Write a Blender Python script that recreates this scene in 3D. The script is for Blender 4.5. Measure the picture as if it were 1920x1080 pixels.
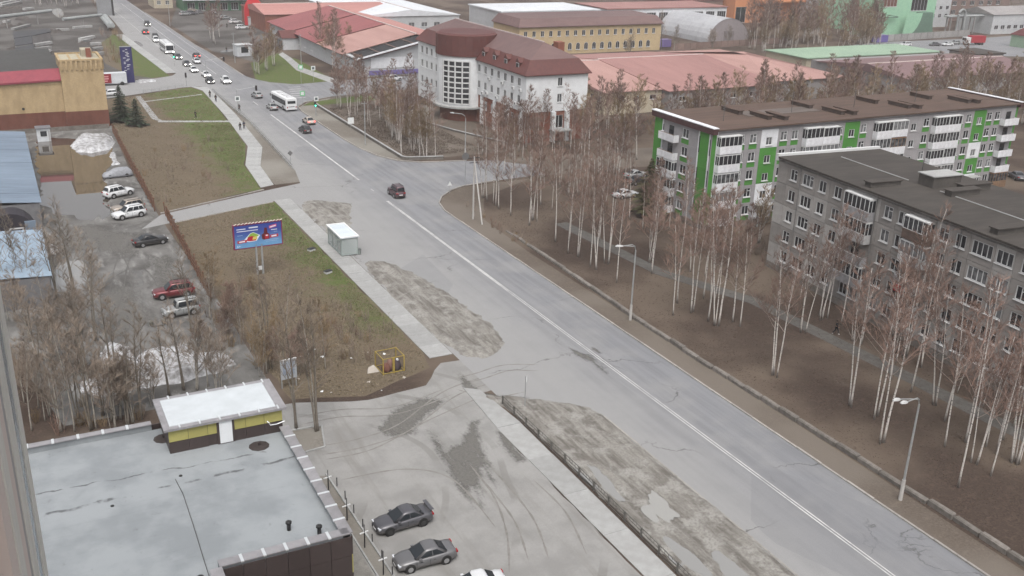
import bpy, math, random
import numpy as np
from mathutils import Vector, Matrix, noise as mnoise
R=math.radians
for o in list(bpy.data.objects): bpy.data.objects.remove(o)
SC=bpy.context.scene; COL=SC.collection
# ---------------------------------------------------------------- camera
CF=1851.57; CC=(960.,540.); CH=44.
CM=np.array([[0.8896996743226311,0.13967580639101992,-0.43465521809731295],
             [-0.4555827678457058,0.3334402253900078,-0.8253859447155051],
             [0.029645086477359056,0.9323670335232148,0.3602955504122564]])
cd=bpy.data.cameras.new('camera'); cam=bpy.data.objects.new('camera',cd); COL.objects.link(cam)
cd.sensor_width=36; cd.lens=CF/1920*36; cd.clip_start=0.5; cd.clip_end=6000
mw=Matrix.Identity(4)
for i in range(3):
    for j in range(3): mw[i][j]=CM[i][j]
mw[2][3]=CH; cam.matrix_world=mw; SC.camera=cam
# ---------------------------------------------------------------- sky, sun, exposure (overcast evening)
SUN_EL=62; SUN_AZ=-112      # azimuth of the sun in degrees from +X, counter-clockwise
W=bpy.data.worlds.new('World'); SC.world=W; W.use_nodes=True
nt=W.node_tree; nt.nodes.clear()
sk=nt.nodes.new('ShaderNodeTexSky'); sk.sky_type='NISHITA'; sk.sun_disc=False
sk.sun_elevation=R(SUN_EL); sk.sun_rotation=R(90-SUN_AZ); sk.air_density=1.0; sk.dust_density=7.0; sk.ozone_density=1.0
hs=nt.nodes.new('ShaderNodeHueSaturation'); hs.inputs['Saturation'].default_value=0.24
bg=nt.nodes.new('ShaderNodeBackground'); bg.inputs['Strength'].default_value=0.15
wo=nt.nodes.new('ShaderNodeOutputWorld')
nt.links.new(sk.outputs[0],hs.inputs['Color']); nt.links.new(hs.outputs[0],bg.inputs['Color']); nt.links.new(bg.outputs[0],wo.inputs[0])
sl=bpy.data.lights.new('sun','SUN'); sl.energy=0.7; sl.angle=R(35); sl.color=(1,.95,.91)
so=bpy.data.objects.new('sun',sl); COL.objects.link(so)
sd=Vector((math.cos(R(SUN_AZ))*math.cos(R(SUN_EL)),math.sin(R(SUN_AZ))*math.cos(R(SUN_EL)),math.sin(R(SUN_EL))))
so.rotation_euler=sd.to_track_quat('Z','Y').to_euler(); so.location=(0,-30,90)
vs=SC.view_settings; vs.view_transform='Standard'; vs.look='None'; vs.exposure=0.6; vs.gamma=1.0; vs.use_curve_mapping=False
SC.render.engine='CYCLES'; SC.cycles.max_bounces=5; SC.cycles.diffuse_bounces=2; SC.cycles.glossy_bounces=3; SC.cycles.transparent_max_bounces=6

# ---------------------------------------------------------------- photo pixel -> place
def ray(u,v):
    return CM@np.array([(u-CC[0])/CF,-(v-CC[1])/CF,-1.0])
def G(u,v,z=0.):
    d=ray(u,v); t=(z-CH)/d[2]; return (d[0]*t,d[1]*t,z)
def g2(u,v,z=0.):
    p=G(u,v,z); return (p[0],p[1])
def PX(*pts): return [g2(*p) for p in pts]
def AY(u,v,y):
    d=ray(u,v); t=y/d[1]; return (d[0]*t,y,CH+d[2]*t)
def AX(u,v,x):
    d=ray(u,v); t=x/d[0]; return (x,d[1]*t,CH+d[2]*t)

# ---------------------------------------------------------------- materials
MT={}
def _n(nt,t,**k):
    n=nt.nodes.new(t)
    for a,b in k.items(): setattr(n,a,b)
    return n
class NB:
    """small node-tree builder"""
    def __init__(s,name):
        s.m=bpy.data.materials.new(name); s.m.use_nodes=True; s.nt=s.m.node_tree; s.nt.nodes.clear()
        s.out=_n(s.nt,'ShaderNodeOutputMaterial'); s.b=_n(s.nt,'ShaderNodeBsdfPrincipled')
        s.nt.links.new(s.b.outputs[0],s.out.inputs[0]); s.tc=_n(s.nt,'ShaderNodeTexCoord')
        s.b.inputs['Specular IOR Level'].default_value=.3
    def L(s,a,b): s.nt.links.new(a,b)
    def co(s,scale=(1,1,1),rot=(0,0,0),kind='Object'):
        m=_n(s.nt,'ShaderNodeMapping'); m.inputs['Scale'].default_value=scale; m.inputs['Rotation'].default_value=rot
        s.L(s.tc.outputs[kind],m.inputs[0]); return m.outputs[0]
    def noise(s,scale,detail=4,rough=.55,co=None,dist=0):
        n=_n(s.nt,'ShaderNodeTexNoise'); n.inputs['Scale'].default_value=scale; n.inputs['Detail'].default_value=detail
        n.inputs['Roughness'].default_value=rough; n.inputs['Distortion'].default_value=dist
        s.L(co if co is not None else s.tc.outputs['Object'],n.inputs['Vector']); return n.outputs[0]
    def vor(s,scale,co=None,feature='F1',out='Distance'):
        n=_n(s.nt,'ShaderNodeTexVoronoi',feature=feature); n.inputs['Scale'].default_value=scale
        s.L(co if co is not None else s.tc.outputs['Object'],n.inputs['Vector']); return n.outputs[out]
    def ramp(s,fac,a,b,c0=0.,c1=1.):
        n=_n(s.nt,'ShaderNodeMapRange',interpolation_type='SMOOTHSTEP'); n.inputs[1].default_value=a; n.inputs[2].default_value=b
        n.inputs[3].default_value=c0; n.inputs[4].default_value=c1; s.L(fac,n.inputs[0]); return n.outputs[0]
    def mix(s,fac,a,b,mode='MIX'):
        n=_n(s.nt,'ShaderNodeMix',data_type='RGBA',blend_type=mode)
        if isinstance(fac,(int,float)): n.inputs[0].default_value=fac
        else: s.L(fac,n.inputs[0])
        for i,x in ((6,a),(7,b)):
            if isinstance(x,tuple): n.inputs[i].default_value=x+(1,) if len(x)==3 else x
            else: s.L(x,n.inputs[i])
        return n.outputs[2]
    def math(s,op,a,b=0.):
        n=_n(s.nt,'ShaderNodeMath',operation=op)
        for i,x in ((0,a),(1,b)):
            if isinstance(x,(int,float)): n.inputs[i].default_value=x
            else: s.L(x,n.inputs[i])
        return n.outputs[0]
    def sep(s,co=None):
        n=_n(s.nt,'ShaderNodeSeparateXYZ'); s.L(co if co is not None else s.tc.outputs['Object'],n.inputs[0]); return n.outputs
    def rand(s): return _n(s.nt,'ShaderNodeObjectInfo').outputs['Random']
    def bump(s,h,strength=.3,dist=.05):
        n=_n(s.nt,'ShaderNodeBump'); n.inputs['Strength'].default_value=strength; n.inputs['Distance'].default_value=dist
        s.L(h,n.inputs['Height']); s.L(n.outputs[0],s.b.inputs['Normal'])
    def fin(s,col=None,rough=None,metal=None):
        for k,x in (('Base Color',col),('Roughness',rough),('Metallic',metal)):
            if x is None: continue
            if isinstance(x,tuple): s.b.inputs[k].default_value=x+(1,)
            elif isinstance(x,(int,float)): s.b.inputs[k].default_value=x
            else: s.L(x,s.b.inputs[k])
        return s.m
def M(name,c1,c2=None,scale=3.,rough=.8,bump=0.,metal=0.,detail=4,stretch=(1,1,1),rnd=0.,spec=None,co='Object'):
    """two-tone noise material, optional per-object value jitter"""
    if name in MT: return MT[name]
    b=NB(name); col=c1
    if c2 is None: c2=tuple(x*.78 for x in c1)
    cv=b.co(stretch,kind=co)
    n1=b.noise(scale,detail,.6,cv); n2=b.noise(scale*.13,3,.5,cv)
    f=b.math('ADD',b.math('MULTIPLY',n1,.6),b.math('MULTIPLY',n2,.5))
    col=b.mix(b.ramp(f,.35,.75),c1,c2)
    if rnd:
        r=b.rand(); v=b.ramp(r,0,1,1-rnd,1+rnd); hn=_n(b.nt,'ShaderNodeHueSaturation'); b.L(v,hn.inputs['Value']); b.L(col,hn.inputs['Color']); col=hn.outputs[0]
    if bump: b.bump(n1,bump,.04)
    if spec is not None: b.b.inputs['Specular IOR Level'].default_value=spec
    MT[name]=b.fin(col,rough,metal); return MT[name]
def flat(name,c,rough=.5,metal=0.,emit=0.):
    if name in MT: return MT[name]
    b=NB(name); m=b.fin(c,rough,metal)
    if emit: b.b.inputs['Emission Color'].default_value=c+(1,); b.b.inputs['Emission Strength'].default_value=emit
    MT[name]=m; return m
def glassmat(name,c1,c2,rough=.12,thr=.55):
    if name in MT: return MT[name]
    b=NB(name); r=b.rand(); cv=b.co((1,1,1))
    f=b.ramp(b.math('ADD',b.math('MULTIPLY',b.noise(1.3,2,.5,cv),.6),b.math('MULTIPLY',r,.6)),thr,thr+.35)
    b.b.inputs['Specular IOR Level'].default_value=.6
    MT[name]=b.fin(b.mix(f,c1,c2),rough); return MT[name]

# ---------------------------------------------------------------- mesh helpers
class MB:
    def __init__(s): s.v=[]; s.f=[]; s.m=[]
    def add(s,vs,fs,m=0):
        k=len(s.v); s.v+=[tuple(p) for p in vs]; s.f+=[tuple(k+i for i in f) for f in fs]; s.m+=[m]*len(fs)
    def quad(s,a,b,c,d,m=0): s.add((a,b,c,d),((0,1,2,3),),m)
    def poly(s,pts,m=0): s.add(pts,(tuple(range(len(pts))),),m)
    def box(s,x0,y0,z0,x1,y1,z1,m=0):
        s.add([(x0,y0,z0),(x1,y0,z0),(x1,y1,z0),(x0,y1,z0),(x0,y0,z1),(x1,y0,z1),(x1,y1,z1),(x0,y1,z1)],
              [(0,3,2,1),(4,5,6,7),(0,1,5,4),(1,2,6,5),(2,3,7,6),(3,0,4,7)],m)
    def bar(s,a,b,w,h=None,m=0):
        """rectangular bar from a to b"""
        a=Vector(a); b=Vector(b); h=w if h is None else h; d=(b-a).normalized()
        up=Vector((0,0,1)) if abs(d.z)<.9 else Vector((1,0,0))
        sx=d.cross(up).normalized()*w/2; sz=sx.normalized().cross(d)*h/2
        vs=[a-sx-sz,a+sx-sz,a+sx+sz,a-sx+sz,b-sx-sz,b+sx-sz,b+sx+sz,b-sx+sz]
        s.add(vs,[(0,1,2,3),(7,6,5,4),(4,5,1,0),(5,6,2,1),(6,7,3,2),(7,4,0,3)],m)
    def tube(s,pts,rad,n=6,m=0,cap=True):
        pts=[Vector(p) for p in pts]; k=len(pts)
        if not hasattr(rad,'__len__'): rad=[rad]*k
        vs=[]
        for i,p in enumerate(pts):
            d=(pts[min(i+1,k-1)]-pts[max(i-1,0)]).normalized()
            a=d.cross(Vector((0,0,1)) if abs(d.z)<.95 else Vector((1,0,0))).normalized(); b=d.cross(a)
            for j in range(n):
                t=2*math.pi*j/n; vs.append(p+(a*math.cos(t)+b*math.sin(t))*rad[i])
        fs=[(i*n+j,i*n+(j+1)%n,(i+1)*n+(j+1)%n,(i+1)*n+j) for i in range(k-1) for j in range(n)]
        if cap: fs+=[tuple(range(n-1,-1,-1)),tuple((k-1)*n+j for j in range(n))]
        s.add(vs,fs,m)
    def loft(s,rings,m=0,caps=True):
        n=len(rings[0]); k=len(rings); vs=[p for r in rings for p in r]
        fs=[(i*n+j,i*n+(j+1)%n,(i+1)*n+(j+1)%n,(i+1)*n+j) for i in range(k-1) for j in range(n)]
        if caps: fs+=[tuple(range(n-1,-1,-1)),tuple((k-1)*n+j for j in range(n))]
        s.add(vs,fs,m)
    def prism(s,poly,z0,z1,m=0,mt=None):
        n=len(poly); vs=[(p[0],p[1],z0) for p in poly]+[(p[0],p[1],z1) for p in poly]
        s.add(vs,[(i,(i+1)%n,n+(i+1)%n,n+i) for i in range(n)]+[tuple(range(n-1,-1,-1))],m)
        s.add(vs[n:],[tuple(range(n))],m if mt is None else mt)
    def lathe(s,prof,n=12,m=0,c=(0,0)):
        s.loft([[(c[0]+r*math.cos(2*math.pi*j/n),c[1]+r*math.sin(2*math.pi*j/n),z) for j in range(n)] for r,z in prof],m)
    def disc(s,c,r,ax='y',n=14,m=0,w=.05):
        """short cylinder"""
        c=Vector(c); d={'x':Vector((1,0,0)),'y':Vector((0,1,0)),'z':Vector((0,0,1))}[ax]*w/2
        s.tube([c-d,c+d],r,n,m)
    def mesh(s,name,mats,smooth=False):
        me=bpy.data.meshes.new(name); me.from_pydata(s.v,[],s.f)
        for x in (mats if isinstance(mats,(list,tuple)) else [mats]): me.materials.append(x)
        if any(s.m): me.polygons.foreach_set('material_index',s.m)
        if smooth: me.polygons.foreach_set('use_smooth',[True]*len(s.f))
        me.update(); return me
    def build(s,name,mats,parent=None,smooth=False,kind=None,loc=None,rz=0.):
        return link(name,s.mesh(name,mats,smooth),parent,loc,rz,kind)
def link(name,me,parent=None,loc=None,rz=0.,kind=None):
    o=bpy.data.objects.new(name,me); COL.objects.link(o)
    if parent is not None: o.parent=parent
    if loc is not None: o.location=loc
    if rz: o.rotation_euler=(0,0,rz)
    if kind: o['kind']=kind
    return o
def tag(o,label,cat,group=None):
    o['label']=label; o['category']=cat
    if group: o['group']=group
    return o
def thing(name,label,cat,loc=(0,0,0),rz=0.,group=None):
    return tag(link(name,None,None,loc,rz),label,cat,group)
def dup(root,loc,rz=0.,label=None,group=None,scale=None):
    r=root.copy(); COL.objects.link(r); r.location=loc; r.rotation_euler=(0,0,rz)
    if scale is not None: r.scale=scale
    if label: r['label']=label
    if group: r['group']=group
    for ch in root.children:
        c=ch.copy(); COL.objects.link(c); c.parent=r
        for k in ch.children:
            d=k.copy(); COL.objects.link(d); d.parent=c
    return r
# ---- vectorised value noise
def _h(ix,iy,s):
    return np.abs(np.modf(np.sin(ix*127.1+iy*311.7+s*74.7)*43758.5453)[0])
def vnoise(x,y,s=0):
    ix=np.floor(x); iy=np.floor(y); fx=x-ix; fy=y-iy; fx=fx*fx*(3-2*fx); fy=fy*fy*(3-2*fy)
    return (_h(ix,iy,s)*(1-fx)+_h(ix+1,iy,s)*fx)*(1-fy)+(_h(ix,iy+1,s)*(1-fx)+_h(ix+1,iy+1,s)*fx)*fy
def fbm(x,y,s=0,o=4):
    a=.5; t=0
    for i in range(o): t=t+a*vnoise(x,y,s+i); x=x*2.03; y=y*2.03; a*=.5
    return t
def roughen(poly,step=1.2,amp=.25,seed=1):
    rnd=random.Random(seed); out=[]
    n=len(poly)
    for i in range(n):
        a=Vector(poly[i]); b=Vector(poly[(i+1)%n]); L=(b-a).length; k=max(1,int(L/step)); nrm=Vector((-(b-a).y,(b-a).x)).normalized()
        for j in range(k):
            p=a+(b-a)*(j/k); out.append(tuple(p+nrm*rnd.uniform(-amp,amp)))
    return out
def smooth_poly(poly,it=2):
    for _ in range(it):
        q=[]; n=len(poly)
        for i in range(n):
            a=poly[i]; b=poly[(i+1)%n]
            q+= [(a[0]*.75+b[0]*.25,a[1]*.75+b[1]*.25),(a[0]*.25+b[0]*.75,a[1]*.25+b[1]*.75)]
        poly=q
    return poly
def sheet(name,poly,z,mat,kind='structure',parent=None):
    mb=MB(); mb.poly([(p[0],p[1],z) for p in poly])
    # make the face look up
    a=sum(poly[i][0]*poly[(i+1)%len(poly)][1]-poly[(i+1)%len(poly)][0]*poly[i][1] for i in range(len(poly)))
    if a<0: mb.f[0]=mb.f[0][::-1]
    return mb.build(name,mat,parent,kind=kind)
def inside_dist(px,py,poly):
    """signed distance to polygon edge, positive inside"""
    d=np.full(px.shape,1e9); ins=np.zeros(px.shape,bool); n=len(poly)
    for i in range(n):
        ax,ay=poly[i]; bx,by=poly[(i+1)%n]; ex,ey=bx-ax,by-ay; l2=ex*ex+ey*ey+1e-9
        t=np.clip(((px-ax)*ex+(py-ay)*ey)/l2,0,1); d=np.minimum(d,np.hypot(px-ax-t*ex,py-ay-t*ey))
        c=((ay>py)!=(by>py)); xi=ax+(py-ay)*ex/(ey if abs(ey)>1e-9 else 1e-9); ins^=c&(px<xi)
    return np.where(ins,d,-d)
def mound(name,poly,hfun,step,mat,z0=-.05,edge=1.2,kind='structure',smooth=True):
    """relief sheet: height hfun(x,y)*edge falloff, sinking below z0 at the rim"""
    xs=[p[0] for p in poly]; ys=[p[1] for p in poly]
    gx=np.arange(min(xs)-step,max(xs)+step*1.5,step); gy=np.arange(min(ys)-step,max(ys)+step*1.5,step)
    X,Y=np.meshgrid(gx,gy); d=inside_dist(X,Y,poly); e=np.clip((d+edge*.25+ (fbm(X*.9,Y*.9,7)-.45)*edge*.8)/edge,0,1); e=e*e*(3-2*e)
    Z=z0+(hfun(X,Y)-z0)*e; keep=e>0.001
    idx=-np.ones(X.shape,int); vs=[]; fs=[]
    q=keep.copy(); q[1:,:]|=keep[:-1,:]; q[:-1,:]|=keep[1:,:]; q[:,1:]|=keep[:,:-1]; q[:,:-1]|=keep[:,1:]
    ii=np.argwhere(q)
    for k,(i,j) in enumerate(ii): idx[i,j]=k
    vs=[(X[i,j],Y[i,j],Z[i,j]) for i,j in ii]
    for i in range(X.shape[0]-1):
        for j in range(X.shape[1]-1):
            t=(idx[i,j],idx[i,j+1],idx[i+1,j+1],idx[i+1,j])
            if min(t)>=0: fs.append(t)
    mb=MB(); mb.add(vs,fs); return mb.build(name,mat,kind=kind,smooth=smooth)
_txt={}
def text_mesh(s,size,mat,depth=.01,align='CENTER'):
    k=(s,size,mat.name)
    if k in _txt: return _txt[k]
    cu=bpy.data.curves.new('lettering','FONT'); cu.body=s; cu.size=size; cu.extrude=depth/2; cu.align_x=align; cu.align_y='CENTER'; cu.resolution_u=3
    o=bpy.data.objects.new('lettering',cu); COL.objects.link(o)
    dg=bpy.context.evaluated_depsgraph_get(); me=bpy.data.meshes.new_from_object(o.evaluated_get(dg)); bpy.data.objects.remove(o)
    me.materials.clear(); me.materials.append(mat); _txt[k]=me; return me
def lettering(s,size,mat,parent,loc,rz=0.,tilt=90,roll=0.,depth=.01):
    """upright lettering facing local -Y"""
    o=link('lettering',text_mesh(s,size,mat,depth),parent,loc); o.rotation_euler=(R(tilt),R(roll),rz); return o
# ================================================================ ground materials
def mk_soil(name,a,b,c,tint=None):
    n=NB(name); f=n.noise(5,6,.65); g=n.noise(.35,4,.55); h=n.noise(.06,3,.5)
    col=n.mix(n.ramp(f,.3,.7),a,b); col=n.mix(n.ramp(g,.42,.68),col,c); col=n.mix(n.math('MULTIPLY',n.ramp(n.noise(1.3,6,.7),.5,.68),.55),col,tuple(x*1.25 for x in a))
    if tint: col=n.mix(n.ramp(h,.42,.62),col,tint)
    n.bump(n.noise(3,6,.7),.4,.1); n.b.inputs['Specular IOR Level'].default_value=.1
    MT[name]=n.fin(col,.95); return n.m
mk_soil('soil',(.072,.053,.042),(.034,.025,.021),(.05,.037,.03),(.105,.082,.064))
mk_soil('dirt',(.165,.15,.13),(.095,.085,.074),(.13,.118,.10),(.19,.18,.16))
mk_soil('verge_soil',(.115,.095,.078),(.072,.06,.05),(.097,.08,.066),(.13,.112,.095))
def mk_verge():
    n=NB('verge_dirt'); st=n.noise(1.6,6,.68,n.co((1,.12,1),(0,0,R(3)))); f=n.noise(.5,6,.65); fine=n.noise(5,6,.72)
    col=n.mix(n.ramp(st,.36,.64),(.235,.225,.205),(.115,.105,.093)); col=n.mix(n.ramp(f,.46,.64),col,(.27,.262,.243)); col=n.mix(n.math('MULTIPLY',n.ramp(fine,.42,.7),.55),col,(.095,.087,.077))
    n.bump(n.math('ADD',st,n.math('MULTIPLY',fine,.6)),1.,.18); MT['verge_dirt']=n.fin(col,.92)
mk_verge()
mk_soil('yard',(.078,.073,.068),(.04,.037,.035),(.062,.058,.053),(.11,.105,.10))
def mk_lawn():
    n=NB('lawn'); f=n.noise(4,6,.68); g=n.noise(.3,4,.6); X,Y,Z=n.sep()
    br=n.mix(n.ramp(f,.3,.72),(.135,.108,.075),(.085,.068,.049)); br=n.mix(n.ramp(g,.45,.66),br,(.105,.085,.06))
    gr=n.mix(n.ramp(f,.3,.7),(.092,.118,.034),(.056,.078,.026))
    k=n.ramp(n.math('ADD',X,n.math('MULTIPLY',n.math('SUBTRACT',g,.5),14)),29.5,35)
    k=n.math('MULTIPLY',k,n.ramp(n.math('ADD',Y,n.math('MULTIPLY',n.math('SUBTRACT',n.noise(.11,3),.5),40)),90,112))
    k=n.math('MULTIPLY',k,n.ramp(n.noise(.8,5,.65),.3,.55,.35,1))
    n.bump(n.noise(2.6,6,.7),.35,.1); n.b.inputs['Specular IOR Level'].default_value=.1
    MT['lawn']=n.fin(n.mix(k,br,gr),.95)
mk_lawn()
def mk_asphalt(name,base,dust,dark,xd=None,crack=True):
    n=NB(name); X,Y,Z=n.sep()
    st=n.noise(1.1,5,.6,n.co((1,.045,1))); f=n.noise(.18,5,.6); fine=n.noise(9,4,.7)
    col=n.mix(n.ramp(st,.36,.66),base,dark)
    d=n.ramp(f,.4,.66)
    if xd: d=n.math('MAXIMUM',n.math('MULTIPLY',d,.5),n.ramp(n.math('ADD',X,n.math('MULTIPLY',n.math('SUBTRACT',f,.5),7)),xd[0],xd[1],.95,.0))
    col=n.mix(n.math('MULTIPLY',d,.85),col,dust)
    col=n.mix(n.math('MULTIPLY',n.ramp(fine,.35,.75),.22),col,dark)
    # repaired patches
    pv=n.vor(.11,n.co((1,.6,1)),out='Color'); sp=_n(n.nt,'ShaderNodeSeparateColor'); n.L(pv,sp.inputs[0])
    col=n.mix(n.math('MULTIPLY',n.ramp(sp.outputs[0],.86,.87),.28),col,dark)
    if crack:
        dc=_n(n.nt,'ShaderNodeVectorMath',operation='ADD'); dn=_n(n.nt,'ShaderNodeTexNoise'); dn.inputs['Scale'].default_value=.5; dn.inputs['Detail'].default_value=5
        n.L(n.tc.outputs['Object'],dn.inputs['Vector']); sc=_n(n.nt,'ShaderNodeVectorMath',operation='SCALE'); sc.inputs['Scale'].default_value=2.2; n.L(dn.outputs['Color'],sc.inputs[0])
        n.L(n.co((.5,1.,1)),dc.inputs[0]); n.L(sc.outputs[0],dc.inputs[1])
        e=n.vor(.075,dc.outputs[0],'DISTANCE_TO_EDGE'); ck=n.ramp(e,.0,.0055,1,0)
        ck=n.math('MULTIPLY',ck,n.ramp(n.noise(.12,2),.46,.6)); col=n.mix(n.math('MULTIPLY',ck,.75),col,(.05,.048,.045))
    n.bump(fine,.25,.02); n.b.inputs['Specular IOR Level'].default_value=.25
    MT[name]=n.fin(col,n.ramp(f,.3,.7,.72,.9)); return n.m
mk_asphalt('road',(.178,.182,.192),(.245,.243,.238),(.138,.141,.15),(45,56))
def mk_lot():
    n=NB('lot'); f=n.noise(.25,6,.62); st=n.noise(.9,5,.6,n.co((1,.07,1),(0,0,R(-14)))); fine=n.noise(6,5,.7)
    col=n.mix(n.ramp(f,.36,.66),(.24,.237,.229),(.188,.185,.179)); col=n.mix(n.math('MULTIPLY',n.ramp(st,.5,.72),.5),col,(.15,.143,.13))
    col=n.mix(n.math('MULTIPLY',n.ramp(fine,.4,.75),.25),col,(.15,.143,.13))
    # curved tyre tracks
    w=_n(n.nt,'ShaderNodeTexWave',wave_type='RINGS',rings_direction='Z'); w.inputs['Scale'].default_value=.05; w.inputs['Distortion'].default_value=5; w.inputs['Detail'].default_value=2; w.inputs['Detail Scale'].default_value=.7
    mp=n.co((1,1,1)); mp.node.inputs['Location'].default_value=(-12,-66,0); n.L(mp,w.inputs['Vector'])
    t=n.math('MULTIPLY',n.ramp(w.outputs['Fac'],.965,.985),n.ramp(n.noise(.2,3),.45,.6)); col=n.mix(n.math('MULTIPLY',t,.4),col,(.12,.115,.105))
    n.bump(n.noise(2.,6,.7),.35,.05); MT['lot']=n.fin(col,.88)
mk_lot()
def mk_wet():
    n=NB('wet_lot'); f=n.noise(.22,6,.62); st=n.noise(.8,5,.65,n.co((1,.25,1),(0,0,R(10))))
    col=n.mix(n.ramp(f,.38,.64),(.135,.132,.126),(.075,.072,.068)); col=n.mix(n.ramp(st,.5,.7),col,(.2,.197,.19))
    n.bump(st,.3,.05); n.b.inputs['Specular IOR Level'].default_value=.18
    r=n.math('MAXIMUM',n.ramp(n.noise(.13,4,.55),.34,.48,.3,.9),n.ramp(st,.42,.58,0,.9)); MT['wet_lot']=n.fin(col,r)
mk_wet()
def mk_water(name,c):
    n=NB(name); n.b.inputs['Specular IOR Level'].default_value=.9; n.b.inputs['IOR'].default_value=2.2
    n.bump(n.noise(6,2),.012,.02); MT[name]=n.fin(c,.015)
mk_water('puddle',(.06,.05,.04)); mk_water('silty_sky_puddle',(.2,.195,.18)); mk_water('sky_pale_puddle',(.25,.243,.22))  # silt tint, lightened so the last two also carry a bright sky reflection
SLAB=M('slab_concrete',(.30,.305,.30),(.235,.235,.23),1.2,.85,.15,rnd=.07)
KERB=M('kerb_concrete',(.30,.285,.265),(.21,.195,.18),2,.9,.2,rnd=.12)
BLOCK=M('block_concrete',(.17,.155,.14),(.095,.086,.076),2.2,.92,.35,rnd=.15)
PAINT=M('road_paint',(.52,.52,.505),(.27,.27,.268),1.2,.7,detail=6)
# ================================================================ ground, roads, paths
big=MB(); big.box(-1500,-400,-3,3500,3500,0); big.build('ground',MT['soil'],kind='structure')
road=[(58.4,-60),(58.4,133),(59.2,138),(61,141.2),(64,144.3),(67.1,146),(75,147.5),(81.4,148),(125,147),(125,158.5),(84,159.5),(74.5,161.8),(70.8,162.6),(66.5,163.6),(63,166),
 (60.8,171),(59.7,178),(59.3,186),(59.3,216),(60,221.5),(62.9,226.3),(71.2,231.5),(95,236),(125,238),(125,258),(90,254),(78.5,252.6),(67.6,250.5),(62.3,255.5),(60.1,260.7),(58.8,266),
 (58.2,314),(57.4,330),(57.2,388),(56.4,430),(56.3,480),(56.3,1200),(43.6,1200),(43,480),(41.5,400),(40.2,362),(41,300),(42.5,276),(41,272.6),(36.4,269.6),(23.2,262.8),(2,255),
 (2,237.5),(26.2,246.7),(40.5,254.2),(44.5,254.4),(46,252),(46.4,244),(46.3,208),(45.4,190),(44,166),(42.5,157.5),(36,155),(18.8,147.6),(15.2,141.5),(35.8,148.6),(38.4,149),(38.6,145),(38.6,70.6),(44,71.2),(45.6,69.2),(45.8,61),(45.8,-60)]
sheet('road',road,.02,MT['road'])
lot=[(19.8,20),(35.8,20),(35.8,70),(36.4,76.5),(38.7,77),(38.7,84.5),(36.5,84.6),(33.2,80.6),(27,79.8),(20.6,82),(17.5,82.5),(17.5,71.6)]
sheet('parking_lot',roughen(lot,1.5,.12,3),.012,MT['lot'])
wet=[(1,86),(19.5,86),(19.4,112),(18.7,134),(18.4,148),(18.2,180),(19,207),(19.6,214),(-12,214),(-12,150),(-4,112)]
sheet('wet_parking_lot',wet,.01,MT['wet_lot'])
sheet('lawn',roughen([(18.9,149.0),(35.6,156.2),(36.8,173),(40.4,187),(42.6,218),(43.9,248),(42,253.6),(26.5,245.5),(21,243),(19.7,213),(18.6,180)],2,.15,4),.008,MT['lawn'])
sheet('lawn',roughen([(19.6,143),(35.7,148.2),(35.8,88),(35,84.2),(27,80.6),(20.4,82.9),(19.7,100),(19.2,112),(18.9,134)],2,.2,5),.008,MT['lawn'])
sheet('lawn',PX((318,143),(235,72),(215,62),(190,80),(196,118),(240,140),(285,146)),.006,MT['lawn'])
sheet('yard',[(-140,216),(22,216),(23,262),(36,270),(37,362),(42,500),(-140,520)],.004,MT['yard'])
sheet('yard',PX((330,16),(455,12),(505,62),(485,118),(398,96),(320,46)),.008,MT['yard'])
sheet('forecourt',[(66,166),(90,166),(91,200),(84,236),(71,231),(66,222)],.007,MT['verge_soil'])
sheet('street',PX((1600,98),(1700,101),(1790,103),(1990,108),(1990,60),(1830,72),(1650,79),(1600,84)),.012,MT['road'])
sheet('verge',[(58.6,-20),(61.3,-20),(61.6,60),(61.4,112),(62.2,128),(67.5,139),(80,146.5),(67.1,145.8),(64,144),(61,141),(59.4,138),(58.6,133)],.008,MT['verge_soil'])
sheet('verge',[(43.5,158.5),(44.2,166),(45.6,190),(46.5,208),(46.3,250),(44.6,252),(44.6,217),(42.4,184),(38.8,171),(38.4,158)],.007,MT['dirt'])
sheet('verge',[(59.5,172),(59.5,216),(60.3,221),(63.3,225.5),(71,230.5),(65,222),(64.6,170),(64,166)],.007,MT['dirt'])
sheet('lawn',[(61.5,222.5),(64.2,226),(80,231.5),(80,224),(66,222)],.011,MT['lawn'])
sheet('lawn',PX((480,152),(555,161),(630,153),(560,112),(520,100),(470,118)),.006,MT['lawn'])
sheet('side_track',roughen([(83,147.4),(104,146.6),(127,146.2),(127,159.3),(104,159.6),(88,160.2),(80.5,160.4),(85,154)],1.3,.35,21),.025,MT['verge_soil'])
# worn marking on the asphalt
mk=MB()
def stripe(x0,y0,x1,y1,w,z=.026):
    d=Vector((x1-x0,y1-y0)).normalized(); n=Vector((-d.y,d.x))*w/2
    mk.quad((x0+n.x,y0+n.y,z),(x0-n.x,y0-n.y,z),(x1-n.x,y1-n.y,z),(x1+n.x,y1+n.y,z))
for dx in (-.14,.14): stripe(52.22+dx,-20,52.22+dx,100,.105)
for dx in (-.11,.11): stripe(52.2+dx,100,52.2+dx,142.3,.15)
stripe(52.2,148.5,52.2,150,.15)
stripe(52.2,156,52.2,215,.3)
for i in range(9): stripe(52.2,226+i*.01,52.2,231,.2) if i==0 else None
for i in range(6): stripe(62+i*.55,232.5+i*2.9,65+i*.55,232.2+i*2.9,.45)
for k in range(6):
    stripe(48.9,275+k*14,48.9,280+k*14,.15)
stripe(52.2,272,52.2,470,.16); stripe(46.2,300,46.2,470,.12); stripe(55.9,272,55.9,470,.12)
mk.build('road_marking',PAINT,kind='structure')
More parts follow.
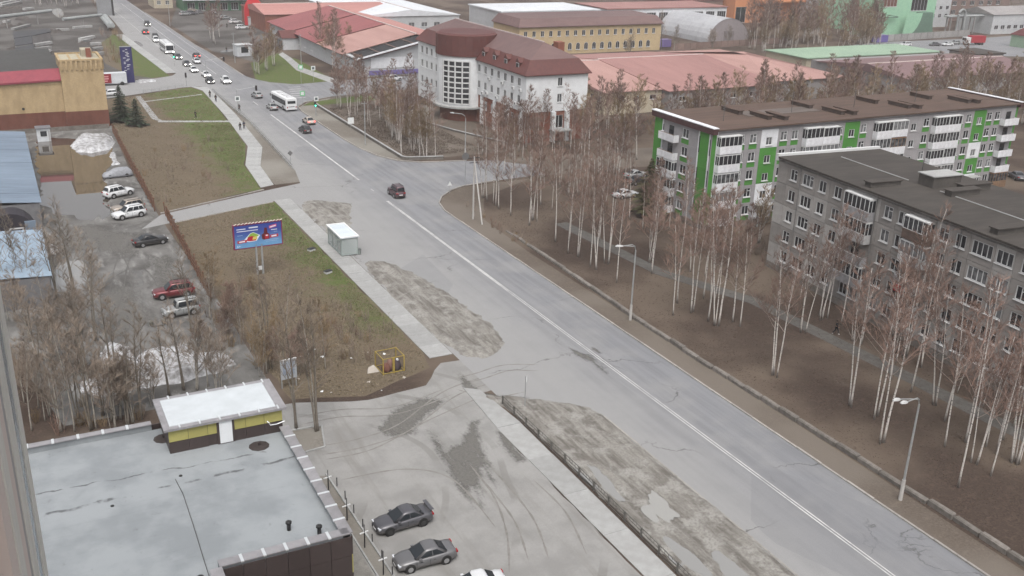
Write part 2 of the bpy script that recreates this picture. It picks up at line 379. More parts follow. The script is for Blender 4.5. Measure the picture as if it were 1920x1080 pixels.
# mud, ruts and heaps beside the road
def ruts(X,Y,a=.0,f=1.7): return np.abs(np.sin((X+a*(Y-70)+1.3*fbm(X*.15,Y*.08,3))*f))
mound('dirt_heap',smooth_poly([(38.7,148.5),(45.5,144.5),(46.3,142),(42.8,133),(41.6,128),(38.6,127.5)]),lambda X,Y:.06+.42*fbm(X*.55,Y*.3,2)-.1*ruts(X,Y)+.16*fbm(X*2.2,Y*1.2,21),.3,MT['verge_dirt'],-.02,1.6)
mound('dirt_heap',smooth_poly([(38.6,117.2),(42.6,115.9),(44.3,106.6),(45.6,96.6),(45.6,88),(42.6,83.9),(38.8,84.4),(38.5,100)]),lambda X,Y:.08+.55*fbm(X*.5,Y*.22,5)-.2*ruts(X,Y,.04)+.2*fbm(X*2.2,Y*.8,22),.3,MT['verge_dirt'],-.02,1.6)
def h3(X,Y):
    z=.05+.24*fbm(X*.5,Y*.16,9)-.12*ruts(X,Y,-.012,1.5)+.1*fbm(X*2.4,Y*.7,23)
    for (x,y,sx,sy,d) in ((41.6,53.2,1.1,2.2,.14),(39.9,46.8,.8,2.6,.14),(41.6,43.5,1.2,2.5,.14),(39.6,57,.7,5,.1)):
        z=z-d*np.exp(-((X-x)/sx)**2-((Y-y)/sy)**2)
    return np.maximum(z,.03)
mound('muddy_verge',smooth_poly([(36.9,77),(39.5,75.3),(43.5,72.2),(45.9,70),(46,61),(46,30),(46,20),(38.6,20),(38.7,62),(38.6,71)]),h3,.28,MT['verge_dirt'],-.02,.9)
def blob(cx,cy,rx,ry,seed,rot=0.,n=26,amp=.35):
    r=random.Random(seed); ph=[r.uniform(0,6.28) for _ in range(5)]; out=[]
    for i in range(n):
        t=2*math.pi*i/n; k=1+amp*(.5*math.sin(2*t+ph[0])+.35*math.sin(3*t+ph[1])+.3*math.sin(5*t+ph[2])+.2*math.sin(9*t+ph[3]))
        x=rx*k*math.cos(t); y=ry*k*math.sin(t); out.append((cx+x*math.cos(rot)-y*math.sin(rot),cy+x*math.sin(rot)+y*math.cos(rot)))
    return out
sheet('puddle',smooth_poly(blob(41.8,53.2,1.0,2.4,14,-.15,40,.62)),.088,MT['sky_pale_puddle']); sheet('puddle',blob(39.9,46.8,1.1,3.0,5),.075,MT['silty_sky_puddle'])
sheet('puddle',blob(41.7,43.4,1.5,3.0,6),.075,MT['silty_sky_puddle']); sheet('puddle',blob(39.5,58.5,.8,3.6,8),.081,MT['silty_sky_puddle'])
big_p=PX((70,262),(100,258),(150,262),(206,262),(214,300),(196,330),(201,372),(207,398),(206,404),(196,412),(182,404),(176,413),(152,412),(140,404),(120,403),(104,401),(96,391),(74,385),(70,377),(80,366),(77,340),(66,300))
sheet('puddle',roughen(big_p,1.2,.35,2),.03,MT['puddle'])
sheet('puddle',smooth_poly(PX((96,502),(150,484),(166,500),(160,540),(125,560),(96,545))),.026,MT['silty_sky_puddle'])
sheet('puddle',smooth_poly(PX((1250,60),(1250,62),(1252,62))),.001,MT['puddle']) if 0 else None
sheet('puddle',smooth_poly(PX((95,18),(112,15),(118,20),(120,30),(112,34),(104,30),(98,24))),.02,MT['silty_sky_puddle'])
sheet('puddle',smooth_poly(PX((250,77),(258,77),(270,85),(264,88),(254,84))),.03,MT['puddle'])
sheet('puddle',smooth_poly(PX((412,96),(438,91),(438,97),(414,99))),.03,MT['puddle'])
def mk_damp():
    n=NB('damp_ground'); at=_n(n.nt,'ShaderNodeAttribute'); at.attribute_name='wet'; st=n.noise(1.3,6,.7,n.co((1,.3,1),(0,0,R(14)))); f=n.noise(4,5,.7)
    a=n.math('ADD',at.outputs['Fac'],n.math('MULTIPLY',n.math('SUBTRACT',n.math('ADD',n.math('MULTIPLY',st,.75),n.math('MULTIPLY',f,.35)),.55),2.4)); n.L(n.ramp(a,.3,1.0,0,.72),n.b.inputs['Alpha'])
    MT['damp_ground']=n.fin(n.mix(n.ramp(f,.35,.65),(.15,.143,.131),(.105,.1,.091)),.55)
mk_damp()
def damp(poly,z,edge=.7,step=.2):
    """soft-edged wet stain: the alpha follows the distance to the outline"""
    xs=[p[0] for p in poly]; ys=[p[1] for p in poly]; gx=np.arange(min(xs)-edge,max(xs)+edge+step,step); gy=np.arange(min(ys)-edge,max(ys)+edge+step,step); X,Y=np.meshgrid(gx,gy); d=inside_dist(X,Y,poly); w=np.clip(.5+d/edge*.5,0,1)
    k=X.shape[1]; vs=np.stack([X,Y,np.full(X.shape,z)],-1).reshape(-1,3).tolist(); fs=[(i*k+j,i*k+j+1,(i+1)*k+j+1,(i+1)*k+j) for i in range(X.shape[0]-1) for j in range(k-1) if max(w[i,j],w[i,j+1],w[i+1,j],w[i+1,j+1])>0]
    mb=MB(); mb.add(vs,fs); me=mb.mesh('damp_patch',MT['damp_ground']); a=me.attributes.new('wet','FLOAT','POINT'); a.data.foreach_set('value',w.ravel()); link('damp_patch',me,kind='structure')
damp(PX((745,765),(800,742),(838,752),(812,772),(790,790),(775,815),(735,820),(705,808),(722,786)),.017)
damp(PX((800,806),(822,850),(845,890),(866,928),(890,955),(884,915),(908,958),(900,905),(905,880),(930,915),(912,850),(896,800),(910,782),(880,792),(866,830),(838,845),(818,815)),.0175,.6)
damp(PX((930,808),(952,812),(985,862),(970,866),(940,836)),.018,.5)
damp(PX((860,700),(905,735),(940,742),(990,745),(985,752),(900,752),(868,726)),.027,.5)
damp(PX((1060,650),(1105,668),(1145,700),(1138,702),(1085,668)),.024,.5); damp(PX((1112,651),(1130,662),(1124,665),(1108,655)),.024,.4)
damp(PX((100,430),(170,420),(260,440),(250,480),(170,470),(110,475)),.013,1.6,.4); damp(PX((280,480),(320,480),(350,540),(300,545)),.013,1.6,.4); damp(PX((170,560),(240,530),(300,600),(210,640)),.013,1.8,.4)
# tyre tracks pressed into the dirt at the car park mouth
TRACK=M('tyre_track',(.13,.124,.113),(.19,.183,.17),2.5,.9,.2)
TRACK_W=M('wet_tyre_track',(.06,.057,.053),(.1,.097,.09),2.5,.7,.2)
def track(pts,w=.16,z=.0195,gauge=0.,mat=None):
    q=[Vector(g2(*p)) for p in pts]; q2=[]
    for i in range(len(q)-1):
        a,b,c,d=q[max(0,i-1)],q[i],q[i+1],q[min(len(q)-1,i+2)]
        for k in range(8):
            t=k/8; q2.append(.5*((2*b)+(c-a)*t+(2*a-5*b+4*c-d)*t*t+(3*b-a-3*c+d)*t**3))
    q2.append(q[-1])
    for off in ((0,) if not gauge else (-gauge/2,gauge/2)):
        m=MB(); L=[]; Rr=[]
        for i,p in enumerate(q2):
            d=(q2[min(i+1,len(q2)-1)]-q2[max(i-1,0)]).normalized(); n=Vector((-d.y,d.x)); ww=w*(.35+.65*abs(math.sin(i*.9+off)))*min(1,i/3+.1,(len(q2)-1-i)/3+.1); c=p+n*off; L.append((c.x+n.x*ww/2,c.y+n.y*ww/2,z)); Rr.append((c.x-n.x*ww/2,c.y-n.y*ww/2,z))
        for i in range(len(q2)-1): m.quad(Rr[i],Rr[i+1],L[i+1],L[i])
        m.build('tyre_track',mat or TRACK,kind='structure')
for k,(p,g) in enumerate((([(600,845),(680,830),(760,800),(850,735),(960,700)],1.5),([(610,862),(700,842),(800,790),(900,745)],0),([(905,880),(945,925),(985,980),(1010,1050)],1.5),([(880,870),(925,930),(950,1000),(955,1075)],0),([(640,900),(760,880),(850,900),(930,990)],0),([(860,715),(900,705),(950,690),(1010,690)],1.4),([(855,730),(920,745),(985,735)],0),([(1000,900),(1060,960),(1100,1040)],0),([(560,790),(640,775),(740,770),(840,735)],1.4),([(930,790),(1000,860),(1075,940),(1130,1010)],0))): track(p,.2,.0195+.0004*k,g)
for k,(p,g) in enumerate((([(95,560),(150,500),(200,440),(260,425),(310,405)],1.5),([(180,640),(215,560),(235,480),(290,420)],1.5),([(250,560),(240,500),(210,450),(200,430)],0),([(150,620),(190,540),(260,500),(300,540)],0))): track(p,.22,.0155+.0004*k,g,TRACK_W)
# sidewalks: concrete slabs laid end to end
def slabs(name,left,right,L,z=.07,gap=.03,mat=SLAB,h=.07,seed=0):
    """left/right: equally long polylines (edges)"""
    root=link(name,None,kind='structure'); rnd=random.Random(seed); cache={}
    for i in range(len(left)-1):
        a,b=Vector(left[i]),Vector(left[i+1]); c,d=Vector(right[i]),Vector(right[i+1]); n=max(1,round((b-a).length/L))
        for k in range(n):
            t0=k/n; t1=(k+1)/n-gap/(b-a).length
            q=[a+(b-a)*t0,c+(d-c)*t0,c+(d-c)*t1,a+(b-a)*t1]; o=q[0]; zz=z+rnd.uniform(-.012,.012)
            mb=MB(); mb.prism([tuple(p-o) for p in q],-h,0); mb.build('slab',mat,root,loc=(o.x,o.y,zz),rz=rnd.uniform(-.003,.003))
    return root
slabs('sidewalk',[(35.9,149),(35.9,86)],[(38.5,149),(38.5,86)],3.0,seed=1)
slabs('sidewalk',[(36.3,78.5),(35.8,70),(35.9,46),(35.6,20)],[(37.6,77.5),(38.2,70),(38.0,46),(37.8,20)],6.0,z=.05,seed=2)
slabs('sidewalk',[(35.8,157),(36.9,172.5),(40.6,186.5),(42.8,217.9),(44.1,248.4),(42.5,254.5)],[(38.2,158),(39.2,171),(43.0,185),(45.2,217),(46.2,247),(46,252.5)],3.2,seed=3)
slabs('sidewalk',[(40.2,277),(37.4,362)],[(42.8,277),(40.0,362)],3.4,seed=4)
slabs('footpath',[(28.3,245.5),(27.9,218),(29.5,214.6)],[(29.4,245.5),(29.2,218),(29.6,216)],5,z=.03,seed=5,gap=.02)
slabs('footpath',[(28.5,214.4),(43,209.5)],[(28.9,215.8),(43.2,211)],4,z=.04,seed=6)
slabs('footpath',[(29,237.6),(43,243)],[(29,238.4),(43,243.8)],4,z=.04,seed=6)
PATH=M('worn_path',(.10,.095,.088),(.062,.058,.053),1.5,.9,.2)
slabs('footpath',[(71,122),(72.6,98),(77.4,85),(78.2,62),(79,20)],[(73.2,122),(74.6,98.6),(79.4,86),(80.3,62),(81.2,20)],14,z=.025,mat=PATH,seed=7,gap=.0)
slabs('footpath',PX((530,98),(545,108),(570,128),(640,152)),PX((522,102),(535,112),(556,132),(622,156)),4,z=.03,seed=8)
# kerbs
def kerb(name,pts,L=3.,w=.18,h=.13,mat=KERB,gap=.04,seed=0,child='kerb_stone',jit=.02):
    root=link(name,None,kind='structure'); rnd=random.Random(seed); cache={}
    for i in range(len(pts)-1):
        a=Vector(pts[i]); b=Vector(pts[i+1]); n=max(1,round((b-a).length/L)); l=(b-a).length/n; an=math.atan2((b-a).y,(b-a).x)
        key=round(l,2)
        if key not in cache:
            mb=MB(); e=.025; q=l-gap
            mb.loft([[(0,-w/2,-.05),(q,-w/2,-.05),(q,w/2,-.05),(0,w/2,-.05)],[(0,-w/2,h-e),(q,-w/2,h-e),(q,w/2,h-e),(0,w/2,h-e)],[(e,-w/2+e,h),(q-e,-w/2+e,h),(q-e,w/2-e,h),(e,w/2-e,h)]])
            cache[key]=mb.mesh(child,mat)
        for k in range(n):
            p=a+(b-a)*(k/n); link(child,cache[key],root,(p.x,p.y,rnd.uniform(-jit,jit)),an+rnd.uniform(-.006,.006))
    return root
kerb('kerb',[(58.5,20),(58.5,134),(59.4,138.4),(61.2,141.5),(64.2,144.5),(67.3,146.2),(74,147.5)],3.,.2,.15,seed=1)
kerb('kerb',[(75,161.9),(70.9,162.8),(66.6,163.9),(63.2,166.3),(61,171.3),(59.9,178),(59.5,186),(59.5,216),(60.2,221.6),(63.1,226.2),(71,231.2)],3.,.2,.15,seed=2)
kerb('kerb',[(18.8,148.2),(36,155.6)],3.,.2,.14,seed=3); kerb('kerb',[(19.4,142.6),(35.6,148.2)],3.,.16,.1,seed=4)
kerb('kerb',[(58.4,268),(58.3,314),(57.5,330),(57.3,388),(56.6,430)],6,.2,.15,seed=5)
kerb('kerb',[(45.9,68),(45.95,22)],6.,.16,.06,seed=6)
# ================================================================ building kit
WHITE_F=M('window_frame_white',(.55,.56,.56),(.42,.42,.42),3,.5,co='Generated')
PANE=glassmat('window_glass',(.018,.02,.024),(.16,.165,.17)); PANE_D=glassmat('dark_window_glass',(.012,.014,.017),(.05,.052,.055),thr=.7)
class Fac:
    """a facade: org = left end seen from outside (local x,y), ang = direction to the right"""
    def __init__(s,root,org,ang): s.root=root; s.o=Vector((org[0],org[1])); s.a=ang; s.u=Vector((math.cos(ang),math.sin(ang))); s.n=Vector((s.u.y,-s.u.x))
    def at(s,x,z,out=0.): p=s.o+s.u*x+s.n*out; return (p.x,p.y,z)
    def put(s,name,me,x,z,out=0.,parent=None): return link(name,me,parent or s.root,s.at(x,z,out),s.a)
_pc={}
def panel_me(w,h,mat,hole=None,t=.14):
    k=(round(w,2),round(h,2),mat.name,hole)
    if k in _pc: return _pc[k]
    mb=MB(); x0,x1=-w/2,w/2
    if hole is None: mb.box(x0,0,0,x1,t,h)
    else:
        a,b,c,d=hole
        def q(xa,za,xb,zb): mb.quad((xa,0,za),(xb,0,za),(xb,0,zb),(xa,0,zb))
        q(x0,0,x1,c); q(x0,d,x1,h); q(x0,c,a,d); q(b,c,x1,d)
        D=.3
        mb.quad((a,0,c),(b,0,c),(b,D,c),(a,D,c)); mb.quad((a,D,d),(b,D,d),(b,0,d),(a,0,d)); mb.quad((a,D,c),(a,D,d),(a,0,d),(a,0,c)); mb.quad((b,0,c),(b,0,d),(b,D,d),(b,D,c))
        mb.quad((x0,t,0),(x1,t,0),(x1,0,0),(x0,0,0)); mb.quad((x0,0,h),(x1,0,h),(x1,t,h),(x0,t,h)); mb.quad((x0,0,0),(x0,0,h),(x0,t,h),(x0,t,0)); mb.quad((x1,t,0),(x1,t,h),(x1,0,h),(x1,0,0))
    _pc[k]=mb.mesh('panel',mat); return _pc[k]
_wc={}
def window_me(w,h,n,frame,glass,style=0,arch=False):
    k=(round(w,2),round(h,2),n,frame.name,glass.name,style,arch)
    if k in _wc: return _wc[k]
    f=.09; mb=MB(); x0,x1=-w/2,w/2; y0,y1=.05,.13
    if not arch:
        mb.box(x0,y0,0,x0+f,y1,h); mb.box(x1-f,y0,0,x1,y1,h); mb.box(x0+f,y0,0,x1-f,y1,f); mb.box(x0+f,y0,h-f,x1-f,y1,h)
        for i in range(1,n): x=x0+w*i/n; mb.box(x-.045,y0+.01,f,x+.045,y1-.01,h-f)
        if style==1:
            xa=x1-w/n; mb.box(xa+.045,y0+.01,h*.64,x1-f,y1-.01,h*.64+.08)
        if style==2: mb.box(x0+f,y0+.012,h*.3,x1-f,y1-.012,h*.3+.07)
        mb.box(x0-.06,-.14,-.07,x1+.06,.06,-.005)      # sill
        p=MB(); p.quad((x0+.02,.1,.02),(x1-.02,.1,.02),(x1-.02,.1,h-.02),(x0+.02,.1,h-.02))
    else:
        r=w/2; hz=h-r; arc=[(r*math.cos(math.pi*i/8),hz+r*math.sin(math.pi*i/8)) for i in range(9)]
        out=[(x1,0)]+arc+[(x0,0)]; inn=[(x1-f,f)]+[((r-f)*math.cos(math.pi*i/8),hz+(r-f)*math.sin(math.pi*i/8)) for i in range(9)]+[(x0+f,f)]
        for i in range(len(out)):
            j=(i+1)%len(out); mb.quad((out[j][0],y0,out[j][1]),(out[i][0],y0,out[i][1]),(inn[i][0],y0,inn[i][1]),(inn[j][0],y0,inn[j][1]))
        mb.box(-.04,y0+.01,f,.04,y1,h-f); mb.box(x0-.06,-.14,-.07,x1+.06,.06,-.005)
        p=MB(); p.poly([(a,.1,b) for a,b in reversed(inn)])
    _wc[k]=(mb.mesh('window',frame),p.mesh('pane',glass)); return _wc[k]
def window(fac,x,z,w,h,n=2,frame=None,glass=None,style=0,arch=False,out=0.,parent=None,name='window'):
    a,b=window_me(w,h,n,frame or WHITE_F,glass or PANE,style,arch)
    o=fac.put(name,a,x,z,out,parent)
    link('pane',b,o) if parent is None else None
    if parent is not None: # window on a balcony or dormer: pane joins the window itself
        pass
    return o
def wall_me(L,z0,z1,holes,mats,t=.3,mi=0):
    """wall skin with rectangular holes (x0,x1,z0,z1) and reveals"""
    xs=sorted({0.,L}|{h[0] for h in holes}|{h[1] for h in holes}); zs=sorted({z0,z1}|{h[2] for h in holes}|{h[3] for h in holes})
    mb=MB()
    for i in range(len(xs)-1):
        for j in range(len(zs)-1):
            cx=(xs[i]+xs[i+1])/2; cz=(zs[j]+zs[j+1])/2
            if any(h[0]<cx<h[1] and h[2]<cz<h[3] for h in holes): continue
            mb.quad((xs[i],0,zs[j]),(xs[i+1],0,zs[j]),(xs[i+1],0,zs[j+1]),(xs[i],0,zs[j+1]))
    for a,b,c,d in holes:
        mb.quad((a,0,c),(b,0,c),(b,t,c),(a,t,c)); mb.quad((a,t,d),(b,t,d),(b,0,d),(a,0,d)); mb.quad((a,t,c),(a,t,d),(a,0,d),(a,0,c)); mb.quad((b,0,c),(b,0,d),(b,t,d),(b,t,c))
    return mb.mesh('wall',mats)
def holes_wall(fac,L,z0,z1,wins,mat,name='wall',x0=0.,out=0.):
    """wall with its windows: wins = (x,z,w,h,n[,kwargs])"""
    hs=[(w[0]-w[2]/2-x0,w[0]+w[2]/2-x0,w[1],w[1]+w[3]) for w in wins]
    fac.put(name,wall_me(L,z0,z1,hs,mat),x0,0,out)
    for w in wins:
        kw=w[5] if len(w)>5 else {}
        window(fac,w[0],w[1],w[2],w[3],w[4],out=out,**kw)
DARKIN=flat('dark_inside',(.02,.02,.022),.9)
def core(root,poly,z0,z1,mat): mb=MB(); mb.prism(poly,z0,z1); return mb.build('core_wall',mat,root)
def balcony(fac,x,z,w,style,par,frame=None,d=.95,wood=None):
    """balcony seen from outside; style glazed / open / wide"""
    mb=MB(); x0,x1=-w/2,w/2
    mb.box(x0,-d,-.12,x1,0,.02)                                     # slab
    ph=1.0
    for (a,b,c,e) in ((x0,-d,x1,-d+.06),(x0,-d+.06,x0+.06,0),(x1-.06,-d+.06,x1,0)): mb.box(a,b,.02,c,e,ph)
    o=fac.put('balcony',mb.mesh('balcony',par),x,z)
    if style in ('glazed','wide'):
        g=MB(); h=1.35 if style=='glazed' else 1.45; n=max(3,round(w/.75))
        for i in range(n+1):
            xx=x0+.04+(w-.08)*i/n; g.box(xx-.035,-d,ph,xx+.035,-d+.06,ph+h)
        for s in (x0,x1-.06): g.box(s,-d+.06,ph+h-.1,s+.06,0,ph+h); g.box(s,-.5,ph,s+.06,-.44,ph+h-.1)
        g.box(x0,-d,ph+h,x1,0,ph+h+.12); g.box(x0,-d,ph,x1,-d+.06,ph+.06)
        gl=link('glazing',g.mesh('glazing',frame or WHITE_F),o)
        p=MB(); p.quad((x0+.03,-d+.035,ph),(x1-.03,-d+.035,ph),(x1-.03,-d+.035,ph+h),(x0+.03,-d+.035,ph+h))
        for s in (x0+.03,x1-.03): p.quad((s,-d+.035,ph),(s,0,ph),(s,0,ph+h),(s,-d+.035,ph+h))
        link('pane',p.mesh('pane',PANE),o)
    elif style=='open':
        g=MB(); g.box(x0,-d,1.0,x1,-d+.05,1.06); g.box(-.6,-.02,0.1,.6,.02,2.1,1); link('handrail',g.mesh('handrail',[frame or WHITE_F,PANE_D]),o)
    return o
# ================================================================ grey panel apartment block beside the birches
ROOFFELT=M('roof_felt_dark',(.056,.049,.043),(.034,.03,.027),1.2,.9,.25,stretch=(1,.2,1))
GP=[M('grey_panel',(.27,.255,.24),(.195,.184,.174),1.1,.9,.15,rnd=.1),M('pale_panel',(.35,.338,.322),(.26,.25,.24),1.1,.9,.15,rnd=.08)]
SEAM=M('seam_mortar',(.30,.29,.275),(.17,.16,.15),1.2,.9,co='Object')
def vent_block(root,x,y,z,lx,ly,h,mat,cap,name='roof_vent'):
    mb=MB(); mb.box(-lx/2,-ly/2,0,lx/2,ly/2,h); o=mb.build(name,mat,root,loc=(x,y,z))
    c=MB(); c.box(-lx/2-.15,-ly/2-.15,h,lx/2+.15,ly/2+.15,h+.12); c.build('cap',cap,o); return o
def grey_block():
    org=(88.4,95.0); dv=Vector((85.1-88.4,56.9-95.0)).normalized(); an=math.atan2(dv.y,dv.x); L=63.; D=15.5; H=15.
    root=thing('apartment_block','weathered grey five-storey panel apartment block with flat dark felt roof behind the birches','apartment block',(org[0],org[1],0),an)
    # local: x along the street facade (towards camera), y into the building
    core(root,[(.16,.16),(L-.16,.16),(L-.16,D-.16),(.16,D-.16)],0,H-.05,SEAM)
    f=Fac(root,(0,0),0.)
    bays=[]   # (x0,x1,kind)
    edges=[0,2.0,4.6,7.6,10.2,13.2,18.9,21.6,23.4,27.4,29.6,32.0,35.2,37.6,40.6,43.2,46.2,51.9,54.6,56.4,60.4,63.0]
    kinds=['b','w2','w3','w2','w2','bal','w2','w2','bal2','w2','w2','w4','w3','w2','w3','w2','bal','w2','w2','bal2','w2']
    rnd=random.Random(4); zb=.9; fh=2.72
    plinth=MB(); plinth.box(0,-.05,0,L,.16,zb-.02); plinth.build('plinth',BLOCK,root)
    for fl in range(5):
        z=zb+fl*fh
        for i,k in enumerate(kinds):
            a,b=edges[i],edges[i+1]; w=b-a-.05; cx=(a+b)/2; h=fh-.05; mat=GP[rnd.random()<.28]
            ww={'w2':1.35,'w3':2.05,'w4':2.6}.get(k)
            if k=='b': f.put('panel',panel_me(w,h,mat),cx,z); continue
            if ww:
                hole=(round(-ww/2,2),round(ww/2,2),.8,2.25); f.put('panel',panel_me(w,h,mat,hole),cx,z)
                window(f,cx,z+.8,ww,1.45,2 if k=='w2' else (3 if k=='w3' else 4),style=rnd.choice((0,0,1)))
            else:
                f.put('panel',panel_me(w,h,mat),cx,z)
                bw=4.3 if k=='bal' else 3.5; st=rnd.choice(('glazed','glazed','wide')) if fl>0 else None
                if (k,fl) in (('bal',2),('bal2',2)): st='open'
                if st: balcony(f,cx,z-.05,bw,st,rnd.choice((M('balcony_sheet_grey',(.33,.33,.34),(.2,.2,.205),2,.7),M('balcony_sheet_pale',(.45,.45,.45),(.3,.3,.3),2,.7),M('balcony_sheet_brown',(.12,.085,.07),(.07,.05,.042),2,.7))))
                else: window(f,cx-.9,z+.75,1.35,1.45,2,out=.12); window(f,cx+.9,z+.75,1.35,1.45,2,out=.12)
    # gable end facing away from the camera side street
    e=Fac(root,(0,D),-math.pi/2)
    for fl in range(5):
        for j in range(3): e.put('panel',panel_me(D/3-.05,fh-.05,GP[1]),D/3*(j+.5),zb+fl*fh)
    b=Fac(root,(L,D),math.pi)
    b.put('wall',wall_me(L,0,H,[],GP[0]),0,0); 
    # roof with eaves, gable parapet and the ridge strip
    r=MB(); r.box(.45,-.5,H-.1,L+.4,D+.45,H+.12); ro=r.build('roof',ROOFFELT,root)
    c=MB(); c.box(-.05,-.5,H-.45,.45,D+.45,H+.42); c.build('gable_parapet',WHITE_F,root)
    rs=MB(); 
    for a,bb in ((3,15),(20,33.5),(35,50)): rs.box(a,D*.47,H+.12,bb,D*.47+.14,H+.2)
    rs.build('roof_rib',SLAB,ro)
    VB=M('vent_masonry',(.085,.077,.07),(.055,.05,.045),2,.9,.3)
    for (x,y,lx,ly,h) in ((16.0,2.6,1.0,4.4,.55),(17.6,9.5,2.3,4.2,1.3),(20.5,11.8,1.0,4.2,.7),(21.8,8.8,1.0,4.2,.6),(34.2,2.6,1.0,4.4,.55),(38,9.6,1.0,4.2,.6),(40.2,11.0,2.2,3.6,1.2),(41.8,8.4,1.0,4.2,.6)):
        vent_block(root,x,y,H+.12,lx,ly,h,VB,ROOFFELT if h<1 else SLAB)
    for (x,y,h) in ((15.2,9,2.6),(36.2,7.6,2.8)):
        m=MB(); m.tube([(x,y,H),(x,y,H+h)],.04,5); m.bar((x-.6,y,H+h-.2),(x+.6,y,H+h-.2),.04); m.bar((x-.4,y,H+h-.5),(x+.4,y,H+h-.5),.04)
        m.build('antenna',flat('antenna_metal',(.12,.12,.12),.5,.6),root)
    for x in (5.,18.7,24.,31.,44.):
        cl=MB(); cl.tube([(x-.25,-.12,H-.1),(x-.25,-.12,.2)],.05,5); cl.build('drainpipe',M('pipe_zinc',(.25,.25,.25),(.15,.15,.15),3,.5,metal=.5),root)
    red=MB(); red.box(24.0,-1.06,5.55,25.4,-.98,6.35); red.build('red_cloth',flat('red_cloth',(.30,.02,.025),.8),root)
grey_block()
# ================================================================ green, white and grey apartment block
GREY2=M('clad_grey',(.27,.262,.268),(.22,.213,.218),1.,.8,.05,rnd=.04); GREEN=M('clad_green',(.06,.215,.036),(.05,.175,.032),1.,.75,.05,rnd=.06); WCLAD=M('clad_white',(.62,.63,.65),(.5,.51,.53),1.,.75,.05,rnd=.04)
ROOFB=M('roof_felt_brown',(.095,.062,.048),(.058,.039,.031),1.,.9,.2,stretch=(.15,1,1))
BALW=M('balcony_white',(.66,.67,.69),(.5,.5,.52),2,.6); WOODF=M('balcony_wood',(.22,.13,.075),(.12,.075,.045),3,.7)
def green_block():
    x0=89.7; y0=110.4; L=65.4; D=14.2; H=15.1
    root=thing('apartment_block','five-storey apartment block clad in grey with bright green strips and white balconies','apartment block',(x0,y0,0))
    core(root,[(.16,.16),(L-.16,.16),(L-.16,D-.16),(.16,D-.16)],0,H-.05,GREY2)
    f=Fac(root,(0,0),0.); w_=Fac(root,(0,D),-math.pi/2); zb=.95; fh=2.72; rnd=random.Random(8)
    pl=MB(); pl.box(-.04,-.04,0,L+.04,D+.04,zb-.02); pl.build('plinth',BLOCK,root)
    # bays: kinds p pier(grey) g window over green, B balcony, S stair, G plain green
    sec=[(0,.8,'k'),(.8,4.8,'B'),(4.8,6.0,'g'),(6.0,6.8,'p'),(6.8,8.3,'g'),(8.3,9.0,'p'),(9.0,12.2,'S'),(12.2,12.6,'p'),(12.6,14.1,'g'),(14.1,14.8,'p'),(14.8,16.2,'g'),(16.2,17.0,'p'),(17.0,20.4,'B'),(20.4,23.8,'B'),(23.8,25.2,'g'),(25.2,25.5,'p'),(25.5,28.6,'S'),(28.6,28.8,'p'),(28.8,30.2,'g'),(30.2,31.6,'p'),(31.6,34.9,'B'),(34.9,38.3,'B'),(38.3,39.0,'p'),(39.0,42.2,'S'),(42.2,42.6,'p'),(42.6,44.2,'g'),(44.2,44.6,'p'),(44.6,47.6,'B'),(47.6,50.6,'B'),(50.6,52.0,'g'),(52.0,52.6,'p'),(52.6,54.1,'g'),(54.1,54.5,'p'),(54.5,57.5,'S'),(57.5,57.7,'p'),(57.7,59.1,'g'),(59.1,59.7,'p'),(59.7,61.1,'g'),(61.1,61.3,'p'),(61.3,64.9,'B'),(64.9,65.4,'k')]
    si=0
    for a,b,k in sec:
        w=b-a-.02; cx=(a+b)/2
        if k=='S': si+=1
        for fl in range(5):
            z=zb+fl*fh; h=fh-.02
            if k=='p': f.put('panel',panel_me(w,h,GREY2),cx,z)
            elif k=='k': f.put('panel',panel_me(w,h,GREEN),cx,z)
            elif k=='g':
                ww=round(min(1.3,w-.12),2)
                f.put('panel',panel_me(w,.82,GREEN),cx,z); f.put('panel',panel_me(w,h-.84,GREY2,(-ww/2,ww/2,.01,1.42)),cx,z+.84)
                window(f,cx,z+.86,ww,1.4,2,style=rnd.choice((0,1)))
            elif k=='S':
                m=[WCLAD,GREEN,GREEN,WCLAD,WCLAD] if si in (1,) else ([GREEN]*4+[GREEN] if si in (2,) else ([GREY2]*5 if si==3 else [WCLAD,GREEN,WCLAD,GREEN,GREEN]))
                mm=m[4-fl] if si==1 else m[fl]
                if fl==0 and True:
                    f.put('panel',panel_me(w,h,mm,(-.65,.65,.02,2.1)),cx,z); d=MB(); d.box(-.63,.05,0,.63,.12,2.08); f.put('door',d.mesh('door',flat('door_brown',(.06,.04,.03),.6)),cx,z)
                    cn=MB(); cn.box(-1.6,-1.4,2.25,1.6,0,2.4); cn.box(-1.55,-1.35,-.9,-1.4,-1.2,2.25); cn.box(1.4,-1.35,-.9,1.55,-1.2,2.25); f.put('porch',cn.mesh('porch',SLAB),cx,z)
                else:
                    f.put('panel',panel_me(w,h,mm,(-.6,.6,.35,1.55)),cx,z); window(f,cx,z+.35,1.2,1.2,2)
            else:
                f.put('panel',panel_me(w,h,GREY2),cx,z)
                st=rnd.choice(('glazed','glazed','open','wide')); 
                if b-a<3.5: st=rnd.choice(('glazed','wide'))
                if fl==0: st='wide'
                balcony(f,cx,z-.02,b-a-.05,st,BALW if fl>0 or rnd.random()<.4 else WOODF,WHITE_F if rnd.random()<.85 else WOODF)
    wsec=[(0,2.2,'k'),(2.2,6.6,'B'),(6.6,7.0,'p'),(7.0,8.8,'g'),(8.8,11.3,'p'),(11.3,13.6,'k'),(13.6,14.2,'p')]
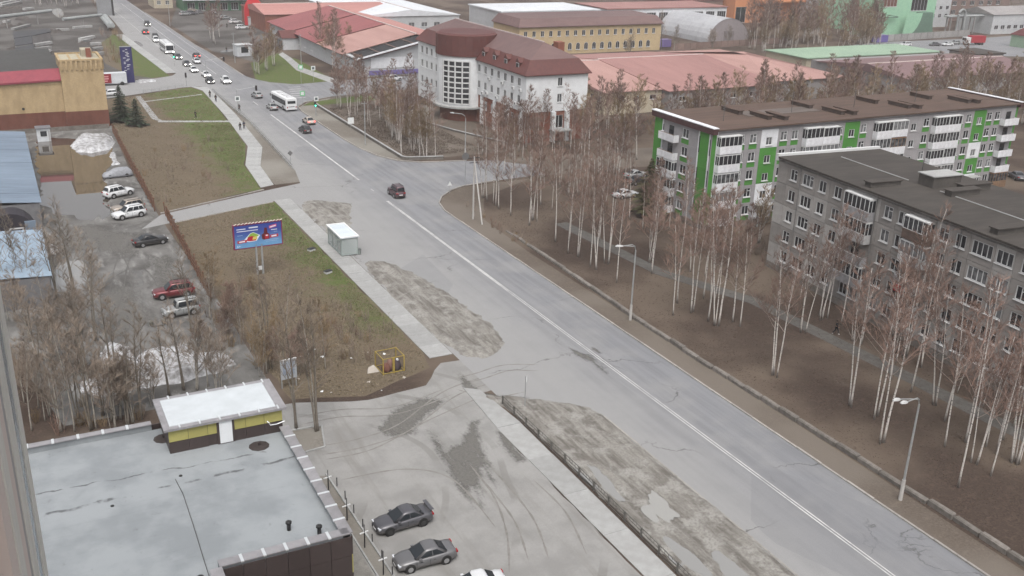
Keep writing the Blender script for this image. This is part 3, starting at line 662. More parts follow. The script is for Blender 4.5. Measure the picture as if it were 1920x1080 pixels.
    for a,b,k in wsec:
        w=b-a-.02; cx=(a+b)/2
        for fl in range(5):
            z=zb+fl*fh; h=fh-.02
            if k in 'pk': w_.put('panel',panel_me(w,h,GREEN if k=='k' else GREY2),cx,z)
            elif k=='g':
                w_.put('panel',panel_me(w,.82,GREEN),cx,z); w_.put('panel',panel_me(w,h-.84,GREY2,(-.75,.75,.01,1.42)),cx,z+.84); window(w_,cx,z+.86,1.5,1.4,2)
            else:
                w_.put('panel',panel_me(w,h,GREY2),cx,z); balcony(w_,cx,z-.02,4.0,('wide','glazed','glazed','open','open')[fl],BALW,WHITE_F if fl<3 else WOODF)
    for fc,x in ((w_,2.2),(w_,11.2),(w_,13.7),(f,.85)):
        t=MB(); t.box(-.09,-.1,zb,.09,0,H-.3); fc.put('corner_trim',t.mesh('corner_trim',BALW),x,0)
        for q in range(3): t=MB(); t.box(.11,-.07,zb+1.2+q*4.6,.24,0,zb+3.6+q*4.6); fc.put('corner_trim',t.mesh('corner_trim',DARKIN),x,0)
    bk=Fac(root,(L,D),math.pi); bk.put('wall',wall_me(L,0,H,[],GREY2),0,0)
    ee=Fac(root,(L,0),math.pi/2); ee.put('wall',wall_me(D,0,H,[],GREEN),0,0)
    r=MB(); r.box(.5,-.45,H-.1,L-.3,D+.4,H+.1); ro=r.build('roof',ROOFB,root)
    for a,b in ((-.35,.5),(L-.3,L+.35)):
        p=MB(); p.box(a,-.55,H-.55,b,D+.55,H+.3); o=p.build('gable_parapet',M('parapet_maroon',(.075,.035,.035),(.05,.025,.025),2,.7),root)
        q=MB(); q.box(a-.06,-.62,H+.3,b+.06,D+.62,H+.42); q.build('coping',BALW,o)
    VB=M('vent_brown',(.10,.075,.062),(.06,.045,.04),2,.9,.3)
    rp=MB(); rp.box(11.5,6.0,H+.1,26,9.6,H+.16); rp.build('roof_patch',M('roof_felt_grey',(.12,.10,.09),(.085,.072,.064),1,.9,stretch=(.2,1,1)),ro)
    for (x,y) in ((11.2,9.8),(13.0,5.2),(15.2,4.0),(25.6,10.0),(27.0,4.4),(28.8,3.6),(39.8,9.8),(42.0,4.8),(43.6,4.0),(52.5,9.8),(56.4,5.0),(57.8,4.2)):
        vent_block(root,x,y,H+.1,.8,4.2,.55,VB,ROOFB)
    for (x,y,h) in ((5.4,4.6,2.6),(20.2,6.4,3.4),(33.6,6.6,3.0),(48,7,3.2)):
        m=MB(); m.tube([(x,y,H),(x,y,H+h)],.045,5)
        for q in range(3): m.bar((x-.55,y-.3,H+h-.2-q*.35),(x+.55,y+.3,H+h-.2-q*.35),.04)
        m.build('antenna',flat('antenna_metal',(.12,.12,.12),.5,.6),root)
green_block()
# ================================================================ white office with round stair tower and maroon mansard
STUCCO=M('stucco_white',(.62,.635,.645),(.53,.54,.55),.8,.8,.05); MAROON=M('maroon_sheet',(.10,.035,.03),(.075,.028,.026),1.2,.55,.08); MAROON_T=M('maroon_sheet_top',(.135,.085,.08),(.10,.062,.06),.8,.6,.08,stretch=(.3,1,1))
def brickmat(name,a,b,mortar,sx=1.):
    if name in MT: return MT[name]
    n=NB(name); X,Y,Z=n.sep(); cb=_n(n.nt,'ShaderNodeCombineXYZ'); n.L(n.math('ADD',X,Y),cb.inputs[0]); n.L(Z,cb.inputs[1])
    t=_n(n.nt,'ShaderNodeTexBrick'); t.inputs['Scale'].default_value=2.2*sx; t.inputs['Mortar Size'].default_value=.012; t.inputs['Color1'].default_value=a+(1,); t.inputs['Color2'].default_value=b+(1,); t.inputs['Mortar'].default_value=mortar+(1,)
    n.L(cb.outputs[0],t.inputs['Vector']); f=n.noise(.7,5,.6,n.co((1,1,.45))); col=n.mix(n.ramp(f,.38,.66,0,.75),t.outputs['Color'],tuple(x*.66 for x in a)); n.bump(t.outputs['Fac'],-.2,.02)
    MT[name]=n.fin(col,.88); return n.m
BRICK_R=brickmat('brick_red',(.23,.082,.052),(.185,.066,.044),(.17,.11,.09)); BRICK_Y=brickmat('brick_yellow',(.40,.295,.165),(.33,.245,.14),(.30,.25,.17)); BRICK_M=brickmat('brick_maroon',(.145,.052,.034),(.118,.044,.031),(.10,.065,.055))
def office():
    X0,Y0=91.8,171.0; W_=14.0; L=24.; H=13.4
    root=thing('office_building','white three-storey office with round glazed stair tower and maroon mansard roof','office building',(X0,Y0,0))
    core(root,[(.35,.35),(W_-.35,.35),(W_-.35,56),(.35,56)],0,H-.05,STUCCO)
    s=Fac(root,(0,0),0.); w=Fac(root,(0,L),-math.pi/2)
    holes_wall(s,W_,6.05,H,[(7.6,7.8,1.1,1.7,2),(7.6,11.0,1.1,1.7,2)],STUCCO)
    holes_wall(s,W_,0,6.05,[(7.7,2.6,2.0,2.6,2,dict(glass=PANE_D))],BRICK_R,out=-.12)
    for x in (6.2,9.4):
        m=MB(); m.box(-.45,-.6,0,.45,.2,6.0); s.put('pilaster',m.mesh('pilaster',STUCCO),x,0)
    m=MB(); m.box(-2.2,-2.0,2.2,2.2,.1,2.5); m.box(-2.1,-1.9,0,-1.8,-1.6,2.2); m.box(1.8,-1.9,0,2.1,-1.6,2.2); s.put('porch',m.mesh('porch',SLAB),7.7,0)
    ww=[]
    for k in range(8):
        for z in (7.5,10.9): ww.append((L-3.2-k*3.05+.0 if k<7 else 1.0,z,1.25,1.6,2))
    ww=[(L-(3.1+3.07*k),z,1.2,1.6,2) for k in range(7) for z in (7.5,10.9)]
    holes_wall(w,L,6.05,H,ww,STUCCO)
    holes_wall(w,L,0,6.05,[(L-(3.1+3.07*k),3.2,1.3,1.9,2,dict(glass=PANE_D)) for k in range(6)],BRICK_R,out=-.25)
    for k in range(4):
        m=MB(); m.box(-.3,-.3,0,.3,.25,6.03); w.put('pilaster',m.mesh('pilaster',STUCCO),L-1.6-6.1*k-(.0 if k else 0),0)
    AC=MB(); AC.box(-.42,-.38,0,.42,-.02,.58); AC.disc((0,-.4,.29),.22,'y',10,1,.04); acm=AC.mesh('air_conditioner',[flat('ac_white',(.55,.56,.56),.5),flat('ac_grille',(.12,.12,.12),.5)])
    for (k,z) in ((0,9.9),(.6,7.0),(1.0,9.9),(2.6,10.1),(3.4,6.7),(4.6,10.0),(4.9,6.8),(5.6,6.5)): w.put('air_conditioner',acm,L-(3.1+3.07*k)+.9,z)
    # round stair tower
    cx,cy,r=.2,L+4.6,6.4; n=28
    def ring(rr,z,a0=0,a1=2*math.pi,k=n): return [(cx+rr*math.cos(a0+(a1-a0)*i/k),cy+rr*math.sin(a0+(a1-a0)*i/k),z) for i in range(k)]
    m=MB(); m.loft([ring(r,3.2),ring(r,13.9)]); m.build('stair_tower',STUCCO,root,smooth=False)
    m=MB(); m.loft([ring(r-.7,0),ring(r-.7,3.2)]); m.build('tower_base',BRICK_M,root)
    m=MB(); m.loft([ring(r+.9,2.9),ring(r+.9,3.25),ring(r+.02,3.3)],caps=True); m.build('tower_canopy',SLAB,root)
    m=MB(); m.loft([ring(r+.35,13.9),ring(r+.3,18.2),ring(r-.4,18.5)]); m.build('tower_roof',MAROON,root)
    a0=math.radians(196); a1=math.radians(252)
    gl=MB(); k=4
    for i in range(k):
        A=a0+(a1-a0)*i/k; B=a0+(a1-a0)*(i+1)/k; rr=r+.05
        gl.quad((cx+rr*math.cos(A),cy+rr*math.sin(A),3.9),(cx+rr*math.cos(B),cy+rr*math.sin(B),3.9),(cx+rr*math.cos(B),cy+rr*math.sin(B),12.9),(cx+rr*math.cos(A),cy+rr*math.sin(A),12.9))
    go=gl.build('stair_window',PANE_D,root)
    for i in range(k+1):
        A=a0+(a1-a0)*i/k; fr=MB(); fr.bar((cx+(r+.1)*math.cos(A),cy+(r+.1)*math.sin(A),3.8),(cx+(r+.1)*math.cos(A),cy+(r+.1)*math.sin(A),13.0),.42,.2); fr.build('mullion',WHITE_F,go)
    for j in range(9):
        z=3.85+j*1.135; fr=MB()
        for i in range(k):
            A=a0+(a1-a0)*i/k; B=a0+(a1-a0)*(i+1)/k
            fr.bar((cx+(r+.09)*math.cos(A),cy+(r+.09)*math.sin(A),z),(cx+(r+.09)*math.cos(B),cy+(r+.09)*math.sin(B),z),.16,.26)
        fr.build('transom',WHITE_F,go)
    # farther wing behind the tower
    w2=Fac(root,(0,56),-math.pi/2)
    holes_wall(w2,22,0,H,[(2.5+2.9*i,z,1.2,1.7,2) for i in range(6) for z in (3.6,7.4,10.6)],STUCCO)
    # mansard roof
    def roof(x0,y0,x1,y1,z,ins,z1,zr):
        m=MB(); e=.55
        a=[(x0-e,y0-e),(x1+e,y0-e),(x1+e,y1+e),(x0-e,y1+e)]; b=[(x0+ins,y0+ins),(x1-ins,y0+ins),(x1-ins,y1-ins),(x0+ins,y1-ins)]
        m.loft([[(p[0],p[1],z-.12) for p in a],[(p[0],p[1],z+.05) for p in a],[(p[0],p[1],z1) for p in b]],caps=False); m.poly([(p[0],p[1],z-.12) for p in reversed(a)])
        o=m.build('mansard_roof',MAROON,root)
        t=MB(); mx=(x0+x1)/2; r0=(mx,y0+6.2,zr); r1=(mx,y1-6.2,zr); q=[(p[0],p[1],z1+.003) for p in b]
        t.poly([q[0],q[1],r0]); t.poly([q[1],q[2],r1,r0]); t.poly([q[2],q[3],r1]); t.poly([q[3],q[0],r0,r1]); t.build('upper_roof',MAROON_T,o)
        c=MB(); c.bar((mx,r0[1],zr+.02),(mx,r1[1],zr+.02),.35,.2); c.build('ridge_cap',M('ridge_sheet',(.4,.33,.32),(.3,.24,.23),1,.6),o); return o
    roof(0,0,W_,56,H,1.5,16.1,18.8)
    for k in range(4):
        m=MB(); m.box(-.75,-.1,0,.75,1.2,1.25); m.poly([(-.95,-.2,1.25),(.95,-.2,1.25),(0,-.2,2.1)]); m.poly([(-.95,-.2,1.25),(0,-.2,2.1),(0,1.5,2.1),(-.95,1.5,1.25)]); m.poly([(.95,-.2,1.25),(.95,1.5,1.25),(0,1.5,2.1),(0,-.2,2.1)])
        d=link('dormer',m.mesh('dormer',[MAROON]),root,(.35,20-k*5.2,14.1),-math.pi/2)
        q=MB(); q.box(-.62,-.16,.15,.62,-.11,1.15); q.box(-.5,-.19,.25,-.04,-.165,1.05,1); q.box(.04,-.19,.25,.5,-.165,1.05,1); link('window',q.mesh('window',[WHITE_F,PANE_D]),d)
    ch=MB(); ch.box(10.5,6.5,16.5,12.0,8.5,18.6); ch.build('chimney',BRICK_R,root)
office()
def low_wall(name,label,pts,h=.5,w=.3,mat=None,cap=None):
    root=thing(name,label,'wall',(pts[0][0],pts[0][1],0)); o=Vector(pts[0])
    for i in range(len(pts)-1):
        a=Vector(pts[i])-o; b=Vector(pts[i+1])-o; n=max(1,round((b-a).length/4)); 
        for k in range(n):
            p=a+(b-a)*(k/n); q=a+(b-a)*((k+.985)/n)
            m=MB(); m.bar((p.x,p.y,h/2),(q.x,q.y,h/2),w,h); m.build('wall_section',mat or BLOCK,root)
            m=MB(); m.bar((p.x,p.y,h+.05),(q.x,q.y,h+.05),w+.14,.1); m.build('coping',cap or SLAB,root)
low_wall('boundary_wall','low wall with pale coping running round the office garden corner',[(64.3,222),(64.4,167.2),(65,166.2),(71.5,164.6)],.55,.3)
low_wall('boundary_wall','low pale kerb wall along the office entrance drive',[(78,205),(83,186),(88,172)],.35,.25)
# ================================================================ yellow and red brick hall with the wet car park
def brick_hall():
    root=thing('brick_hall','windowless hall of yellow brick over dark red brick with corbelled corner tower','hall',(11.2,214.2,0))
    x0=-42.; H=10.6
    m=MB(); m.box(x0,.0,3.4,0,36,H-.9); m.build('wall',BRICK_Y,root)
    m=MB(); m.box(x0,-.06,0,0,36,3.39); m.build('base_wall',BRICK_M,root)
    m=MB(); m.quad((x0,-.35,8.6),(0,-.35,9.75),(0,2.6,11.5),(x0,2.6,10.3)); m.quad((x0,2.6,10.3),(0,2.6,11.5),(0,36,11.0),(x0,36,9.8)); m.quad((x0,-.35,8.6),(x0,2.6,10.3),(x0,2.6,8),(x0,-.35,8)); m.quad((x0,-.35,8.3),(0,-.35,9.4),(0,-.35,9.75),(x0,-.35,8.6))
    for f in (1,): m.m[f]=1
    m.build('roof',[M('crimson_sheet',(.22,.045,.06),(.17,.035,.05),1,.6),M('roof_felt_yard',(.06,.06,.058),(.04,.04,.038),1,.9)],root)
    dm=MB(); dm.box(-.16,-.14,0,.16,0,.5); dme=dm.mesh('corbel',BRICK_Y)
    for i in range(46): link('corbel',dme,root,(-.55-i*.75,0,8.9-.0205*i*.75*1.3-.1))
    # tower
    t=thing_part=MB(); t.box(.02,-.8,3.4,7.9,9.5,13.2); t.build('corner_tower',BRICK_Y,root)
    m=MB(); m.box(.0,-.86,0,7.96,9.6,3.39); m.build('base_wall',BRICK_M,root)
    d2=MB(); d2.box(-.2,-.2,0,.2,0,1.7); d2m=d2.mesh('pilaster',BRICK_Y)
    for i in range(9): link('pilaster',d2m,root,(.35+i*.9,-.8,11.5))
    for i in range(9): link('pilaster',d2m,root,(7.9,-.3+i*1.1,11.5),math.pi/2)
    m=MB(); m.box(-.1,-.95,13.2,8.05,-.5,13.55); m.box(7.6,-.5,13.2,8.05,9.6,13.55); m.box(-.1,-.5,13.2,.35,9.6,13.55); m.box(.35,9.2,13.2,7.6,9.6,13.55); m.build('parapet',BRICK_Y,root)
    m=MB(); m.box(.35,-.5,13.0,7.6,9.2,13.25); rf=m.build('tower_roof',M('roof_sand',(.36,.33,.25),(.28,.255,.195),1,.85),root)
    m=MB(); m.box(4.6,4.6,13.25,6.6,8.2,14.6); m.build('roof_box',M('roof_sand',(.36,.33,.25)),rf); m=MB(); m.box(5.4,3.2,13.25,6.3,4.4,15.0); m.build('chimney',BRICK_R,rf)
    for x in (2.2,4.0): m=MB(); m.bar((x,-.4,13.3),(x,9,13.3),.35,.14); m.build('roof_joint',BRICK_Y,rf)
    m=MB(); m.disc((0,0,0),.25,'y',10,0,.1); m.build('vent_hole',DARKIN,root,loc=(-7.4,-.03,4.3))
    f=MB(); f.box(-32,-2.6,0,7.6,-2.5,.9); f.build('bumper_rail',BLOCK,root)
brick_hall()
def kiosk(name,label,loc,rz,w,d,h,wall,roof,win=True):
    r=thing(name,label,'kiosk',loc,rz)
    m=MB(); m.box(-w/2,-d/2,0,w/2,d/2,h); m.build('wall',wall,r)
    m=MB(); m.box(-w/2-.2,-d/2-.3,h,w/2+.2,d/2+.2,h+.14); m.build('roof',roof,r)
    if win:
        m=MB(); m.box(-w*.3,-d/2-.05,.9,w*.3,-d/2-.004,h-.4); o=m.build('window',WHITE_F,r); p=MB(); p.box(-w*.24,-d/2-.07,1.0,w*.24,-d/2-.052,h-.5); p.build('pane',PANE,o)
        m=MB(); m.box(w*.34,-d/2-.05,.05,w*.47,-d/2-.004,2.0); m.build('door',flat('kiosk_door',(.3,.3,.3),.5),r)
    return r
kiosk('guard_booth','small white guard booth standing in the flooded car park',(6.4,204.2,0),0,2.3,2.0,2.5,M('booth_white',(.5,.52,.54),(.4,.42,.44),1,.6),flat('booth_roof',(.13,.13,.14),.6))
# blue-grey sheet metal sheds along the wet car park
BLUE_R=M('blue_sheet',(.165,.21,.265),(.115,.148,.19),.7,.75,.1,stretch=(.25,1.6,1),metal=.0); BLUE_R2=M('pale_blue_sheet',(.24,.31,.38),(.185,.24,.30),.7,.75,.1,stretch=(1.6,.25,1),metal=.0)
def shed(label,x0,x1,y0,y1,z,zr,mat,rows):
    r=thing('sheet_metal_shed',label,'shed',(x1,y0,0))
    m=MB(); m.box(x0-x1,.1,0,-.1,y1-y0-.1,z-.1); m.build('wall',M('shed_wall',(.16,.16,.165),(.1,.1,.105),1,.8),r)
    w=(y1-y0)/rows
    for i in range(rows):       # overlapping roof sheets
        a=i*w; b=a+w-.03; q=MB(); q.add([(.15,a,z),(.15,b,z),(x0-x1,b,zr),(x0-x1,a,zr),(.15,a,z-.06),(.15,b,z-.06),(x0-x1,b,zr-.06),(x0-x1,a,zr-.06)],[(0,1,2,3),(7,6,5,4),(0,3,7,4),(1,5,6,2),(0,4,5,1),(2,6,7,3)])
        q.build('roof_sheet',mat,r,loc=(0,0,.03*(i%2)))
    return r
shed('long blue-grey sheet metal shed roof beside the flooded car park',-14,3.0,147.5,196,3.6,5.2,BLUE_R,10)
for (x,y,l) in ((-.2,187,1.5),(.4,184,1.6),(.6,181,1.6)): pass
shed('short pale blue sheet metal shed roof next to the thicket',-14,2.3,116.2,134.6,3.6,4.6,BLUE_R2,3)
def hut():
    r=thing('hut','dark domed sheet metal hut with a framed window between two blue roofs','hut',(-1.0,138.6,0))
    m=MB(); n=10; m.loft([[(3.0*math.cos(math.pi*i/n)*k,-1.6 if k==1 else 1.8,3.2*math.sin(math.pi*i/n)*1.0+2.1) for i in range(n+1)] for k in (1,1.001)],caps=True); m.box(-3,-1.6,0,3,1.8,2.1); m.build('wall',flat('hut_dark',(.025,.022,.028),.7),r)
    m=MB(); m.box(-.3,-1.72,2.2,1.4,-1.62,3.4); o=m.build('window',WHITE_F,r); m=MB(); m.box(-.15,-1.76,2.35,1.25,-1.73,3.25); m.build('pane',PANE,o)
    m=MB(); m.box(1.6,-1.9,2.0,2.9,-1.65,4.2); m.build('cover_sheet',BLUE_R,r)
hut()
# ================================================================ low brown retail building in front
DARKP=M('brown_cassette',(.055,.042,.04),(.044,.034,.033),1.2,.5,.03,rnd=.08); YEL=M('yellow_cassette',(.33,.305,.105),(.275,.255,.09),1.5,.5,.03,rnd=.05)
CAPM=M('parapet_zinc',(.29,.28,.29),(.20,.195,.20),1.4,.45,.05,metal=.3,rnd=.1); SILV=flat('zinc_joint',(.62,.64,.65),.35,.5)
def mk_roofing():
    n=NB('flat_roof_membrane'); f=n.noise(.35,6,.6); X,Y,Z=n.sep()
    col=n.mix(n.ramp(f,.36,.66),(.235,.252,.262),(.18,.195,.205)); w=_n(n.nt,'ShaderNodeMath',operation='FRACT'); n.L(n.math('MULTIPLY',n.math('ADD',Y,n.math('MULTIPLY',n.noise(.3,2),.5)),.95),w.inputs[0])
    seam=n.math('MULTIPLY',n.ramp(w.outputs[0],.0,.03,1,0),n.ramp(n.noise(.4,3),.4,.6)); col=n.mix(n.math('MULTIPLY',seam,.4),col,(.08,.085,.09))
    # damp ridge lines running across the roof
    def line(y0,sl,wd): 
        d=n.math('ABSOLUTE',n.math('SUBTRACT',n.math('ADD',Y,n.math('MULTIPLY',n.math('SUBTRACT',n.noise(.55,4),.5),1.1)),n.math('ADD',n.math('MULTIPLY',X,sl),y0)))
        return n.math('MULTIPLY',n.ramp(d,wd*.3,wd,1,0),n.ramp(n.noise(.8,4),.44,.6))
    dl=n.math('MAXIMUM',line(-8.3,.03,.22),line(-7.0,-.06,.1)); col=n.mix(n.math('MULTIPLY',dl,.8),col,(.045,.045,.048))
    col=n.mix(n.math('MULTIPLY',n.ramp(n.noise(1.6,6,.7),.60,.74),.5),col,(.10,.10,.105))
    n.bump(n.noise(2,5),.12,.03); MT['membrane']=n.fin(col,.62)
mk_roofing()
def retail():
    ox,oy=15.6,69.4; root=thing('retail_building','low flat-roofed retail building with brown facade panels and grey membrane roof','building',(ox,oy,0))
    HR=7.0; HP=7.55; xl=-24.; yf=-19.4; xn=-8.0; ys=-46.
    outer=[(0,0),(xl,0),(xl,ys),(xn,ys),(xn,yf),(0,yf)]
    m=MB(); m.prism([(-.3,-.3),(xl+.3,-.3),(xl+.3,ys+.3),(xn-.3,ys+.3),(xn-.3,yf+.3),(-.3,yf+.3)],0,HR); m.m[-1]=1; m.build('roof',[DARKIN,MT['membrane']],root)
    # parapet upstands and zinc capping laid in pieces
    def parapet(a,b,w=.75,inn=1,n=None):
        a=Vector(a); b=Vector(b); d=(b-a); L=d.length; d.normalize(); nn=Vector((-d.y,d.x))*inn; an=math.atan2(d.y,d.x); k=n or max(1,round(L/1.6))
        p=MB(); q0=a+nn*.02; m0=[tuple(a),tuple(b),tuple(b+nn*(w-.25)),tuple(a+nn*(w-.25))]
        p.prism(m0 if inn>0 else m0[::-1],HR-.4,HP-.06); p.build('parapet',MT['membrane'],root)
        me=MB(); l=L/k-.02; me.box(0,-.12 if inn>0 else -(w-.2)-.05,-.06,l,(w-.2)+.05 if inn>0 else .12,.015); me=me.mesh('capping',CAPM)
        js=MB(); js.box(-.09,(-.15 if inn>0 else -(w-.2)-.08),-.05,.09,((w-.2)+.08 if inn>0 else .15),.035); js=js.mesh('capping_joint',SILV)
        for i in range(k):
            c=a+d*(L*i/k); link('capping',me,root,(c.x,c.y,HP+.0),an)
            if i: link('capping_joint',js,root,(c.x,c.y,HP),an)
    parapet((0,yf),(0,-4.6),.75,1); parapet((xn,yf),(-.05,yf),.75,1,6); parapet((xn,ys),(xn,yf-.1),.75,1); parapet((-9,0),(xl,0),.6,1)
    # facade cassettes
    s=Fac(root,(xn,yf),0.); e=Fac(root,(0,yf),math.pi/2); nw=Fac(root,(0,0),math.pi); 
    def cass(f,L,w,h,mat0,yl=None):
        k=round(L/w)
        for i in range(k):
            for j in range(5):
                z=.4+j*1.38; mt=mat0
                if yl and yl(i,j,k): mt=YEL
                f.put('facade_panel',panel_me(L/k-.03,1.35,mt,None,.1),L/k*(i+.5),z,.1)
    cass(s,8.0,1.35,1.4,DARKP); cass(e,14.8,1.35,1.4,DARKP,lambda i,j,k:j==3 and i<3); cass(nw,24,1.35,1.4,DARKP)
    sn=Fac(root,(xn,ys),math.pi/2); 
    core(root,[(-.12,-.12),(xl+.12,-.12),(xl+.12,ys+.12),(xn-.12,ys+.12),(xn-.12,yf+.12),(-.12,yf+.12)],0,HR-.2,DARKIN)
    # stair house on the roof
    x0,x1,y0,y1=-8.45,-.15,-4.4,.35; zt=9.0
    m=MB(); m.box(x0+.1,y0+.1,6.4,x1-.1,y1-.1,zt-.1); st=m.build('stair_house',DARKP,root)
    m=MB(); m.box(x0-.2,y0-.2,zt-.12,x1+.2,y1+.2,zt+.06); m.build('roof',CAPM,st); m=MB(); m.box(x0+.25,y0+.2,zt+.06,x1-.5,y1-.3,zt+.1); m.build('roof_membrane',M('pale_membrane',(.45,.48,.50),(.38,.405,.42),.8,.6),st)
    for k in range(6):
        for yy in (y0-.22,y1-.32):
            q=MB(); q.box(-.06,0,zt+.05,.06,.55,zt+.13); link('capping_joint',q.mesh('capping_joint',SILV),st,(x0+.9+k*1.4,yy,0))
    f=Fac(st,(x0+.1,y0+.1),0.); L=8.1; n=6
    for i in range(n):
        w=L/n
        f.put('facade_panel',panel_me(w-.03,.95,YEL,None,.06),w*(i+.5),zt-1.08,.06)
        if i!=2: f.put('facade_panel',panel_me(w-.03,.93,DARKP,None,.06),w*(i+.5),zt-2.05,.06)
    d=MB(); d.box(-.62,-.14,0,.62,-.06,1.95); df=f.put('door_frame',d.mesh('door_frame',DARKP),3.95,7.02); d=MB(); d.box(-.45,-.18,.06,.45,-.145,1.82); link('door',d.mesh('door',M('door_white',(.62,.64,.66),(.55,.57,.58),1,.5)),df)
    b=MB(); b.tube([(6.9,-.3,8.2),(7.0,-.45,8.15),(7.1,-.4,7.9),(7.6,-.35,7.85),(8.2,-.3,7.95)],.04,5); f.put('cable',b.mesh('cable',SILV),0,0)
    # roof outlets, vent stubs
    for (x,y) in ((-3.2,yf+2.6),(-9.2,yf-.6),(-1.6,yf+1.4)):
        m=MB(); m.lathe([(.13,0),(.13,.45),(.2,.5),(.2,.62),(.05,.68)],8); m.build('roof_vent',flat('vent_black',(.02,.02,.02),.5),root,loc=(x,y,HR))
    for (x,y) in ((-2.4,-5.8),(-8.4,-1.9)):
        m=MB(); m.lathe([(.75,0),(.6,.06),(.1,.09),(.1,.3),(.03,.32)],10); m.build('roof_drain',flat('drain_dark',(.035,.028,.026),.8),root,loc=(x,y,HR))
    for (x,y) in ((-12.8,-9.5),(-8.2,-7.6)):
        m=MB(); m.disc((0,0,.02),.12,'z',8,0,.04); m.build('roof_drain',flat('vent_black',(.02,.02,.02),.5),root,loc=(x,y,HR))
    c=MB(); c.tube([(-8.6,-7.9,HR+.03),(-8.45,-10,HR+.03),(-8.5,-14,HR+.03),(-8.6,-18,HR+.03),(-8.7,-24,HR+.03)],.025,4); c.build('cable',flat('cable_dark',(.07,.07,.07),.6),root)
retail()
def own_tower():
    xw=-.57; ys=[AX(u,1000,xw)[1] for u in (78,71,62,52,44,33,22,8)]
    y1=ys[0]; root=thing('tower_block','tall pale beige tower block wall rising beside the flat retail roof','tower block',(xw,y1,0))
    m=MB(); m.box(-14,-26,0,-.1,-.0,47); m.build('wall',M('tower_beige',(.55,.47,.42),(.48,.41,.37),.5,.8,.05),root)
    cols=[M('tower_trim',(.60,.59,.55),(.5,.49,.45),1,.6),M('tower_blue_glass',(.20,.25,.29),(.15,.19,.23),.4,.25,stretch=(1,1,.2)),M('tower_trim',(.6,.59,.55)),M('tower_panel_grey',(.34,.33,.33),(.29,.28,.28),.6,.7,stretch=(1,1,.2)),M('tower_pink',(.6,.52,.48),(.53,.46,.425),.6,.8,stretch=(1,1,.2)),M('tower_trim',(.6,.59,.55)),M('tower_pink',(.46,.40,.37))]
    for i in range(7):
        a=ys[i]-y1; b=ys[i+1]-y1; q=MB(); o=(.0,-.03,.0,-.02,.01,.03,.01)[i]; q.box(-.1,b+.004,0,o,a,47); q.build(('trim','window_strip','trim','panel','panel','trim','panel')[i],cols[i],root)
own_tower()
# ================================================================ buildings farther off
def gable(root,x0,y0,x1,y1,ze,zr,mat,axis='x',hip=0.,over=.4,name='roof',ridge=None,xr=None):
    """gable or hipped roof over the rectangle; axis = ridge direction; xr = ridge offset across"""
    a,b,c,d=x0-over,y0-over,x1+over,y1+over; m=MB()
    if axis=='x':
        yr=(y0+y1)/2 if xr is None else xr; r0=(x0-over*(hip==0)+hip,yr,zr); r1=(x1+over*(hip==0)-hip,yr,zr)
        m.quad((a,b,ze),(c,b,ze),r1,r0); m.quad((c,d,ze),(a,d,ze),r0,r1); m.poly([(a,d,ze),(a,b,ze),r0]); m.poly([(c,b,ze),(c,d,ze),r1])
    else:
        xm=(x0+x1)/2 if xr is None else xr; r0=(xm,y0-over*(hip==0)+hip,zr); r1=(xm,y1+over*(hip==0)-hip,zr)
        m.quad((c,b,ze),(c,d,ze),r1,r0); m.quad((a,d,ze),(a,b,ze),r0,r1); m.poly([(a,b,ze),(c,b,ze),r0]); m.poly([(c,d,ze),(a,d,ze),r1])
    m.poly([(a,b,ze-.12),(a,d,ze-.12),(c,d,ze-.12),(c,b,ze-.12)])
    for p,q in (((a,b),(c,b)),((c,b),(c,d)),((c,d),(a,d)),((a,d),(a,b))): m.quad((p[0],p[1],ze-.12),(q[0],q[1],ze-.12),(q[0],q[1],ze),(p[0],p[1],ze))
    o=m.build(name,mat,root)
    if ridge: q=MB(); q.bar((r0[0],r0[1],zr+.04),(r1[0],r1[1],zr+.04),.5,.18); q.build('ridge_cap',ridge,o)
    return o
def simple(name,label,cat,x0,y0,x1,y1,H,wall,wins=(),sides='s',rz=0.,z0=0.,group=None):
    """rectangular building, origin at its near left corner; wins on the near (s) and left (w) walls"""
    r=thing(name,label,cat,(x0,y0,0),rz,group); W_=x1-x0; D=y1-y0
    core(r,[(.3,.3),(W_-.05,.3),(W_-.05,D),(.3,D)],0,H-.02,wall)
    s=Fac(r,(0,0),0.); w=Fac(r,(0,D),-math.pi/2)
    holes_wall(s,W_,0,H,[q for q in wins if q[-1]=='s' and q],wall) if False else None
    ws=[q[1:] for q in wins if q[0]=='s']; ww=[q[1:] for q in wins if q[0]=='w']
    holes_wall(s,W_,0,H,ws,wall); holes_wall(w,D,0,H,ww,wall); return r
PINK=M('pink_red_roof',(.34,.205,.18),(.27,.155,.138),.5,.7,.08,stretch=(1,.15,1)); PINK2=M('dusty_red_roof',(.285,.155,.14),(.225,.12,.11),.5,.7,.08,stretch=(1,.15,1)); REDR=M('red_roof',(.23,.075,.075),(.185,.06,.062),.5,.65,.08,stretch=(.15,1,1)); SALMON=M('salmon_roof',(.38,.19,.165),(.31,.15,.135),.5,.7,.08,stretch=(.15,1,1))
CREAM=M('cream_wall',(.42,.37,.28),(.35,.31,.235),.8,.85,.05); OCHRE=M('ochre_wall',(.42,.325,.195),(.36,.28,.17),.8,.85,.05); PALE=M('pale_grey_wall',(.42,.43,.44),(.34,.35,.36),.8,.8,.05); MINT=M('mint_wall',(.27,.46,.32),(.22,.40,.275),.6,.8,.05); ORANGE=M('orange_wall',(.5,.21,.1),(.42,.175,.085),.6,.8,.05); GREYB=M('dull_grey_wall',(.25,.24,.235),(.19,.18,.178),.6,.85,.05); RIDGE=M('ridge_pale',(.5,.42,.4),(.42,.35,.33),1,.6); MINTR=M('pale_green_roof',(.24,.33,.24),(.19,.27,.2),.5,.7,.05); WHITER=M('white_roof',(.55,.57,.6),(.46,.48,.5),.4,.6,.05)
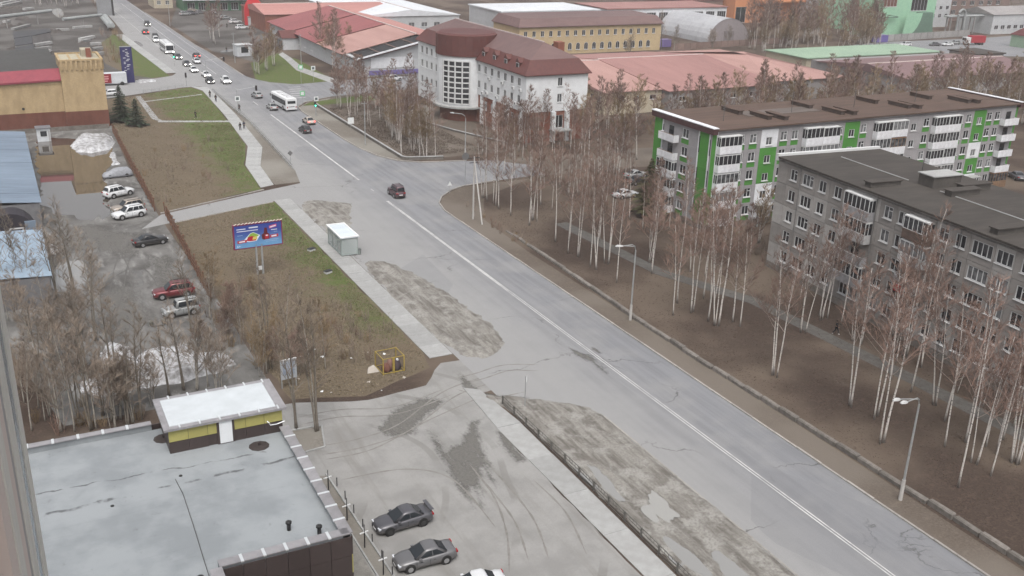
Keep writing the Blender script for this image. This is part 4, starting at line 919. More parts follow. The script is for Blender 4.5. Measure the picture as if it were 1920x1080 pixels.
# cream garage warehouse with pinkish metal roof
r=simple('warehouse','cream warehouse with a broad pinkish-red metal roof behind the white office','warehouse',122.3,190,138,224,5.3,CREAM,[('s',4.5+i*4.4,3.0,1.8,1.1,2,dict(glass=PANE_D)) for i in range(3)]+[('w',22+i*3.3,2.8,1.5,1.3,2,dict(glass=PANE_D)) for i in range(4)])
gable(r,0,0,15.7,56,5.3,8.0,PINK,'x',0.,.5,xr=28,ridge=RIDGE)
r=simple('warehouse','long warehouse with dusty red metal roof behind the birch wood','warehouse',138.3,187.5,171,243,5.2,GREYB,[('s',4+i*5,2.6,2,1.2,2,dict(glass=PANE_D)) for i in range(6)])
gable(r,0,0,32.7,58,5.2,8.2,PINK2,'x',0.,.5,xr=31,ridge=RIDGE)
r=simple('warehouse','warehouse wing with hipped pink roof at the end of the long red-roofed row','warehouse',171.4,190.5,196,243,5.4,GREYB)
gable(r,0,0,24.6,52,5.4,8.4,PINK,'x',14.,.6,xr=28)
# far red roof beside the street
r=simple('warehouse','dark red-roofed long store beyond the bare birch wood','warehouse',214,186,268,222,4.6,GREYB,[('s',3+i*4.5,2.2,1.4,1.0,2,dict(glass=PANE_D)) for i in range(11)])
gable(r,0,0,54,33,4.6,6.6,M('mauve_roof',(.17,.105,.105),(.13,.082,.084),.5,.7,.08),'x',0.,.5,xr=14,ridge=RIDGE)
r=simple('flat_store','flat store with pale green roof among the bare trees','store',216,226,272,244,4.2,CREAM,[('s',4+i*6,1.8,2.2,1.2,2,dict(glass=PANE_D)) for i in range(8)])
m=MB(); m.box(-.6,-.6,4.2,56.6,18.6,4.5); m.build('roof',MINTR,r)
r=simple('substation','small brown flat-roofed substation beside the far street','substation',277,215,289,226,4.6,GREYB,[('s',5.5,1.8,1.4,1.4,2),('s',9,0.1,2.0,2.6,2,dict(glass=PANE_D))])
m=MB(); m.box(-.5,-.5,4.6,12.5,11.5,4.9); m.build('roof',ROOFFELT,r)
m=MB(); m.box(-16,2,0,-.2,9,4.0); m.build('annexe',M('annexe_brown',(.16,.125,.10),(.12,.095,.078),.8,.85),r)
r=simple('cottage','small pale green house with a dark red roof beside the far street','house',345,243,365,255,4.5,MINTR,[('s',3+i*3,1.5,1.2,1.3,2) for i in range(5)]); gable(r,0,0,20,12,4.5,8,REDR,'x')
# two-storey ochre building with arched ground-floor windows
wn=[]
for i in range(17): wn.append(('s',2.2+i*3.05,5.6,1.25,1.75,2,dict(glass=PANE_D)))
r=simple('ochre_building','two-storey ochre building with arched lower windows and a brown roof','building',148,281.5,202,300,8.6,OCHRE,wn)
f=Fac(r,(0,0),0.)
for i in range(16): window(f,3.3+i*3.05,1.2,1.5,2.3,2,glass=PANE_D,arch=True,out=.14)
m=MB(); m.box(-.6,-.6,8.6,54.6,19,8.8); m.quad((-.6,-.62,8.8),(54.6,-.62,8.8),(53,1.6,11.2),(1,1.6,11.2)); m.quad((1,1.6,11.2),(53,1.6,11.2),(53,17,11.4),(1,17,11.4)); m.quad((54.6,-.62,8.8),(54.6,19,8.8),(53,17,11.4),(53,1.6,11.2)); m.quad((-.6,19,8.8),(-.6,-.62,8.8),(1,1.6,11.2),(1,17,11.4)); m.build('roof',MAROON_T,r)
# arched hangar
def hangar():
    r=thing('arched_hangar','grey metal arched hangar with a closed gate behind a plank fence','hangar',(239,291,0)); n=16; R0=9.4
    HM=M('hangar_sheet',(.36,.365,.38),(.28,.285,.30),.5,.75,.05)
    for k in range(8):
        m=MB(); a=k*7.; b=a+6.96
        pa=[(R0*math.cos(math.pi*i/n),R0*math.sin(math.pi*i/n)*.92) for i in range(n+1)]
        for i in range(n): m.quad((pa[i][0],a,pa[i][1]),(pa[i][0],b,pa[i][1]),(pa[i+1][0],b,pa[i+1][1]),(pa[i+1][0],a,pa[i+1][1]))
        m.build('roof_panel',HM,r)
    m=MB(); m.poly([(p[0]*.995,.1,p[1]*.995) for p in pa]); m.build('end_wall',M('hangar_end',(.24,.215,.22),(.2,.18,.185),.8,.7),r)
    m=MB(); m.box(-2.2,-.1,0,2.2,.05,4.2); g=m.build('gate',M('hangar_gate',(.18,.16,.165),(.14,.125,.13),1,.7),r)
    for x in (-1.1,0,1.1): m=MB(); m.box(x-.04,-.14,.1,x+.04,-.102,4.1); m.build('gate_rib',GREYB,g)
hangar()
def plank_fence(label,a,b,h,n,mat,rail=True,name='plank_fence',cat='fence'):
    a=Vector(a); b=Vector(b); r=thing(name,label,cat,(a.x,a.y,0),math.atan2((b-a).y,(b-a).x)); L=(b-a).length; w=L/n
    m=MB(); m.box(.02,-.03,0.05,w-.04,.03,h); me=m.mesh('fence_panel',mat); p=MB(); p.box(-.07,-.07,0,.07,.07,h+.12); pm=p.mesh('post',mat)
    for i in range(n): link('fence_panel',me,r,(i*w,0,0)); link('post',pm,r,(i*w,-.11,0))
    return r
FENCEB=M('fence_brown',(.20,.14,.12),(.15,.105,.09),1,.85,.1,rnd=.15); FENCEG=M('fence_grey',(.27,.265,.26),(.21,.205,.20),1,.85,.1,rnd=.1)
plank_fence('brown plank fence in front of the arched hangar',(205,279),(262,284),2.2,20,FENCEB)
plank_fence('grey concrete panel fence along the far street below the mint green plant',(301,277.5),(357,283),2.6,14,FENCEG)
plank_fence('long brown fence behind the cream and red-roofed warehouses',(124,262),(205,268),1.8,24,FENCEB)
for (x,y,l,c) in ((204,286,'purple container beside the ochre building',(.12,.09,.22)),(297.5,276.2,'purple container at the end of the grey street fence',(.10,.08,.25))):
    r=thing('container',l,'container',(x,y,0)); m=MB(); m.box(0,0,.15,6.0,2.4,2.6); m.build('body',flat('purple_%d'%x,c,.6),r); m=MB(); m.box(-.03,-.03,2.6,6.03,2.43,2.7); m.build('roof',flat('purple_roof',(.16,.13,.25),.6),r); m=MB(); m.box(.3,-.06,.2,2.8,-.004,2.5); m.build('door',flat('purple_door',(.15,.12,.28),.6),r)
# white glazed hall and its neighbours
r=simple('glazed_hall','white hall with a band of large dark windows behind the ochre building','hall',206,322,262,345,9.2,WCLAD,[('s',3.2+i*5.6,4.6,4.2,3.2,4,dict(glass=PANE_D)) for i in range(10)]); m=MB(); m.box(-.4,-.4,9.2,56.4,23.4,9.6); m.build('roof',PINK2,r)
r=simple('workshop','pale grey workshop with blank walls behind the office roof','workshop',160,318,200,345,9.4,PALE,[('s',4+i*4.6,1.5,2.6,2.2,3,dict(glass=PANE_D)) for i in range(8)]); m=MB(); m.box(-.4,-.4,9.4,40.4,27.4,9.8); m.build('roof',WHITER,r)
for i in range(4): m=MB(); m.box(.1,-.12,5.2,9.6,-.02,8.9); m.build('cladding_panel',WCLAD,r,loc=(i*9.9+.2,0,0))
r=simple('workshop','wide low workshop with a white roof north of the market hall','workshop',118,345,156,410,6,PALE,[('s',4+i*5,2,2.4,1.6,2) for i in range(7)]); gable(r,0,0,38,65,6,8.2,WHITER,'y',ridge=RIDGE)
r=simple('workshop','dull brown workshop behind the glazed hall','workshop',262,352,284,380,9,FENCEB,[('s',3+i*4,3,1.6,1.6,2,dict(glass=PANE_D)) for i in range(5)]); m=MB(); m.box(-.4,-.4,9,22.4,28.4,9.4); m.build('roof',PINK2,r)
r=simple('plant_building','large orange rendered plant building with dark gates','plant',285,345,331,375,30,ORANGE,[('s',3.5,.2,5.5,6.5,2,dict(glass=PANE_D)),('s',18,12.5,6,3,3,dict(glass=PANE_D)),('s',30,12.5,8,3,4,dict(glass=PANE_D))])
m=MB(); m.box(12,-3.2,8.5,46,0,9.3); m.build('canopy',ORANGE,r); m=MB(); m.tube([(10,-.4,24),(10,-.4,8),(14,-.5,7),(24,-.5,6.6)],.25,6); m.build('pipe',FENCEB,r); m=MB(); m.box(-.3,-.3,30,46.3,30.3,30.6); m.build('roof',GREYB,r)
r=simple('plant_building','pale grey plant building with rows of barred windows next to the orange one','plant',322,318,352,345,24,PALE,[('s',12+i*3.2,5.6,2.2,1.2,2,dict(glass=PANE_D)) for i in range(2)]+[('s',7+i*5.2,13.5,4.6,4.4,4,dict(glass=PANE_D)) for i in range(4)])
m=MB(); m.box(-.3,-.3,24,30.3,27,24.6); m.build('roof',GREYB,r)
def mint():
    r=simple('plant_building','mint green plant building with a flaring green buttress below brown glazing','plant',318,293,346,330,26,MINT,[('s',2.2,11.2,7.2,4.6,4,dict(glass=glassmat('brown_glazing',(.10,.045,.035),(.14,.07,.055)))),('s',18.5,9.4,9.0,4.6,5,dict(glass=MT['brown_glazing']) if 0 else dict(glass=PANE_D))])
    m=MB(); m.box(-.3,-.3,26,28.3,37.3,26.6); m.build('roof',GREYB,r)
    pr=[(10.5,0),(12.2,.5),(14,1.6),(15.6,3.4),(16.9,6.0),(17.6,9.0),(23.6,9.0),(24.0,6),(24.6,3),(25.4,0)]; m=MB(); m.poly([(x,-3.2,z) for x,z in pr]); 
    for i in range(len(pr)-1): m.quad((pr[i][0],-3.2,pr[i][1]),(pr[i][0],0,pr[i][1]),(pr[i+1][0],0,pr[i+1][1]),(pr[i+1][0],-3.2,pr[i+1][1]))
    m.build('buttress',M('deep_green_wall',(.10,.17,.13),(.08,.14,.105),.6,.8),r)
    m=MB(); m.poly([(x,-3.3,z) for x,z in [(7.5,0),(10.5,0),(12.2,.5),(14,1.6),(15.6,3.4),(16.9,6.0),(17.6,9.0),(16.2,9.0),(9,8.6)]]); m.build('buttress_face',MINT,r)
    for (a,b) in (((-6,9),(6.2,7.4)),((-6,7.2),(6.2,7.2))): m=MB(); m.bar((a[0],-1.2,a[1]),(b[0],-1.2,b[1]),.3,.3); m.build('brace',M('deep_green_wall',(.1,.17,.13)),r)
    m=MB(); m.box(-9,-.2,0,-.05,8,9); m.build('annexe',MINTR,r)
mint()
r=simple('grey_office','grey office with a dark roof sign beyond the street','office',357,312,378,330,14,PALE,[('s',3+i*4,4+3.4*j,1.8,1.6,2,dict(glass=PANE_D)) for i in range(5) for j in range(2)]); m=MB(); m.box(-.3,-.3,14,21.3,18.3,14.4); m.build('roof',GREYB,r)
# ---- market hall with wide red roofs
def market():
    r=thing('market_hall','market hall with wide red metal roofs and a white gable edge','market hall',(86,256,0))
    m=MB(); m.box(0,.4,0,42,92,4.9); m.build('wall',PALE,r)
    m=MB(); m.poly([(0,.3,4.9),(42,.3,4.9),(21,.3,9.6)]); m.build('gable_wall',PALE,r)
    def slope(x0,x1,y0,y1,z0,z1,mat):
        q=MB(); q.add([(x0,y0,z0),(x1,y0,z1),(x1,y1,z1),(x0,y1,z0),(x0,y0,z0-.15),(x1,y0,z1-.15),(x1,y1,z1-.15),(x0,y1,z0-.15)],[(0,1,2,3),(7,6,5,4),(0,4,5,1),(1,5,6,2),(2,6,7,3),(3,7,4,0)]); return q.build('roof',mat,r)
    slope(-1,21,10,34,4.8,9.7,PINK); slope(-1,21,34.2,62,4.8,9.7,REDR); slope(-1.,21,62.2,92,4.8,9.7,REDR); slope(43,21.02,10,92,4.8,9.7,SALMON)
    for x0,x1,z0,z1 in ((-1,21,4.8,9.7),(43,21,4.8,9.7)):
        q=MB(); q.bar((x0,-1.2,z0),(x1,-1.2,z1),.5,.35); q.build('rake_board',WCLAD,r); q=MB(); q.bar((x0,-.8,z0-.35),(x1,-.8,z1-.35),.3,.5); q.build('fascia',MAROON,r)
    for t in (.12,.34,.56,.78):
        q=MB(); q.bar((-1+22*t,-1,4.8+4.9*t-.1),(-1+22*t,9.8,4.8+4.9*t-.1),.2,.2); q.build('rafter',FENCEB,r)
    q=MB(); q.quad((-.5,-.4,4.5),(20.5,-.4,9.2),(20.5,9.8,9.2),(-.5,9.8,4.5)); q.build('open_bay',DARKIN,r)
    q=MB(); q.bar((21,10,9.8),(21,92,9.8),.5,.2); q.build('ridge_cap',RIDGE,r)
    for y in (34.1,62.1): q=MB(); q.bar((-1,y,4.95),(21,y,9.85),.25,.18); q.build('roof_seam',MAROON,r)
    f=Fac(r,(0,.3),0.)
    q=MB(); q.box(0,-.08,0,12,0,2.8); f.put('wall_panel',q.mesh('wall_panel',WCLAD),4,2.2)
    q=MB(); q.box(0,-.09,0,16,0,1.2); f.put('wall_panel',q.mesh('wall_panel',flat('violet_band',(.13,.11,.26),.7)),3.4,.4)
    w=Fac(r,(0,92),-math.pi/2)
    for i in range(7): window(w,8+i*7,1.6,2.4,1.6,3,out=.04)
    p=MB(); p.box(-5,56,0,0,64,3.6); po=p.build('porch',PALE,r); q=MB(); q.poly([(-5.4,55.6,3.6),(-5.4,64.4,3.6),(-5.4,60,5.6)][::-1]); q.quad((-5.4,55.6,3.6),(0,55.6,3.6),(0,60,5.6),(-5.4,60,5.6)); q.quad((-5.4,64.4,3.6),(-5.4,60,5.6),(0,60,5.6),(0,64.4,3.6)); q.build('porch_roof',MAROON,po)
    for k in range(3): q=MB(); q.box(-5.1,57+k*2.2,.2,-5.02,58.6+k*2.2,2.8); q.build('porch_window',PANE,po)
market()
def arch_front():
    r=thing('arched_shop','red arched shop with white lettering at the far end of the market hall','shop',G(478,47),R(-8)); r.scale=(.54,.6,.9); n=12
    pr=[(-6.5,0)]+[(6.5*math.cos(math.pi-math.pi*i/n),5.5+5.2*math.sin(math.pi*i/n)) for i in range(n+1)]+[(6.5,0)]
    m=MB(); m.poly([(x,0,z) for x,z in pr]); 
    for i in range(len(pr)-1): m.quad((pr[i][0],0,pr[i][1]),(pr[i][0],3,pr[i][1]),(pr[i+1][0],3,pr[i+1][1]),(pr[i+1][0],0,pr[i+1][1]))
    m.build('facade',flat('signal_red',(.42,.025,.03),.5),r)
    lettering('О.Т.',2.4,WHITE_F,r,(.8,-.06,7.2))
    m=MB(); m.box(-4.5,-3.2,0,4.0,-.05,3.2); m.build('vestibule',PALE,r); m=MB(); m.box(-4.8,-3.5,3.2,4.3,-.05,3.5); m.build('vestibule_roof',GREYB,r)
arch_front()
r=simple('far_hall','long hall with a pale salmon roof behind the red shop front','hall',86.5,356,135,392,6.2,BRICK_R,[]); gable(r,0,0,48,36,6.2,8.4,SALMON,'x',0,.4,xr=16,ridge=RIDGE)
kiosk('bus_kiosk','white pitched-roof kiosk at the kerb near the traffic queue',(66.6,304,0),R(8),4.6,3.4,3.2,M('booth_white',(.5,.52,.54)),PALE)
r=simple('shop','green-fronted shop at the head of the car park','shop',72,432,100,450,9,flat('shop_green',(.035,.12,.06),.7),[('s',3+i*4.4,.3,3,3,3,dict(glass=PANE_D)) for i in range(6)]); m=MB(); m.box(-.4,-2.2,4.4,28.4,0,4.8); m.build('canopy',WHITER,r); m=MB(); m.box(-.3,-.3,9,28.3,18,9.4); m.build('roof',GREYB,r)
r=simple('shop','pale yellow gabled building by the far end of the road','shop',62.5,446,70,462,11,CREAM,[('s',2+i*3.4,1.5+3.4*j,1.6,1.6,2) for i in range(2) for j in range(2)]); gable(r,0,0,7.5,16,11,13,GREYB,'y')
# ---- scrap yard behind the brick hall: heating pipes, stacked slabs, dark sheds
def pipeline(label,pts,rad,z,sup=True):
    r=thing('pipeline',label,'pipe',(pts[0][0],pts[0][1],0)); o=Vector(pts[0]); PM=M('pipe_lagging',(.28,.30,.30),(.2,.21,.21),.7,.7,.1)
    q=[Vector(p)-o for p in pts]
    m=MB(); m.tube([(p.x,p.y,z) for p in q],rad,8); m.build('pipe',PM,r)
    for i in range(len(q)-1):
        a,b=q[i],q[i+1]; n=max(1,int((b-a).length/12))
        for k in range(n): p=a+(b-a)*((k+.5)/n); s=MB(); s.box(p.x-.2,p.y-.2,0,p.x+.2,p.y+.2,z-rad); s.build('support',GREYB,r)
pipeline('pale lagged heating pipe crossing the yard behind the long dark sheds',[g2(-20,34,4),g2(96,20,4)],.6,4)
pipeline('lagged heating pipe running to the pipe bridge by the road',[g2(118,36,3),g2(190,28,3)],.55,3)
for k,dx in enumerate((0,3.2)):
    pipeline(('near' if 0 else 'outer' if k else 'inner')+' lagged pipe bending down beside the road by the pipe bridge leg',[g2(190+dx*2.2,30,2),g2(205+dx*2,48,2)],.8,2)
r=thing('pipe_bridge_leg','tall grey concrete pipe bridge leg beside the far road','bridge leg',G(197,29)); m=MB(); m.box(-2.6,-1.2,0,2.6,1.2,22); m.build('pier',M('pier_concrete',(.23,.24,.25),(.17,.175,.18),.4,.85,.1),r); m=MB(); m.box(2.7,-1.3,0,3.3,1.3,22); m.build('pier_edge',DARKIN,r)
LONG=M('stacked_concrete',(.33,.33,.325),(.22,.22,.215),.8,.85,.1,rnd=.25)
rnd=random.Random(12); i=0
for (u0,v0,u1,v1) in ((24,58,55,50),(63,78,95,73),(64,88,96,83),(63,96,95,92),(38,115,66,110),(68,103,96,99),(138,55,172,52),(106,59,130,58),(150,77,176,72),(170,86,190,85),(176,95,192,93),(10,34,60,27),(45,20,62,18),(182,104,196,103),(150,82,168,78),(2,14,40,6),(2,9,38,2),(8,44,18,42)):
    a=Vector(g2(u0,v0)); b=Vector(g2(u1,v1)); d=b-a; o=tag(link('concrete_beam',None,None,(a.x,a.y,0),math.atan2(d.y,d.x)),'long pale concrete beam lying in the yard behind the brick hall','beam','concrete beams stored in the yard')
    m=MB(); m.box(0,-.6,.15,d.length,.6,.95); m.build('beam',LONG,o); m=MB(); m.box(.8,-.7,0,1.1,.7,.15); m.build('bearer',FENCEB,o); m=MB(); m.box(d.length-1.1,-.7,0,d.length-.8,.7,.15); m.build('bearer',FENCEB,o)
DRK=M('black_felt',(.055,.057,.062),(.038,.04,.043),.5,.85,.05)
for (p,h,l) in (([(26,72),(66,66),(95,60),(92,54),(24,60)],2.6,'flat black-roofed shed in the yard next to the pale beams'),([(28,110),(66,106),(62,84),(28,90)],3.0,'larger black-roofed shed right behind the crimson roof edge'),([(28,86),(60,82),(60,68),(27,73)],2.8,'middle black-roofed shed between two others in the yard')):
    q=[g2(u,v,h) for u,v in p]; c=q[0]; r=thing('yard_shed',l,'shed',(c[0],c[1],0)); m=MB(); m.prism([(a-c[0],b-c[1]) for a,b in q],0,h-.1); m.build('wall',GREYB,r); m=MB(); m.prism([((a-c[0])*1.01,(b-c[1])*1.01) for a,b in q],h-.1,h+.1); m.build('roof',DRK,r)

r=simple('workshop','pale shed with a dark band beyond the far street trees','workshop',372,285,404,302,8,PALE,[('s',3+i*4,2,2.4,1.6,2,dict(glass=PANE_D)) for i in range(7)]); gable(r,0,0,32,17,8,10.5,GREYB,'x')
r=simple('workshop','brown works hall at the back of the far street','workshop',392,330,440,355,14,FENCEB,[('s',4+i*6,3+4*j,3,2,3,dict(glass=PANE_D)) for i in range(7) for j in range(2)]); m=MB(); m.box(-.4,-.4,14,48.4,25.4,14.5); m.build('roof',GREYB,r)
def gantry():
    r=thing('pipe_gantry','grey steel pipe gantry with an arched pipe loop beside the mint plant','gantry',(350,290,0)); PM=M('pipe_lagging',(.28,.30,.30))
    for k in range(5):
        m=MB(); x=2+k*7; m.box(x-.2,-1,0,x+.2,-.6,6.5); m.box(x-.2,1,0,x+.2,1.4,6.5); m.box(x-.2,-1,6.5,x+.2,1.4,6.9); m.build('frame',GREYB,r)
    for y in (-.6,.3,1.1): m=MB(); m.tube([(0,y,7.2),(30,y,7.2)],.35,8); m.build('pipe',PM,r)
    m=MB(); m.tube([(5,-1.6,0),(5,-1.6,8)]+[(7+2*math.cos(math.pi-math.pi*i/8),-1.6,8+2*math.sin(math.pi*i/8)) for i in range(1,8)]+[(9,-1.6,8),(9,-1.6,0)],.45,8); m.build('pipe_loop',PM,r)
gantry()
rnd=random.Random(31)
for i in range(14):
    u=rnd.uniform(5,180); v=rnd.uniform(14,118); x,y,_=G(u,v)
    if y<255: continue
    o=tag(mound('scrap_heap',blob(x,y,rnd.uniform(1.6,3.4),rnd.uniform(1.5,3),i),lambda X,Y:1.5*fbm(X*.6,Y*.6,i),.5,M('scrap_dark',(.085,.075,.068),(.035,.031,.029),1.2,.9,.6),-.05,1.5,kind=None,smooth=False),'dark heap of scrap in the yard behind the brick hall','scrap heap','scrap heaps in the yard')
# ================================================================ trees and shrubs
def mk_bark():
    n=NB('birch_bark'); X,Y,Z=n.sep(); b=n.noise(2.2,4,.7,n.co((1.2,1.2,4.5))); g=n.noise(.5,2)
    col=n.mix(n.ramp(b,.56,.64),(.50,.47,.44),(.05,.045,.042)); col=n.mix(n.ramp(Z,.0,1.2,.75,0),col,(.13,.115,.10)); MT['birch_bark']=n.fin(n.mix(n.ramp(g,.4,.7,0,.4),col,(.34,.30,.27)),.85)
mk_bark()
M('birch_branch',(.30,.255,.225),(.20,.16,.14),3,.85); M('birch_twig',(.205,.135,.108),(.135,.09,.073),.6,.9,rnd=.25)
M('grey_bark',(.19,.168,.14),(.11,.097,.08),3,.9,.3); M('pale_bark',(.36,.335,.295),(.18,.165,.14),2,.9,.2,stretch=(1,1,3)); M('grey_twig',(.235,.19,.15),(.15,.12,.096),.6,.9,rnd=.25); M('ochre_twig',(.23,.165,.095),(.15,.108,.066),.6,.9,rnd=.25)
def tree_meshes(seed,H,stems=1,bare=.35,spread=.33,nb=17,bark='birch_bark',br='birch_branch',tw='birch_twig',rad=.095,lean=.04,twr=.018,up=.8,ntw=8):
    rnd=random.Random(seed); T=MB(); C=MB()
    def path(p,d,L,n,wob,lift):
        pts=[Vector(p)]; d=Vector(d).normalized()
        for i in range(n):
            d=(d+Vector((rnd.uniform(-wob,wob),rnd.uniform(-wob,wob),rnd.uniform(-wob,wob)+lift))).normalized(); pts.append(pts[-1]+d*(L/n))
        return pts
    for s in range(stems):
        h=H*rnd.uniform(.82,1) if s else H; a=rnd.uniform(0,6.28); off=Vector((math.cos(a),math.sin(a),0))*(.12+.18*s if stems>1 else 0)
        ln=lean*rnd.uniform(.3,1.4)+(.035 if stems>1 else 0); pts=path(off-Vector((0,0,.15)),(math.cos(a)*ln,math.sin(a)*ln,1),h+.15,11,.035,.012)
        r0=rad*rnd.uniform(.8,1.1)*(1 if s==0 else .8); rs=[max(.016,r0*(1-(i/11))**.85) for i in range(12)]; rs[0]*=1.25
        T.tube(pts,rs,6)
        n=int(nb*(1 if stems==1 else .75))
        for k in range(n):
            t=bare+(1-bare)*((k+rnd.random())/n)**.9; t=min(t,.97); i=min(10,int(t*11)); p=pts[i].lerp(pts[i+1],t*11-i); az=k*2.4+rnd.uniform(-.6,.6)
            el=up+rnd.uniform(-.25,.25); L=max(.7,h*spread*(1-t)*rnd.uniform(.7,1.25)+.5)
            d=(math.cos(az)*math.cos(el),math.sin(az)*math.cos(el),math.sin(el)); bp=path(p,d,L,4,.13,.07); r1=min(rs[i]*.6,.012+.013*L)
            C.tube(bp,[r1,r1*.8,r1*.6,r1*.45,.010],4,0,False)
            m=max(4,int(L*2.6))
            for q in range(m):
                u=.25+.75*(q+rnd.random())/m; j=min(3,int(u*4)); sp=bp[j].lerp(bp[j+1],min(1,u*4-j)); a2=rnd.uniform(0,6.28); dd=(bp[j+1]-bp[j]).normalized(); side=Vector((math.cos(a2),math.sin(a2),rnd.uniform(-.1,.7)))
                sL=L*.42*(1.15-u*.6)*rnd.uniform(.6,1.2)+.15; s2=path(sp,dd*.7+side*.8,sL,2,.15,.05); C.tube(s2,[twr*1.15,twr*.85,twr*.5],3,1,False)
                for w in range(ntw):
                    v=rnd.uniform(.2,1); e=s2[0].lerp(s2[1],v*2) if v<.5 else s2[1].lerp(s2[2],v*2-1); a3=rnd.uniform(0,6.28); wl=rnd.uniform(.45,1.05)*(.55+.25*sL)
                    C.tube([e,e+((s2[2]-s2[0]).normalized()*1.1+Vector((math.cos(a3),math.sin(a3),rnd.uniform(-.1,.7)))*.55).normalized()*wl],[twr*.62,twr*.34],3,1,False)
    return T.mesh('trunk',MT[bark],True),C.mesh('crown',[MT[br],MT[tw]])
def proto_set(specs): return [tree_meshes(*a,**k) for a,k in specs]
BIRCH=proto_set([((11,14.5),{}),((12,13.),dict(spread=.28)),((13,15.5),dict(bare=.42)),((14,12.),dict(stems=2)),((15,14.),dict(stems=3,bare=.38)),((16,11.),dict(spread=.3,bare=.3)),((17,13.5),dict(stems=2,bare=.45)),((18,9.5),dict(spread=.36,rad=.08))])
GREYT=proto_set([((31,11.),dict(bark='pale_bark',br='grey_bark',tw='grey_twig',bare=.25)),((32,9.),dict(stems=3,bark='pale_bark',br='grey_bark',tw='grey_twig',bare=.2,spread=.4)),((33,12.),dict(bark='pale_bark',br='grey_bark',tw='grey_twig',spread=.28)),((34,7.5),dict(stems=4,bark='pale_bark',br='grey_bark',tw='grey_twig',bare=.15,spread=.45,rad=.07)),((35,12.5),dict(stems=2,bark='grey_bark',br='grey_bark',tw='grey_twig',bare=.35,rad=.14))])
OCHT=proto_set([((41,8.),dict(stems=3,bark='pale_bark',br='grey_bark',tw='ochre_twig',bare=.15,spread=.4,rad=.07)),((42,10.),dict(stems=2,bark='pale_bark',br='grey_bark',tw='ochre_twig',bare=.25)),((43,7.),dict(stems=5,bark='grey_bark',br='grey_bark',tw='birch_twig',bare=.12,spread=.4,rad=.06))])
FARB=proto_set([((51,13.),dict(bare=.3,twr=.026,ntw=14,nb=21,spread=.36)),((52,12.),dict(stems=2,bare=.25,twr=.026,ntw=13,spread=.36)),((53,14.),dict(bare=.35,twr=.026,ntw=14,nb=22,spread=.34)),((54,11.),dict(stems=3,bare=.2,twr=.025,ntw=11,spread=.4,tw='ochre_twig'))])
TR=random.Random(77)
STEMS={id(BIRCH):[1,1,1,2,3,1,2,1],id(GREYT):[1,3,1,4,2],id(OCHT):[3,2,5],id(FARB):[1,2,1,3]}
def plant(lib,x,y,s,label,group,name='birch_tree',cat='tree',k=None,rz=None):
    lib_c=lib[TR.randrange(len(lib)) if k is None else k]; t,c=lib_c
    i=[q is lib_c for q in lib].index(True); st=STEMS[id(lib)][i]; label=('tall ' if s>.92 else 'short ' if s<.7 else '')+('','','twin-stemmed ','three-stemmed ','clustered ','clustered ')[st]+label
    o=tag(link(name,None,None,(x,y,0),TR.uniform(0,6.28) if rz is None else rz),label,cat,group); o.scale=(s,s,s*TR.uniform(.95,1.08)); o.rotation_euler[0]=TR.uniform(-.025,.025); o.rotation_euler[1]=TR.uniform(-.025,.025)
    link('trunk',t,o); link('crown',c,o); return o
def zpx(ox,oy,k,pts): return [(ox+a/k,oy+b/k) for a,b in pts]
# strip between the road and the grey block
strip=zpx(960,270,4,[(130,610),(155,575),(187,580),(215,455),(420,820),(432,725),(492,850),(500,845),(588,920),(638,945),(655,730),(715,900),(785,1040),(1045,970),(325,735)])+zpx(960,540,4,[(1208,205),(1240,115),(1350,185),(1435,80),(1470,250),(1525,285),(1540,283),(1500,110),(1655,255),(1710,290)])+zpx(1440,540,4,[(52,655),(100,490),(380,210),(445,230),(545,275),(620,890),(795,985),(820,960),(1010,515),(955,475),(1070,780),(1160,600),(1265,880),(1325,1000),(935,690),(250,330),(700,420)])+zpx(1440,810,4,[(853,80),(1325,110),(1425,415),(1555,245),(1670,330),(1715,165),(1635,110),(1835,225),(1855,240),(1480,80),(1760,60)])+zpx(800,330,9,[(955,370),(1020,430),(1125,465),(1165,505),(1215,550),(1415,660)])
for u,v in strip:
    x,y,_=G(u,v); plant(BIRCH,x,y,TR.uniform(.85,1.15),'slender white-barked birch in the strip between the road and the grey block','birches between the road and the grey block')
for (u,v) in zpx(960,270,4,[(300,500),(560,430),(690,520),(880,560),(1080,560),(1180,640),(1290,700),(1410,620),(1480,720),(1600,700),(240,330),(420,380),(980,640),(1330,560),(1510,560)])+[(1500,560),(1540,600),(1600,640),(1680,680),(1790,735),(1840,760),(1900,800),(1870,840),(1905,870)]:
    x,y,_=G(u,v); plant(BIRCH,x,y,TR.uniform(.5,.85),'young birch standing close to the apartment blocks','young birches near the apartment blocks')
# around the white office and at the crossing
for u,v in zpx(480,0,4,[(860,960),(775,800),(1000,970),(1075,1080),(1220,1070),(1165,1000),(640,800),(690,760),(930,900),(1290,900)])+zpx(480,270,4,[(1092,85),(1230,105),(1275,110),(1345,115),(1170,60)])+[(640,205),(655,222),(670,215),(690,232),(705,205),(725,240),(735,215),(750,258),(770,228),(790,275),(806,250)]:
    x,y,_=G(u,v); plant(FARB if TR.random()<.5 else BIRCH,x,y,TR.uniform(.65,.95),'bare birch in the garden of the white office','birches in the office garden')
for u,v in zpx(480,0,4,[(600,540),(575,520),(540,470),(640,500),(700,430),(500,430),(480,380),(620,420),(560,380)]): 
    x,y,_=G(u,v); plant(FARB,x,y,TR.uniform(.8,1.1),'bushy bare tree in front of the red-roofed market','bare trees by the market',name='bare_tree')
for u,v in ((496,130),(500,132),(486,140),(514,124),(516,120),(482,138),(399,80),(404,84),(395,76),(412,72)): 
    x,y,_=G(u,v); plant(FARB,x,y,TR.uniform(.75,1.0),'pale trunked tree beside the market car park','trees beside the market car park')
